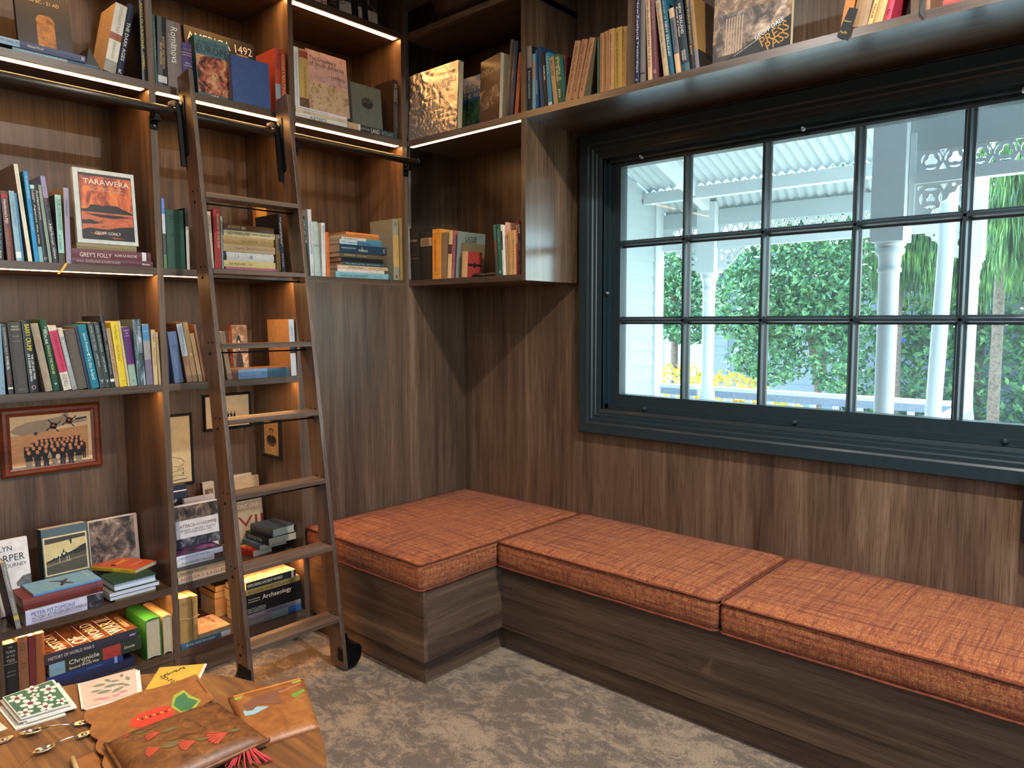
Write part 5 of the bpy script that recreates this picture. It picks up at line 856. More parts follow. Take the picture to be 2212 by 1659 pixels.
B('mauve-grey book with a blue head, third from the end of the crowded row',[-1.7266, 0.008, 1.2378],[0.0, -1.95, 0.0],[0.0245, 0.15, 0.2409],'#8a8088',b=[(0.02, 0.27, '#4a88b0'), (0.27, 0.58, '#9c938e'), (0.58, 1, '#74677a')],t=[('SISTER', 'h', 0.12, 0.7, '#cfe0ea')])
B('tan slim book second from the end of the crowded row',[-1.6992, 0.008, 1.2378],[0.0, -0.74, 0.0],[0.0156, 0.14, 0.2183],'#c3a878',t=[('POEMS', 0.08, 0.22, 0.5, 0.4, '#6a5430'), ('SELECTED', 0.32, 0.66, 0.5, 0.36, '#6a5430')])
B('narrow tan book, last in the crowded row by the divider',[-1.6802, 0.008, 1.2378],[0.0, -1.25, 0.0],[0.0085, 0.14, 0.2092],'#b99e70',t=[('ROBIN HYDE', 0.1, 0.55, 0.5, 0.4, '#6a5430')])
B('dark navy book half hidden at the divider, second bay of the third shelf',[-1.6383, 0.02, 1.2378],[0.0, 0.6, 0.0],[0.0045, 0.15, 0.207],'#171b2c')
B('slate-blue cloth book leaning left, second bay of the third shelf',[-1.6155, 0.008, 1.2378],[0.0, -6.07, 0.0],[0.0351, 0.15, 0.2095],'#5c6c8a',k='h',t=[('FIVE', 'h', 0.27, 0.4, '#2a3448'), ('DAYS', 'h', 0.31, 0.4, '#2a3448'), ('Dent', 'h', 0.94, 0.4, '#2a3448')])
B('white and brown glossy book leaning left beside the slate-blue one',[-1.5671, 0.008, 1.2378],[0.0, -8.1, 0.0],[0.0232, 0.15, 0.2431],'#6a3a30',k='h',b=[(0, 0.55, '#c9d2d4'), (0.55, 1, '#a07858')],t=[('Spirit in Exile', 0.06, 0.5, 0.45, 0.4, '#8aa0a8'), ('A LIFE', 0.56, 0.72, 0.5, 0.4, '#5a4030')])
B('tall tan book leaning left, second bay of the third shelf',[-1.5421, 0.01, 1.2378],[0.0, -7.71, 0.0],[0.0201, 0.15, 0.2478],'#a07e56',k='h',t=[('&', 'h', 0.53, 0.6, '#d8b880')])
B('shorter tan book leaning left next to the ladder stile',[-1.518, 0.008, 1.2378],[0.0, -8.65, 0.0],[0.0158, 0.14, 0.2022],'#b3946a',k='h',t=[('Heart of Country', 0.1, 0.9, 0.5, 0.35, '#7a5c38')])
B('tall brown book with cream top behind the shorter tan one',[-1.4906, 0.03, 1.2378],[0.0, -7.83, 0.0],[0.0093, 0.15, 0.2391],'#8a5c40')
B('tan slim book right of the ladder stile, third shelf',[-1.4195, 0.008, 1.2378],[0.0, -4.14, 0.0],[0.0106, 0.14, 0.2111],'#a08a68',t=[('The Greatest Stories', 0.35, 0.95, 0.5, 0.4, '#4a3c28')],b=[(0, 0.12, '#6a6a50')])
B('grey-brown slim book leaning left of the orange-spined book',[-1.3949, 0.008, 1.2378],[0.0, -7.83, 0.0],[0.0207, 0.14, 0.2074],'#8f7258',t=[('RUTH', 0.05, 0.2, 0.5, 0.4, '#3a3030')])
B('orange-spined book with an old photo portrait on its cover',[-1.2908, 0.19, 1.2378],[0.0, -3.0, -90.0],[0.03, 0.0747, 0.2334],'#8a7a62',sc='#b5502c',t=[('GUIDO', 0.1, 0.38, 0.5, 0.6, '#f0dcc8'), ('ZIONI', 0.6, 0.9, 0.5, 0.6, '#f0dcc8')],cp=[(0.02, 0.98, 0.02, 0.98, 'blotch_sepia'), (0.15, 0.7, 0.1, 0.9, 'portrait')])
B('blue-spined book with a tan cover lying flat behind the ladder',[-1.1032, 0.008, 1.2378],[0.0, -90.0, 0.0],[0.0422, 0.15, 0.2714],'#a87850',b=[(0, 0.1, '#6a4630'), (0.1, 0.6, '#6f90b0'), (0.6, 1, '#3c5c6c')],t=[('WAITAKI AHEAD', 0.15, 0.5, 0.5, 0.4, '#a8c0d4')],sc='#6f90b0')
B('cream book with a torn jacket and white spine near the right ladder stile',[-1.0908, 0.01, 1.2378],[0.0, -1.69, 0.0],[0.0272, 0.19, 0.2593],'#c49866',sc='#d5d8da',t=[('POETRY', 0.15, 0.3, 0.5, 0.4, '#8a8a8a')],b=[(0.42, 0.6, '#2c3438')],cp=[(0.12, 0.9, 0.12, 0.88, 'lines')])
B('white book titled DARK JOURNEY with grey soldier profile, face out',[-2.251, 0.1746, 0.4017],[0.0, -10.0, -90.0],[0.025, 0.1389, 0.2782],'#d8cfc4',sc='#b8b0a4',ct=[('GLYN', 0.42, 0.12, 0.42, '#2c2824'), ('HARPER', 0.5, 0.25, 0.8, '#2c2824'), ('DARK JOURNEY', 0.5, 0.36, 0.86, '#3c3834')],cp=[(0.5, 1, 0.45, 1, 'soldier')])
B('grey-blue worn book on the Royal Air Force standing face out',[-2.0621, 0.2497, 0.4017],[0.0, -6.0, -90.0],[0.06, 0.1612, 0.2787],'#4a5a5e',sc='#2f4a44',cp=[(0.03, 0.97, 0.12, 0.66, 'gilt'), (0.06, 0.94, 0.14, 0.64, 'plane')],ct=[('NEW ZEALANDERS', 0.5, 0.74, 0.6, '#d0c294'), ('WITH THE ROYAL AIR FORCE', 0.5, 0.82, 0.9, '#d0c294')])
B('brownish photograph of soldiers on a slope standing face out at the back',[-1.8743, 0.2889, 0.4017],[0.0, -5.0, -90.0],[0.014, 0.1912, 0.2633],'#cdb9a4',cp=[(0.02, 0.93, 0.02, 0.98, 'blotch_photo')],sl=1)
B('white and purple book titled VICTORY AT VILLERS-BRETONNEUX lying lowest',[-1.9224, 0.008, 0.4017],[0.0, -90.0, 0.0],[0.0525, 0.16, 0.2545],'#cfc9d4',t=[('PETER FITZSIMONS', 0.07, 0.62, 0.68, 0.28, '#4a508c'), ('VICTORY AT VILLERS-BRETONNEUX', 0.07, 0.78, 0.38, 0.24, '#33303a'), ('WHY A FRENCH TOWN WILL NEVER FORGET THE ANZACS', 0.07, 0.7, 0.17, 0.1, '#6a6470')],b=[(0.78, 1, 'blotch_dark')])
B('worn red cloth book lying on VICTORY AT VILLERS-BRETONNEUX',[-1.9208, 0.01, 0.4546],[0.0, -90.0, 0.0],[0.0416, 0.17, 0.261],'#6e2a22',k='h',b=[(0.84, 0.93, '#5a2018')])
B('pale blue booklet with a dark aircraft lying on the worn red book',[-1.9221, 0.02, 0.4966],[0.0, -90.0, 0.0],[0.0087, 0.15, 0.2236],'#7fa9ba',sc='#5a92bc',cp=[(0.15, 0.75, 0.35, 0.62, 'aircraft')],ct=[('British Aircraft', 0.72, 0.9, 0.55, '#dce6e6')])
B('grey paperback titled MYTH and REALITY leaning left at the shelf edge',[-2.2092, -0.004, 0.4017],[0.0, -7.89, 0.0],[0.0152, 0.12, 0.251],'#5c2a28',sc='#857d72',t=[('MYTH and REALITY', 0.07, 0.43, 0.5, 0.4, '#e4dccc'), ('JACK McLEOD', 0.53, 0.75, 0.5, 0.36, '#e4dccc'), ('Z', 'h', 0.94, 0.45, '#d0c8b8')],b=[(0.8, 0.86, '#c8b84a')])
B('tan book lying lowest in the pile of pale page edges',[-1.7308, 0.012, 0.4017],[0.0, -90.0, 0.0],[0.006, 0.15, 0.1494],'#8a744c',t=[])
B('thin book with white page edges lying second in its pile',[-1.8983, 0.17, 0.4081],[0.0, -90.0, 180.0],[0.0148, 0.16, 0.17],'#4a4238',pg='#d8dadc')
B('book with bright white page edges lying in the middle of its pile',[-1.9004, 0.17, 0.4233],[0.0, -90.0, 180.0],[0.0161, 0.16, 0.1865],'#7c746a',pg='#dcdee2')
B('dark green book with white page edges lying below the orange paperback',[-1.8824, 0.172, 0.4398],[0.0, -90.0, 180.0],[0.0312, 0.16, 0.1607],'#20402a',pg='#d4d8e0',k='h')
B('orange paperback with a yellow spine lying askew on the dark green book',[-1.7799, 0.0764, 0.4714],[0.0, -90.0, -61.83],[0.016, 0.1223, 0.216],'#c9562a',sc='#d8ae2c',t=[('STRIKE FROM THE SKY', 0.1, 0.5, 0.5, 0.4, '#2a2408'), ('ALEXANDER', 0.68, 0.9, 0.5, 0.34, '#2a2408')],cp=[(0.15, 0.95, 0.3, 0.5, 'flame')],ct=[('STRIKE FROM', 0.6, 0.75, 0.5, '#f0dcc0'), ('THE STORY OF', 0.35, 0.18, 0.45, '#f0dcc0')])
B('thick black book titled THE TURN OF THE TIDE on the bottom shelf',[-2.2514, 0.012, 0.1234],[0.0, 0.6, 0.0],[0.0421, 0.15, 0.2285],'#1f1e1c',k='h',t=[('THE', 'h', 0.06, 0.3, '#b8b0a0'), ('TURN', 'h', 0.13, 0.66, '#b8b0a0'), ('OF THE', 'h', 0.2, 0.6, '#b8b0a0'), ('TIDE', 'h', 0.27, 0.6, '#b8b0a0'), ('ARTHUR', 'h', 0.45, 0.6, '#9a9284'), ('BRYANT', 'h', 0.51, 0.6, '#9a9284')],b=[(0.32, 0.326, '#b8b0a0')])
B('brown book standing second on the bottom shelf',[-2.2078, 0.012, 0.1233],[0.0, 0.62, 0.0],[0.0309, 0.15, 0.2402],'#8a5a3c',k='h',t=[('THE', 'h', 0.1, 0.36, '#3a2418'), ('TURNING', 'h', 0.15, 0.62, '#3a2418'), ('POINT', 'h', 0.2, 0.5, '#3a2418'), ('ROBERT', 'h', 0.41, 0.5, '#3a2418'), ('NEILL', 'h', 0.46, 0.4, '#3a2418')])
B('maroon book standing third on the bottom shelf',[-2.1754, 0.016, 0.1234],[0.0, 0.99, 0.0],[0.0205, 0.15, 0.235],'#702c2e')
B('red-brown book standing fourth on the bottom shelf beside the history pile',[-2.1545, 0.012, 0.1236],[0.0, 1.33, 0.0],[0.0275, 0.15, 0.2356],'#9a5a32',k='h')
B('dark navy book lying lowest in the World War pile',[-1.8225, 0.008, 0.123],[0.0, -90.0, 0.0],[0.0346, 0.19, 0.3055],'#1d2440',t=[])
B('royal blue book lying second in the World War pile',[-1.8644, 0.008, 0.158],[0.0, -90.0, 0.0],[0.0268, 0.19, 0.2576],'#1c3468',t=[('Official History', 0.5, 0.7, 0.5, 0.2, '#8aa0c8')],b=[(0.88, 0.92, '#8aa0c8')])
B('dark green book titled Chronicle of the Second World War lying in its pile',[-1.7952, 0.006, 0.1852],[0.0, -90.0, 0.0],[0.0476, 0.2, 0.3196],'#2c3424',b=[(0, 0.16, '#7fa0aa'), (0.56, 0.76, '#a83a30')],t=[('Chronicle', 0.2, 0.52, 0.7, 0.34, '#f2ece0'), ('of the', 0.34, 0.42, 0.42, 0.16, '#f2ece0'), ('Second World War', 0.2, 0.52, 0.22, 0.2, '#f2ece0'), ('Chronicle', 0.8, 0.92, 0.5, 0.3, '#f2ece0')])
B('large brown book titled HISTORY OF WORLD WAR II lying on top of its pile',[-1.8049, 0.008, 0.2332],[0.0, -90.0, 0.0],[0.0398, 0.22, 0.3202],'#4a3226',sc='#33303a',t=[('HISTORY OF WORLD WAR II', 0.03, 0.5, 0.5, 0.42, '#d8d0c4'), ('amber', 0.9, 0.97, 0.5, 0.4, '#f2ece0')],cp=[(0, 1, 0, 1, 'blotch_brown'), (0.0, 1, 0.285, 0.29, 'white'), (0.0, 1, 0.47, 0.475, 'white'), (0.0, 1, 0.7, 0.705, 'white'), (0.0, 1, 0.86, 0.865, 'white')],ct=[('HISTORY', 0.47, 0.17, 0.84, '#f2ece0'), ('OF', 0.25, 0.385, 0.34, '#f2ece0'), ('WORLD', 0.47, 0.585, 0.84, '#f2ece0'), ('WAR II', 0.47, 0.78, 0.84, '#f2ece0'), ('the definitive visual guide', 0.5, 0.92, 0.62, '#d8c8a0'), ('from Blitzkrieg to the bomb', 0.5, 0.95, 0.6, '#d8c8a0')])
B('thick green book resting spine up with its pages to the viewer',[-1.7164, 0.212, 0.2928],[-90.0, 0.0, 180.0],[0.0575, 0.1698, 0.2],'#2f7a2c',k='h',pg='#cfc09c')
B('cream book resting spine up beside the divider on the bottom shelf',[-1.672, 0.212, 0.2895],[-90.0, 0.0, 180.0],[0.0358, 0.1665, 0.2],'#d9b078',k='h',pg='#cfbf98')
B('navy book with red and white capitals face out behind the war books',[-1.5903, 0.2819, 0.4017],[0.0, -6.0, -90.0],[0.022, 0.1227, 0.3541],'#1d2738',ct=[('S OF', 0.45, 0.2, 0.36, '#f2ece0'), ('ANZ', 0.6, 0.33, 0.8, '#c84a44')],cp=[(0.1, 1, 0.07, 0.085, 'white')])
B('beige book with a maroon spine standing face out behind the ladder stile',[-1.3773, 0.3249, 0.4017],[0.0, -6.0, -90.0],[0.025, 0.0556, 0.3359],'#b8a890',sc='#5a1a1c',t=[('ZEAL', 0.4, 0.9, 0.5, 0.4, '#d8b0a0')],cp=[(0.2, 0.9, 0.1, 0.5, 'blotch_sepia')])
B('taller beige book standing at the back above the fourth ladder tread',[-1.239, 0.3699, 0.4017],[0.0, -6.0, -90.0],[0.02, 0.1331, 0.3358],'#cbb795')
B('beige book standing just in front of the taller beige one',[-1.253, 0.3349, 0.4017],[0.0, -6.0, -90.0],[0.02, 0.164, 0.3281],'#c0a47e')
B('beige and red book titled FRONT LINE standing face out behind the ladder',[-1.2478, 0.2969, 0.4017],[0.0, -6.0, -90.0],[0.022, 0.1443, 0.244],'#b09a78',ct=[('FRONT LINE', 0.4, 0.2, 0.9, '#ece0cc'), ('VII', 0.55, 0.5, 0.9, '#8c1c20'), ('WORLD WAR', 0.4, 0.1, 0.5, '#d8ccb4')],sc='#d8d0c4')
B('plain white book standing behind ATTACK ON THE SOMME',[-1.5076, 0.2199, 0.4017],[0.0, -6.0, -90.0],[0.02, 0.1371, 0.301],'#d2cbc8')
B('beige book with big red capitals EAGLES lying lowest in the war pile',[-1.4364, 0.01, 0.4017],[0.0, -90.0, 0.0],[0.0284, 0.16, 0.2027],'#cdb492',t=[("HITLER'S EAGLES", 0.06, 1.0, 0.62, 0.46, '#b8352c'), ('THE LUFTWAFFE 1933-45', 0.3, 0.85, 0.2, 0.2, '#d8ccb0')],b=[(0.08, 0.085, '#cdb492')])
B('tan book with black letter title lying in the war pile',[-1.4379, 0.01, 0.4305],[0.0, -90.0, 0.0],[0.0245, 0.16, 0.2044],'#b79872',t=[('Twice Given Tales Quinn', 0.05, 0.6, 0.5, 0.5, '#1c1612')])
B('grey-green book lying in the war pile',[-1.4386, 0.012, 0.4554],[0.0, -90.0, 0.0],[0.0181, 0.16, 0.2012],'#5a584c')
B('white book titled THE DESERT ROAD lying in the war pile',[-1.4463, 0.008, 0.4739],[0.0, -90.0, 0.0],[0.0233, 0.16, 0.1955],'#d8d2cc',t=[('THE DESERT ROAD', 0.08, 0.76, 0.5, 0.4, '#55504a')],b=[(0.8, 1, 'blotch_brown')])
B('dark purple-splashed book with a white spine lying on top of the war pile',[-1.4467, 0.008, 0.4977],[0.0, -90.0, 0.0],[0.023, 0.17, 0.1971],'#2a2226',sc='#d8d6dc',t=[('NINE LIVES OF A SOLDIER ADVENTURER', 0.08, 0.7, 0.5, 0.34, '#3a4460')],cp=[(0.05, 0.95, 0.05, 0.95, 'blotch_purple')])
B('white book titled ATTACK ON THE SOMME standing face out',[-1.6004, 0.1219, 0.5211],[0.0, -5.0, -90.0],[0.022, 0.1866, 0.1822],'#d6cfc8',cp=[(0, 1, 0.03, 0.36, 'blotch_photo'), (0, 1, 0.78, 1, 'blotch_dark')],ct=[('ATTACK', 0.27, 0.5, 0.36, '#6a201c'), ('ON THE', 0.54, 0.5, 0.17, '#6a201c'), ('SOMME', 0.79, 0.5, 0.32, '#6a201c'), ('THE ANZAC CORPS AND THE BATTLE', 0.5, 0.6, 0.84, '#4a4440'), ('OF POZIERES RIDGE, 1916', 0.5, 0.66, 0.62, '#4a4440')])
B('red and yellow lettered book lying lowest under the treads',[-1.2596, 0.1072, 0.4017],[0.0, -90.0, -83.08],[0.03, 0.1033, 0.128],'#b02a20',cp=[(0.1, 0.9, 0.1, 0.2, 'yellowtext')],ct=[('Japanese', 0.5, 0.3, 0.8, '#f0c83a'), ('conduct', 0.5, 0.55, 0.7, '#f0c83a')])
B('thin blue and tan book lying under the black one behind the ladder',[-1.2349, 0.0907, 0.4321],[0.0, -90.0, -89.66],[0.022, 0.1389, 0.1607],'#4a5a64')
B('black book titled THE FUGE PLAN lying under the grey-blue book',[-1.2093, 0.0533, 0.4545],[0.0, -90.0, -88.11],[0.034, 0.1454, 0.2008],'#17171a',t=[('THE FUGE PLAN', 0.1, 0.72, 0.5, 0.5, '#e0dccc')],cp=[(0.1, 0.9, 0.1, 0.9, 'blotch_flower')])
B('plain grey-blue cloth book lying on top of THE FUGE PLAN',[-1.1941, 0.0488, 0.4889],[0.0, -90.0, -84.66],[0.04, 0.1307, 0.1703],'#3a4552',sc='#4a4844',k='h',pg='#c8bea0')
B('teal paperback lying under the tied tan books and the destiny book',[-1.4281, 0.004, 0.123],[0.0, -90.0, 0.0],[0.0219, 0.19, 0.2138],'#3a6a7c',b=[(0.8, 1, '#d8d8d8')],t=[('A Fair Swift Encounter', 0.1, 0.68, 0.55, 0.46, '#f2ece0')])
B('wider of two old tan books tied with string on the bottom shelf',[-1.6404, 0.008, 0.1457],[0.0, 0.45, 0.0],[0.0512, 0.13, 0.1942],'#b08a4c',k='h',t=[('HISTORY OF', 'h', 0.12, 0.7, '#5a4220'), ('ENGLAND', 'h', 0.16, 0.6, '#5a4220')])
B('narrower of two old tan books tied with string on the bottom shelf',[-1.5875, 0.008, 0.1457],[0.0, 1.18, 0.0],[0.0205, 0.13, 0.1904],'#b58f50',k='h',t=[('VOL', 'h', 0.14, 0.5, '#5a4220')])
B('pale book with pink blossom cover and the word DESTINY lying on the teal paperback',[-1.5643, 0.18, 0.1453],[0.0, -90.0, 180.0],[0.0183, 0.17, 0.1401],'#d8b07c',pg='#b89c74',cp=[(0, 1, 0.02, 0.98, 'blossom')],ct=[('DESTINY', 0.35, 0.25, 0.5, '#3a2c24')])
B('tan box-like book at the back behind the left ladder stile',[-1.269, 0.22, 0.123],[0.0, -90.0, 0.0],[0.0879, 0.16, 0.1238],'#b58a4e',k='h')
B('black book with tan page edges at the back behind the left ladder stile',[-1.3932, 0.38, 0.2113],[0.0, -90.0, 180.0],[0.0315, 0.16, 0.1275],'#1c1a18',pg='#c8a468')
B('upper dark book at the back behind the left ladder stile',[-1.388, 0.38, 0.2432],[0.0, -90.0, 180.0],[0.0286, 0.16, 0.1236],'#2a2420',pg='#c8a468')
B('grey book with a blue end lying lowest in the archaeology pile',[-1.0781, 0.008, 0.123],[0.0, -90.0, 0.0],[0.0338, 0.18, 0.2743],'#7c746c',b=[(0.45, 0.75, '#7c8c7c'), (0.75, 1, '#2f5f8c')],t=[('PYRAMIDS', 0.04, 0.3, 0.5, 0.5, '#a89a8c')])
B('mauve-grey book titled CIVILIZATION lying in the archaeology pile',[-1.0785, 0.008, 0.1572],[0.0, -90.0, 0.0],[0.021, 0.18, 0.2746],'#857a78',t=[('CIVILIZATION', 0.35, 0.74, 0.5, 0.6, '#1c1818'), ('Sources of Early', 0.03, 0.32, 0.5, 0.4, '#b8a8a0')])
B('black book with a white title block lying in the archaeology pile',[-1.0741, 0.008, 0.1786],[0.0, -90.0, 0.0],[0.0335, 0.18, 0.2782],'#121214',t=[('ENCYCLOPEDIA', 0.03, 0.34, 0.64, 0.34, '#d0c8b0'), ('ARCHAEOLOGY', 0.03, 0.34, 0.3, 0.34, '#d0c8b0')])
B('thick black book titled Archaeology lying in its pile',[-1.0759, 0.008, 0.2125],[0.0, -90.0, 0.0],[0.0548, 0.19, 0.2816],'#0f0f10',t=[('Archaeology', 0.3, 0.82, 0.5, 0.5, '#e4d2a8'), ('The Cambridge', 0.06, 0.26, 0.6, 0.14, '#d8c8a8'), ('Encyclopedia of', 0.06, 0.26, 0.4, 0.14, '#d8c8a8')])
B('gold-spined book titled RIDDLES lying in the archaeology pile',[-1.0814, 0.008, 0.2677],[0.0, -90.0, 0.0],[0.0253, 0.18, 0.274],'#8f7a44',t=[('RIDDLES IN THE BRITISH LANDSCAPE', 0.06, 0.92, 0.5, 0.5, '#4a3a18')])
B('dark-spined book titled EXPLORING ANCIENT WORLD on top of the archaeology pile',[-1.1024, 0.008, 0.2934],[0.0, -90.0, 0.0],[0.0337, 0.17, 0.2455],'#d8b48c',sc='#1c211e',t=[('EXPLORING ANCIENT WORLD', 0.03, 0.72, 0.5, 0.46, '#e0d4b0')],b=[(0.91, 0.96, '#d8d0c0')],cp=[(0.05, 0.95, 0.1, 0.9, 'blotch_red')])

# ------------------------------------------------------------------ framed pictures in the lower bays
def frame(name, loc, rot, w, h, fw_, depth, fm, mount, label, pic):
    """local x right, z up, -y toward the viewer; origin at lower left of the back"""
    R = empty(name, loc, rot, label=label, cat='picture')
    prof = [(0, 0), (0, -depth*.7), (fw_*.3, -depth), (fw_*.62, -depth), (fw_*.72, -depth*.75), (fw_, -depth*.6), (fw_, 0)]
    for a, b_ in (((0, 0), (1, 0)), ((1, 0), (1, 1)), ((1, 1), (0, 1)), ((0, 1), (0, 0))):
        pts = []
        for c in (a, b_):
            for i, y in prof: pts.append((i+(w-2*i)*c[0], y, i+(h-2*i)*c[1]))
        n = len(prof); MB().add(pts, [(k, k+1, n+k+1, n+k) for k in range(n-1)]+[tuple(range(n)), tuple(range(n, 2*n))]).build('frame_side', fm, R)
    MB().box(fw_, w-fw_, -depth*.5, -.001, fw_, h-fw_).build('mount', mount, R)
    y = -depth*.5-.0004
    def poly(pts, m, k=1, name='picture_print'): MB().add([(fw_+(w-2*fw_)*a, y-.0002*k, fw_+(h-2*fw_)*c) for a, c in pts], [tuple(range(len(pts)))]).build(name, m, R, fix=False)
    def el(a, c, ra, rc, m, k=1, n=12): poly([(a+ra*cos(2*pi*i/n), c+rc*sin(2*pi*i/n)) for i in range(n)], m, k)
    pic(poly, el); return R
pcream = plain('#d8c8a0', .7); ink = PR['ink']; pblack = plain('#101010', .35)
def team(poly, el):
    tarmac = blotch('tarmac', ['#a07850', '#b58c60', '#c49c70'], 30, (1, 1, 4)); g = plain('#8f8672', .5); dk = plain('#2a2622', .5); skin = plain('#c08a64', .6); nav = plain('#15151a', .6)
    poly([(.0, .04), (.955, .04), (.955, 1), (0, 1)], plain('#cdbb94', .6)); poly([(0, .04), (.955, .04), (.955, .72), (0, .62)], tarmac, 2)
    poly([(.0, .72), (.06, .80), (.2, .87), (.6, .93), (.66, 1), (.71, 1), (.72, .86), (.95, .84), (.95, .80), (.6, .75), (.45, .66), (.15, .62), (.03, .66)], g, 3)
    poly([(.8, .88), (.95, .90), (.95, .86), (.8, .84)], dk, 4)
    for a, c in ((.52, .76), (.72, .84)):
        el(a, c, .045, .07, dk, 5)
        for t in range(4):
            q = t*pi/2+.5; poly([(a+.01*cos(q+1.5), c+.02*sin(q+1.5)), (a+.11*cos(q), c+.15*sin(q)), (a+.11*cos(q+.18), c+.15*sin(q+.18)), (a-.01*cos(q+1.5), c-.02*sin(q+1.5))], dk, 5)
        el(a, c+.01, .02, .03, plain('#a83a34', .5), 6)
    el(.3, .64, .025, .035, dk, 5)
    rnd = random.Random(5)
    for row in range(5):
        nn = (8, 10, 11, 12, 11)[4-row]; k0 = 7+4*(4-0-row) if False else 7+3*(4-row)*0
    pos = []
    for row, (z0, n, a0, a1) in enumerate(((.54, 10, .34, .82), (.48, 12, .24, .84), (.42, 12, .18, .86), (.35, 10, .16, .84), (.28, 7, .2, .82))):
        for i in range(n): pos.append((row, a0+(a1-a0)*(i+.5*(row % 2)*.6)/(n-1), z0+rnd.uniform(-.012, .012)))
    pos.append((0, .89, .40))
    for row, a, c in pos:
        k = 8+row*3; s = .026+.003*row
        poly([(a-s*1.15, c-.17), (a-s*.9, c-.03), (a+s*.9, c-.03), (a+s*1.15, c-.17)], nav, k); el(a, c, s*.62, s*1.15, skin, k+1, 8)
        if row == 4 or a > .88:
            lg = plain(('#2a2c34', '#7a7468', '#1a1a1e')[int(a*50) % 3], .6)
            poly([(a-s*.9, c-.17), (a+s*.9, c-.17), (a+s*.8, c-.36), (a+s*.25, c-.36), (a, c-.2), (a-s*.25, c-.36), (a-s*.8, c-.36)], lg, k)
    el(.55, .14, .03, .05, plain('#d8ccb0', .4), 30); poly([(.42, .13), (.48, .13), (.47, .2), (.455, .26), (.445, .26), (.43, .2)], plain('#b0a080', .3, .6), 30)
def sketch(poly, el):
    poly([(.0, .0), (1, 0), (1, 1), (0, 1)], blotch('paper', ['#c4ae80', '#d6c496'], 12))
    def stroke(p, t=.006):
        for (a, c), (d, e) in zip(p, p[1:]):
            l = math.hypot(d-a, e-c) or 1; nx, ny = -(e-c)/l*t, (d-a)/l*t*.5; poly([(a-nx, c-ny), (d-nx, e-ny), (d+nx, e+ny), (a+nx, c+ny)], ink, 3)
    stroke([(.42, .9), (.55, .86), (.6, .76), (.58, .7), (.5, .6), (.46, .5)], .012); stroke([(.4, .42), (.6, .40), (.8, .36), (.86, .3)]); stroke([(.45, .22), (.6, .26), (.75, .24), (.85, .28)])
    stroke([(.6, .17), (.8, .19)]); stroke([(.7, .2), (.82, .22), (.84, .17)]); stroke([(.55, .1), (.7, .12), (.85, .1)]); stroke([(.8, .13), (.84, .16), (.82, .12)]); stroke([(.5, .04), (.9, .05)], .01)
    poly([(.2, .75), (.4, .8), (.42, .6), (.36, .5), (.2, .5)], plain('#5a4c3c', .7), 2)
def oilwell(poly, el):
    poly([(.0, .0), (1, 0), (1, 1), (0, 1)], pcream)
    for a in (.34, .42, .5, .58, .65): poly([(a-.03, .30), (a+.03, .30), (a+.02, .42), (a-.02, .42)], ink, 3); el(a, .46, .012, .03, ink, 3)
    poly([(.44, .34), (.56, .44), (.57, .42), (.46, .32)], ink, 4); poly([(.2, .28), (.8, .28), (.8, .30), (.2, .30)], ink, 4)
def soldier_portrait(poly, el):
    poly([(.0, .0), (1, 0), (1, 1), (0, 1)], blotch('sepia_mount', ['#b89460', '#d0ae78'], 14))
    for a, c, ra, rc, m, k in ((.5, .42, .34, .17, '#6a543c', 3), (.5, .47, .28, .13, '#2c2620', 4), (.5, .66, .13, .10, '#b8946c', 6), (.5, .72, .15, .07, '#2a2018', 5), (.5, .555, .09, .05, '#3a3026', 5)): el(a, c, ra, rc, plain(m, .6), k, 18)
    el(.44, .665, .018, .008, ink, 7); el(.56, .665, .018, .008, ink, 7); el(.5, .615, .03, .006, plain('#6a4a34', .6), 7)
frame('picture_frame', (-2.132, .414, .872), (0, 0, 0), .36, .277, .036, .022, frame_wood, plain('#cdbb94', .6), 'wide brown wooden frame around a team photograph before a propeller aircraft', team)
frame('picture_frame', (-1.625, .414, .73), (0, 0, 0), .245, .333, .012, .016, pblack, pcream, 'tall black frame with a line drawing of a seated figure, half behind the divider', sketch)
frame('picture_frame', (-1.325, .414, .966), (0, 0, 0), .24, .175, .012, .016, pblack, pcream, 'black frame with a small ink scene behind the ladder treads', oilwell)
frame('picture_frame', (-1.0635, .325, .826), (0, 0, -pi/2), .168, .193, .014, .016, pblack, pcream, 'small black frame with a sepia head-and-shoulders portrait on the side of the bay', soldier_portrait)
# ------------------------------------------------------------------ small things on the shelves
tag(MB().prism([(-1.885, 2.4138), (-1.828, 2.4138), (-1.868, 2.494)], .02, .14, lambda a, b, h: (a, h, b)).build('bookend', plain('#14100d', .45), bevel=.001), 'black triangular bookend between the lying books and the leaning cream book', 'bookend')
def ribbon(pts, w, col, label):
    mb = MB(); vs = []
    for p in pts: vs += [(p[0]-w/2, p[1], p[2]), (p[0]+w/2, p[1], p[2]), (p[0]+w/2, p[1]-.0012, p[2]), (p[0]-w/2, p[1]-.0012, p[2])]
    n = len(pts); mb.add(vs, [(4*i+k, 4*i+(k+1) % 4, 4*i+4+(k+1) % 4, 4*i+4+k) for i in range(n-1) for k in range(4)]+[(0, 1, 2, 3), tuple(4*n-4+k for k in range(4))])
    return tag(mb.build('bookmark_ribbon', plain(col, .5)), label, 'ribbon')
ribbon([(-1.975, .03, 1.7010), (-1.985, .004, 1.7014), (-1.988, -.0024, 1.699), (-2.004, -.010, 1.676), (-2.02, -.018, 1.659)], .0085, '#e0a21e', 'yellow bookmark ribbon hanging over the shelf edge beside the mint-spined book')
ribbon([(-.505, .03, 1.7020), (-.510, .004, 1.7022), (-.513, -.0034, 1.699), (-.532, -.010, 1.67), (-.554, -.016, 1.639)], .005, '#3c5c66', 'grey-blue bookmark ribbon hanging below the yellow-wrapped book')
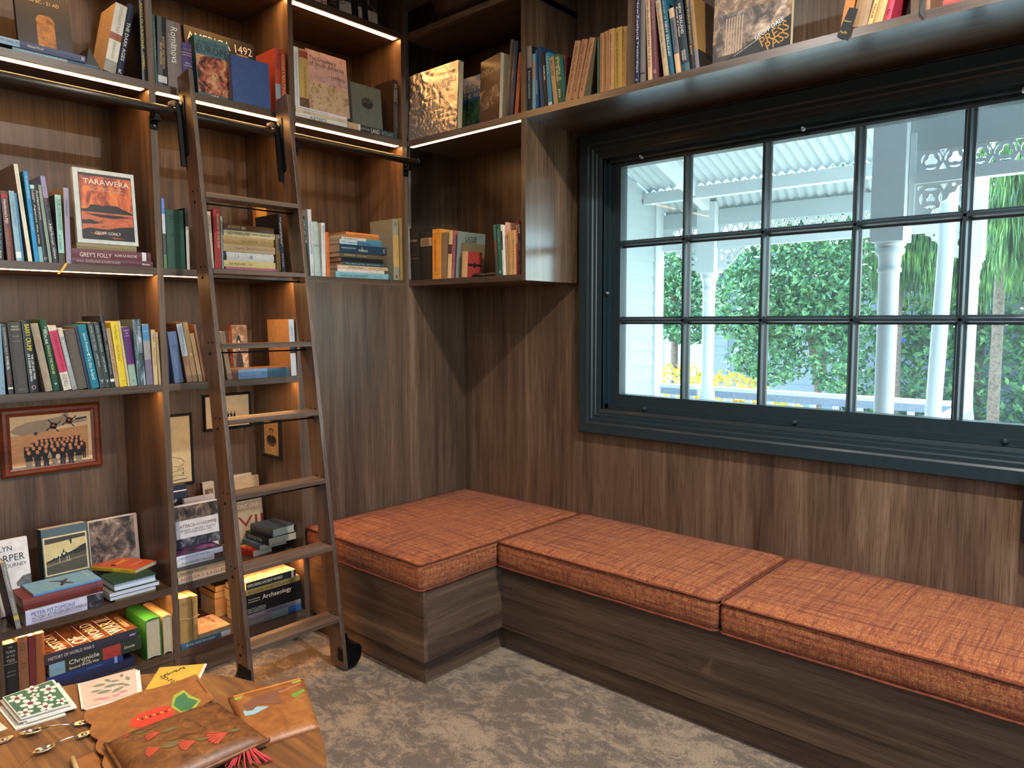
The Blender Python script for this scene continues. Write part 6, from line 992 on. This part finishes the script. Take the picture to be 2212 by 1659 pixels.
tag(MB().lathe([(.05, 0), (.10, .012), (.155, .06), (.182, .12), (.186, .17), (.176, .175), (.15, .07), (.05, .02)], (0, 0, 0), 32).build('wooden_bowl', wood('bowl_wood', 'x', [(.2, '#2a1a10'), (.5, '#4a3020'), (.8, '#6a4a32')], .4), None, (-.225, -.285, 2.9484)), 'dark round wooden bowl on the topmost corner shelf, cut by the picture edge', 'bowl')
for y, r_, lab in ((-.475, 12, 'dark leather spectacles case lying nearer the small red book'), (-.556, -8, 'brown leather spectacles case lying beside the teal-brown spine')):
    tag(MB().lathe([(0, -.045), (.012, -.043), (.02, -.025), (.022, 0), (.02, .025), (.012, .043), (0, .045)], (0, 0, 0), 14, axis='y').build('spectacles_case', plain('#33241c' if r_ > 0 else '#5a4030', .4), None, (-.34, y, 1.711), (0, 0, radians(r_))), lab, 'case')
    bpy.data.objects[-1].scale = (1, 1, .5) if False else bpy.data.objects[-1].scale
for o in COL.objects:
    if o.name.startswith('spectacles_case'): o.scale = (1.1, 1, .5)
MB().tube([(-1.6445, .004, .256), (-1.60, .0032, .246), (-1.562, .004, .251), (-1.561, .14, .25), (-1.6445, .14, .25), (-1.6445, .004, .256)], .0011, 5).build('string', plain('#d8c49c', .8))
tag(bpy.data.objects['string'], 'pale string tied around the two old tan books on the bottom shelf', 'string')
def card(pts, label, txts, t=.002):
    P = [Vector(p) for p in pts]; nrm = (P[1]-P[0]).cross(P[3]-P[0]).normalized(); mb = MB()
    mb.add([tuple(p) for p in P]+[tuple(p-nrm*t) for p in P], [(0, 1, 2, 3), (7, 6, 5, 4), (0, 4, 5, 1), (1, 5, 6, 2), (2, 6, 7, 3), (3, 7, 4, 0)])
    return tag(mb.build('shelf_card', plain('#181a1c', .5)), label, 'card')
cd = card([(-.40, -2.196, 2.480), (-.40, -2.222, 2.468), (-.4035, -2.196, 2.376), (-.4035, -2.160, 2.398)], 'black shelf card with gold writing hanging over the edge above the window', [])
to, asp = text_obj('all Story', GO, cd) if False else text_obj('History', '#b09a58', cd); place(to, (0, -.93, -.36), (0, .36, -.93) if False else (0, -.36, .93), (-1, 0, 0), (-.4052, -2.194, 2.436), .024, .008)
to, asp = text_obj('Pacific', '#b09a58', cd); place(to, (0, -.93, -.36), (0, -.36, .93), (-1, 0, 0), (-.4062, -2.182, 2.406), .024, .008)
card([(-.40, -2.4005, 2.46), (-.40, -2.416, 2.455), (-.4035, -2.415, 2.386), (-.4035, -2.4005, 2.408)], 'small black shelf card hanging at the right divider above the window', [])
tag(MB().box(-.075, -.004, -2.80, -2.688, .755, .965).build('wall_speaker', plain('#10161c', .45), bevel=.012), 'dark navy rounded box fixed below the window at the right picture edge', 'speaker')
# ------------------------------------------------------------------ round table and what lies on it
TX, TY, TR, TZ = -2.502, -1.462, .504, .58
tb, tbo = root('round_table', (TX, TY, 0), label='round oak pedestal table in the lower left corner', cat='table')
def oak_top():
    m, N, L, b = newmat('oak_top'); A = noise(N, L, mapping(N, L, (38, 3, 38), (0, 0, radians(-52))), 1, 5, .6, .7)
    r = ramp(N, [(.25, '#4e2e16'), (.48, '#744823'), (.62, '#8a5a2c'), (.8, '#a0723e')]); L.new(A, r.inputs['Fac']); L.new(r.outputs['Color'], b.inputs['Base Color']); b.inputs['Roughness'].default_value = .5; return m
oakt = oak_top()
# top glued up from boards, each a piece with its own joint
ang = radians(38); ux, uy = cos(ang), sin(ang); edges = [-TR, -.33, -.17, -.015, .14, .30, TR]
for a, b_ in zip(edges, edges[1:]):
    a2, b2 = a+.0004, b_-.0004; pts = []; n = 18
    for i in range(n+1): s_ = a2+(b2-a2)*i/n; pts.append((s_, math.sqrt(max(0, TR*TR-s_*s_))))
    for i in range(n, -1, -1): s_ = a2+(b2-a2)*i/n; pts.append((s_, -math.sqrt(max(0, TR*TR-s_*s_))))
    cl = [p for i, p in enumerate(pts) if i == 0 or (abs(p[0]-pts[i-1][0])+abs(p[1]-pts[i-1][1])) > 1e-6]
    MB().prism(cl, TZ-.026, TZ, lambda p, q, h: (TX-uy*p+ux*q, TY+ux*p+uy*q, h)).build('board', oakt, tb, tbo)
MB().lathe([(.05, .07), (.07, .10), (.05, .16), (.04, .3), (.055, .42), (.05, .5), (.15, .552)], (TX, TY, 0), 24).build('pedestal', oakx, tb, tbo)
for k in range(3):
    a = 2*pi*k/3+.4; MB().tube([(TX+.04*cos(a), TY+.04*sin(a), .13), (TX+.2*cos(a), TY+.2*sin(a), .09), (TX+.34*cos(a), TY+.34*sin(a), .02)], [.035, .028, .02], 10).build('foot', oakx, tb, tbo)
def slab(name, pts, z0, z1, mat, parent=None, lift=(0, 0, 0, 0)):
    n = len(pts); lf = list(lift)+[0]*(n-len(lift)); c = (sum(p[0] for p in pts)/n, sum(p[1] for p in pts)/n)
    o = MB().add([(x-c[0], y-c[1], 0+l) for (x, y), l in zip(pts, lf)]+[(x-c[0], y-c[1], z1-z0+l) for (x, y), l in zip(pts, lf)], [tuple(reversed(range(n))), tuple(range(n, 2*n))]+[(i, (i+1) % n, n+(i+1) % n, n+i) for i in range(n)]).build(name, mat, parent, (c[0], c[1], z0))
    return o, c
def bil(q, u, v): return tuple((1-u)*(1-v)*q[0][i]+u*(1-v)*q[1][i]+u*v*q[2][i]+(1-u)*v*q[3][i] for i in (0, 1))
def flat(o, c, z0, q, uvs, z, mat, name='printed_motif'): MB().add([(*(a-b for a, b in zip(bil(q, u, v), c)), z-z0) for u, v in uvs], [tuple(range(len(uvs)))]).build(name, mat, o, fix=False)
def petals(o, c, z0, q, u, v, r, z, cols, n=5, a0=0, el_=1.):
    for k in range(n):
        a = a0+2*pi*k/n; flat(o, c, z0, q, [(u+el_*(r*.62*cos(a)+r*.42*cos(t)*cos(a)-r*.30*sin(t)*sin(a)), v+r*.62*sin(a)+r*.42*cos(t)*sin(a)+r*.30*sin(t)*cos(a)) for t in np.linspace(0, 2*pi, 10, endpoint=False)], z+.0001*k, cols[0])
    flat(o, c, z0, q, [(u+el_*r*.3*cos(t), v+r*.3*sin(t)) for t in np.linspace(0, 2*pi, 10, endpoint=False)], z+.0009, cols[1])
white = plain('#e6dcc6', .6); grn = plain('#3f6a4e', .6); grn2 = plain('#7d9a72', .6); plum = plain('#7a3448', .6); pink = plain('#dfb69c', .6); sage = plain('#7c8466', .6)
fl = [(-2.4683, -.9817), (-2.3626, -.9736), (-2.3721, -1.1372), (-2.4676, -1.1242)]
for i, sh in enumerate(((-.012, -.006), (.006, .004), (.012, -.004), (-.004, .003), (.005, .006), (0, 0))):
    z0 = TZ+.0004+i*.0036; q = [(x+sh[0], y+sh[1]) for x, y in fl]; top = i == 5
    o, c = slab('greeting_card', q, z0, z0+.0032, white); tag(o, 'top white-flowered green card of the card pile near the table edge' if top else ('lowest card of the flower pile, jutting out at the left', 'second card from the bottom of the flower pile', 'third card from the bottom of the flower pile', 'fourth card from the bottom of the flower pile', 'card directly beneath the white-flowered green card')[i], 'card', 'pile of flower cards')
    if top:
        flat(o, c, z0, q, [(.02, .02), (.98, .02), (.98, .98), (.02, .98)], z0+.0034, grn)
        for u, v, r in ((.2, .25, .17), (.55, .1, .14), (.82, .3, .17), (.35, .58, .2), (.72, .6, .13), (.15, .85, .15), (.55, .86, .16), (.88, .84, .12), (.52, .36, .10)): petals(o, c, z0, q, u, v, r, z0+.0036, (white, plum), 5, u*9)
pk = [(-2.3188, -1.0122), (-2.1923, -1.0355), (-2.2362, -1.1665), (-2.3541, -1.1512)]
for i in range(3):
    z0 = TZ+.0004+i*.0022; q = [(x+.004*(2-i), y-.004*(2-i)) for x, y in pk]; o, c = slab('greeting_card', q, z0, z0+.002, white if i < 2 else pink)
    tag(o, 'pale pink card printed with grey-green gum leaves and pink blossom' if i == 2 else ('lowest pale card under the pink gum-leaf card', 'pale card between the lowest one and the pink gum-leaf card')[i], 'card', 'gum-leaf cards')
    if i == 2:
        flat(o, c, z0, q, [(.0, .0), (.03, 0), (.03, 1), (0, 1)], z0+.0022, white)
        for u, v, a, l in ((.35, .3, .2, .26), (.5, .2, 1.1, .2), (.62, .3, .4, .2), (.75, .15, 1.6, .17), (.55, .45, .1, .28), (.72, .5, .5, .22), (.42, .62, .15, .3), (.66, .68, -.5, .28), (.85, .35, 1.3, .2), (.82, .6, .9, .18), (.28, .5, .1, .22)):
            flat(o, c, z0, q, [(u+l*.5*cos(a)*p-l*.2*s_*sin(a), v+l*.5*sin(a)*p+l*.2*s_*cos(a)) for p, s_ in ((-1, 0), (-.3, 1), (.4, .8), (1, 0), (.4, -.8), (-.3, -1))], z0+.0023+u*.0004, sage)
        for u, v in ((.3, .78), (.42, .84), (.62, .84), (.74, .78)):
            for k in range(7): a = .5+k*.36; flat(o, c, z0, q, [(u, v), (u+.09*cos(a), v+.11*sin(a)), (u+.09*cos(a+.14), v+.11*sin(a+.14))], z0+.0027, plain('#c8707a', .6))
ye = [(-2.2205, -1.1733), (-2.1487, -1.0803), (-2.0628, -1.1478), (-2.1288, -1.237)]
for i in range(3):
    z0 = TZ+.0004+i*.0026; q = [(x+.005*(2-i), y+.003*(2-i)) for x, y in ye]; o, c = slab('greeting_card', q, z0, z0+.0024, white if i < 2 else plain('#d9a63c', .6))
    tag(o, 'golden yellow card with dark trailing leaves' if i == 2 else ('lowest white card under the golden yellow card', 'white card directly beneath the golden yellow card')[i], 'card', 'yellow cards')
    if i == 2:
        for k in range(30): u = .18+.024*k; v = .38+.16*sin(u*9)+.06*((k*7) % 5-2)/2; a = k*1.7; flat(o, c, z0, q, [(u+.045*cos(a), v+.045*sin(a)), (u+.02*cos(a+1.5), v+.02*sin(a+1.5)), (u-.045*cos(a), v-.045*sin(a)), (u-.02*cos(a+1.5), v-.02*sin(a+1.5))], z0+.0026+k*.00003, plain('#3a3a1e', .6))
o, c = slab('greeting_card', [(-2.5264, -1.0586), (-2.4932, -1.065), (-2.4891, -1.1071), (-2.5249, -1.1105)], TZ+.0004, TZ+.002, plain('#d8cfb4', .5)); tag(o, 'corner of a pale card at the left picture edge on the table', 'card')
# leather work
def leather(name, stops, sc=30):
    m, N, L, b = newmat(name); n = noise(N, L, mapping(N, L, (sc,)*3), 1, 5, .65, .6); f = noise(N, L, mapping(N, L, (420,)*3), 1, 3, .6); r = ramp(N, stops); L.new(n, r.inputs['Fac']); L.new(r.outputs['Color'], b.inputs['Base Color'])
    b.inputs['Roughness'].default_value = .42; bump(N, L, b, f, .0006, .5); return m
lea1 = leather('tan_leather', [(.3, '#7a4520'), (.5, '#925628'), (.7, '#a26a34')]); lea2 = leather('brown_leather', [(.3, '#46260f'), (.48, '#6c3e1c'), (.66, '#855226')], 40)
def pillow(name, q, z0, h, mat, parent=None, bulge=.012, lab=None, cat=None, n=14, edge=.0):
    c = bil(q, .5, .5); vs = []
    f = lambda u, v: (h+bulge*(4*u*(1-u)*4*v*(1-v))**.45)
    for j in range(n+1):
        for i in range(n+1): u, v = i/n, j/n; p = bil(q, u, v); e = min(u, 1-u, v, 1-v); vs.append((p[0]-c[0], p[1]-c[1], h*.45 if e < 1e-6 else f(u, v)))
    fs = [(j*(n+1)+i, j*(n+1)+i+1, (j+1)*(n+1)+i+1, (j+1)*(n+1)+i) for j in range(n) for i in range(n)]
    mb = MB().add(vs, fs, 0, True); rim = [i for i in range(n+1)]+[j*(n+1)+n for j in range(1, n+1)]+[n*(n+1)+i for i in range(n-1, -1, -1)]+[j*(n+1) for j in range(n-1, 0, -1)]
    mb.add([vs[i] for i in rim]+[(vs[i][0], vs[i][1], 0) for i in rim], [(k, (k+1) % len(rim), len(rim)+(k+1) % len(rim), len(rim)+k) for k in range(len(rim))]+[tuple(range(len(rim), 2*len(rim)))])
    o = mb.build(name, mat, parent, (c[0], c[1], z0)); tag(o, lab, cat); o['fz'] = 0; del o['fz']
    return o, c, f
rq = [(-2.1021, -1.3565), (-1.9317, -1.4119), (-2.0295, -1.6357), (-2.1697, -1.600)]
ro, rc, rf = pillow('leather_case', rq, TZ+.0004, .010, lea1, None, .004, 'folded tan leather case painted with a country scene, at the right of the table', 'case')
rz = TZ+.0004
for uvs, col in (([(.05, .10), (.95, .06), (.95, .11), (.05, .16)], '#9a9a3a'), ([(.05, .05), (.95, .02), (.95, .05), (.05, .09)], '#c87a34'), ([(.12, .28), (.3, .2), (.72, .16), (.72, .2), (.6, .2), (.6, .46), (.5, .44), (.3, .36), (.2, .44), (.12, .42)], '#7a4a34'), ([(.08, .40), (.28, .40), (.42, .46), (.2, .52), (.08, .5)], '#8fb0b0'), ([(.74, .34), (.95, .28), (.95, .34), (.78, .42)], '#6f8a34'), ([(.6, .2), (.93, .13), (.93, .17), (.62, .26)], '#a8683c')):
    MB().add([(*(a-b for a, b in zip(bil(rq, u, v), rc)), rf(u, v)+.0007) for u, v in uvs], [tuple(range(len(uvs)))]).build('painted_motif', plain(col, .5), ro, fix=False)
bq = [(-2.3525, -1.175), (-2.1052, -1.1984), (-2.1306, -1.3445), (-2.4015, -1.4724)]
sc_pts = [bil(bq, u, 0) for u in np.linspace(0, 1, 14)]; sc_pts = [(x, y-.004*sin(k*.8)) for k, (x, y) in enumerate(sc_pts)]+[bil(bq, 1, .5), bq[2]]
lft = []
for k in range(25): f = 1-k/24; p = bil(bq, 0, f); lft.append((p[0]-.010*abs(sin(f*pi*4)), p[1]-.003))
o, c = slab('leather_folder', sc_pts+lft, TZ+.0085, TZ+.0115, lea1); tag(o, 'tan leather folder with scalloped edge and a painted red fruit under the purse', 'folder')
folder = o; fz = TZ+.0085
for uvs, col in (([(.253, .549), (.302, .453), (.369, .429), (.492, .447), (.606, .529), (.658, .661), (.622, .781), (.512, .80), (.36, .72)], '#d23424'), ([(.631, .618), (.702, .367), (.808, .338), (.835, .579), (.887, .845), (.776, .983), (.68, .855)], '#9aa83a'), ([(.657, .605), (.712, .453), (.8, .423), (.802, .6), (.862, .824), (.765, .904), (.688, .817)], '#2f7048')):
    flat(folder, c, fz, bq, uvs, fz+{'#d23424': .0034, '#9aa83a': .0036}.get(col, .0039), plain(col, .5), 'painted_motif')
for k in range(9): flat(folder, c, fz, bq, [(.33+.033*k, .53+.016*k), (.34+.033*k, .49+.016*k), (.355+.033*k, .55+.016*k)], fz+.0042, plain('#1c2014' if k % 2 else '#a8b03a', .5), 'painted_motif')
for k in range(10): flat(folder, c, fz, bq, [(.955, .25+.05*k), (.975, .24+.05*k), (.975, .27+.05*k)], fz+.0042, plain('#4a2a14', .5), 'painted_motif')
for (x, y) in (bil(bq, .12, .3), bil(bq, .8, .4)):
    pass
box('folder_back', (0, 0.2, 0, .1, 0, .007), lea1, folder) if False else None
o2, c2 = slab('inner_leaf', [bil(bq, .03, .04), bil(bq, .97, .05), bil(bq, .97, .95), bil(bq, .03, .93)], 0, .0078, lea2, folder); o2.location = (c2[0]-c[0], c2[1]-c[1], -.0081)
pq = [(-2.3781, -1.3718), (-2.1423, -1.3844), (-2.1403, -1.619), (-2.4028, -1.6167)]
po, pc, pf_ = pillow('leather_purse', pq, TZ+.0125, .014, lea2, None, .016, 'brown leather purse embossed with red fan-shaped flowers, front of the table', 'purse')
def emb(uvs, col, k=1): MB().add([(*(a-b for a, b in zip(bil(pq, u, v), pc)), pf_(min(.97, max(.03, u)), min(.97, max(.03, v)))+.0006+.0003*k) for u, v in uvs], [tuple(range(len(uvs)))]).build('embossed_motif', plain(col, .5), po, fix=False)
def fan(u, v, a, r):
    n = 9; pts = [(u, v)]
    for k in range(n*2+1): t = a-.75+1.5*k/(n*2); rr = r*(1 if k % 2 == 0 else .86); pts.append((u+rr*cos(t), v+rr*sin(t)))
    emb(pts, '#b8432c')
    for k in range(1, 6): t = a-.75+1.5*k/6; emb([(u+r*.4*cos(t), v+r*.4*sin(t)), (u+r*.97*cos(t), v+r*.97*sin(t)), (u+r*.97*cos(t+.05), v+r*.97*sin(t+.05))], '#5a1f14', 2)
def lf_(u, v, a, l): emb([(u+l*cos(a)*p-l*.22*s_*sin(a), v+l*sin(a)*p+l*.22*s_*cos(a)) for p, s_ in ((0, 0), (.35, 1), (.7, .7), (1, 0), (.7, -.7), (.35, -1))], '#6a5a34')
for u, v, a, r in ((.36, .33, 3.5, .13), (.28, .57, 3.4, .12), (.52, .69, 3.3, .14), (.76, .75, 3.2, .18)): fan(u, v, a, r)
for u, v, a, l in ((.36, .33, .2, .15), (.28, .57, .3, .2), (.52, .69, .3, .11), (.76, .75, .1, .12), (.20, .15, .5, .10), (.24, .22, .6, .1)): lf_(u, v, a, l)
fan(.17, .13, 3.6, .06)
for k in range(26): t = k/25; emb([(.3+.45*t, .46+.25*t+.03*sin(t*9)), (.3+.45*t+.02, .46+.25*t+.03*sin(t*9+.3)), (.3+.45*t+.02, .47+.25*t+.03*sin(t*9+.3))], '#4a2a14')
for tx_, uu in (('Souvenir', .78),): 
    to, asp = text_obj(tx_, '#4a2a14', po); p = bil(pq, .8, .12); place(to, (1, -.05, 0), (.05, 1, 0), (0, 0, 1), (p[0]-pc[0], p[1]-pc[1], pf_(.8, .12)+.0008), .05, .014)
MB().tube([(*(a-b for a, b in zip(bil(pq, u, v), pc)), .007) for u, v in [(0, t) for t in np.linspace(0, 1, 8)]]+[(*(a-b for a, b in zip(bil(pq, u, 1), pc)), .007) for u in np.linspace(.1, 1, 8)], .0042, 6).build('stitched_edge', lea2, po)
rng2 = random.Random(2); tz, tzo = root('tassel', (-2.19, -1.60, TZ), label='red wool tassel hanging from the purse at its right end', cat='tassel')
redw = plain('#b83a34', .9, mott=.2)
MB().lathe([(0, -.008), (.008, -.005), (.010, 0), (.008, .006), (0, .009)], (-2.176, -1.596, TZ+.0125), 12).build('knot', redw, tz, tzo)
for k in range(22):
    a = -2.35+rng2.uniform(-.75, .75); l = .06+.015*rng2.random(); MB().tube([(-2.176, -1.598, TZ+.012+.004*rng2.random()), (-2.176+.45*l*cos(a), -1.598+.45*l*sin(a), TZ+.014+.006*rng2.random()), (-2.176+l*cos(a+.2), -1.598+l*sin(a+.2), TZ+.0045+.004*rng2.random())], .0021, 5).build('strand', redw, tz, tzo)
so, sc_, sf = pillow('leather_pouch', [(-2.433, -1.353), (-2.3854, -1.3488), (-2.4123, -1.47), (-2.4492, -1.46)], TZ+.0004, .003, lea1, None, .001, 'small tan leather pouch with a rolled edge at the bottom edge of the picture', 'pouch')
MB().tube([(-2.434-sc_[0], -1.352-sc_[1], .006), (-2.45-sc_[0], -1.46-sc_[1], .006)], .005, 8).build('rolled_edge', plain('#d0b078', .5), so)
# souvenir spoons
silver = plain('#c9c4ba', .16, 1.0, name='silver')
def spoon(bowl, tip, label, crest=True):
    b = Vector((*bowl, 0)); t_ = Vector((*tip, 0)); d = (t_-b).normalized(); s_ = Vector((-d.y, d.x, 0)); L = (t_-b).length
    R = empty('souvenir_spoon', (b.x, b.y, TZ+.0005), (0, 0, math.atan2(d.y, d.x)), label=label, cat='spoon', group='souvenir spoons')
    vs = []; n, m = 14, 6
    for j in range(m+1):
        r = j/m
        for k in range(n): a = 2*pi*k/n; ex = .021*r*cos(a)*(1.0 if cos(a) < 0 else 1.15); vs.append((.018+ex, .0125*r*sin(a), .0012+.0065*r*r))
    fs = [(j*n+k, j*n+(k+1) % n, (j+1)*n+(k+1) % n, (j+1)*n+k) for j in range(m) for k in range(n)]
    o = MB().add(vs, fs, 0, True).build('bowl', silver, R, fix=True); md = o.modifiers.new('shell', 'SOLIDIFY'); md.thickness = .0009
    MB().tube([(.040, 0, .0072), (.055, 0, .011), (.075, 0, .0095), (L-.022, 0, .0055)], [.0022, .0016, .0017, .0024], 8).build('handle', silver, R)
    mb = MB(); pts = []
    for k in range(24): a = 2*pi*k/24; rr = 1+.08*(k % 2); pts.append((L-.01+.016*rr*cos(a), .009*rr*sin(a)))
    mb.prism(pts, .003, .0062, lambda a, c, h: (a, c, h)).build('crest', silver, R); 
    MB().lathe([(.0062, 0), (.005, .0012), (0, .0018)], (L-.01, 0, .0062), 12).build('boss', silver, R)
    return R
spoon((-2.479, -1.1656), (-2.3657, -1.2202), 'silver souvenir spoon nearer the cards, its ornate end touching the leather folder')
spoon((-2.4818, -1.2722), (-2.3767, -1.2719), 'silver souvenir spoon nearer the viewer, pointing under the leather folder')
spoon((-2.600, -1.175), (-2.497, -1.1620), 'silver souvenir spoon at the left picture edge, only its ornate end in view')
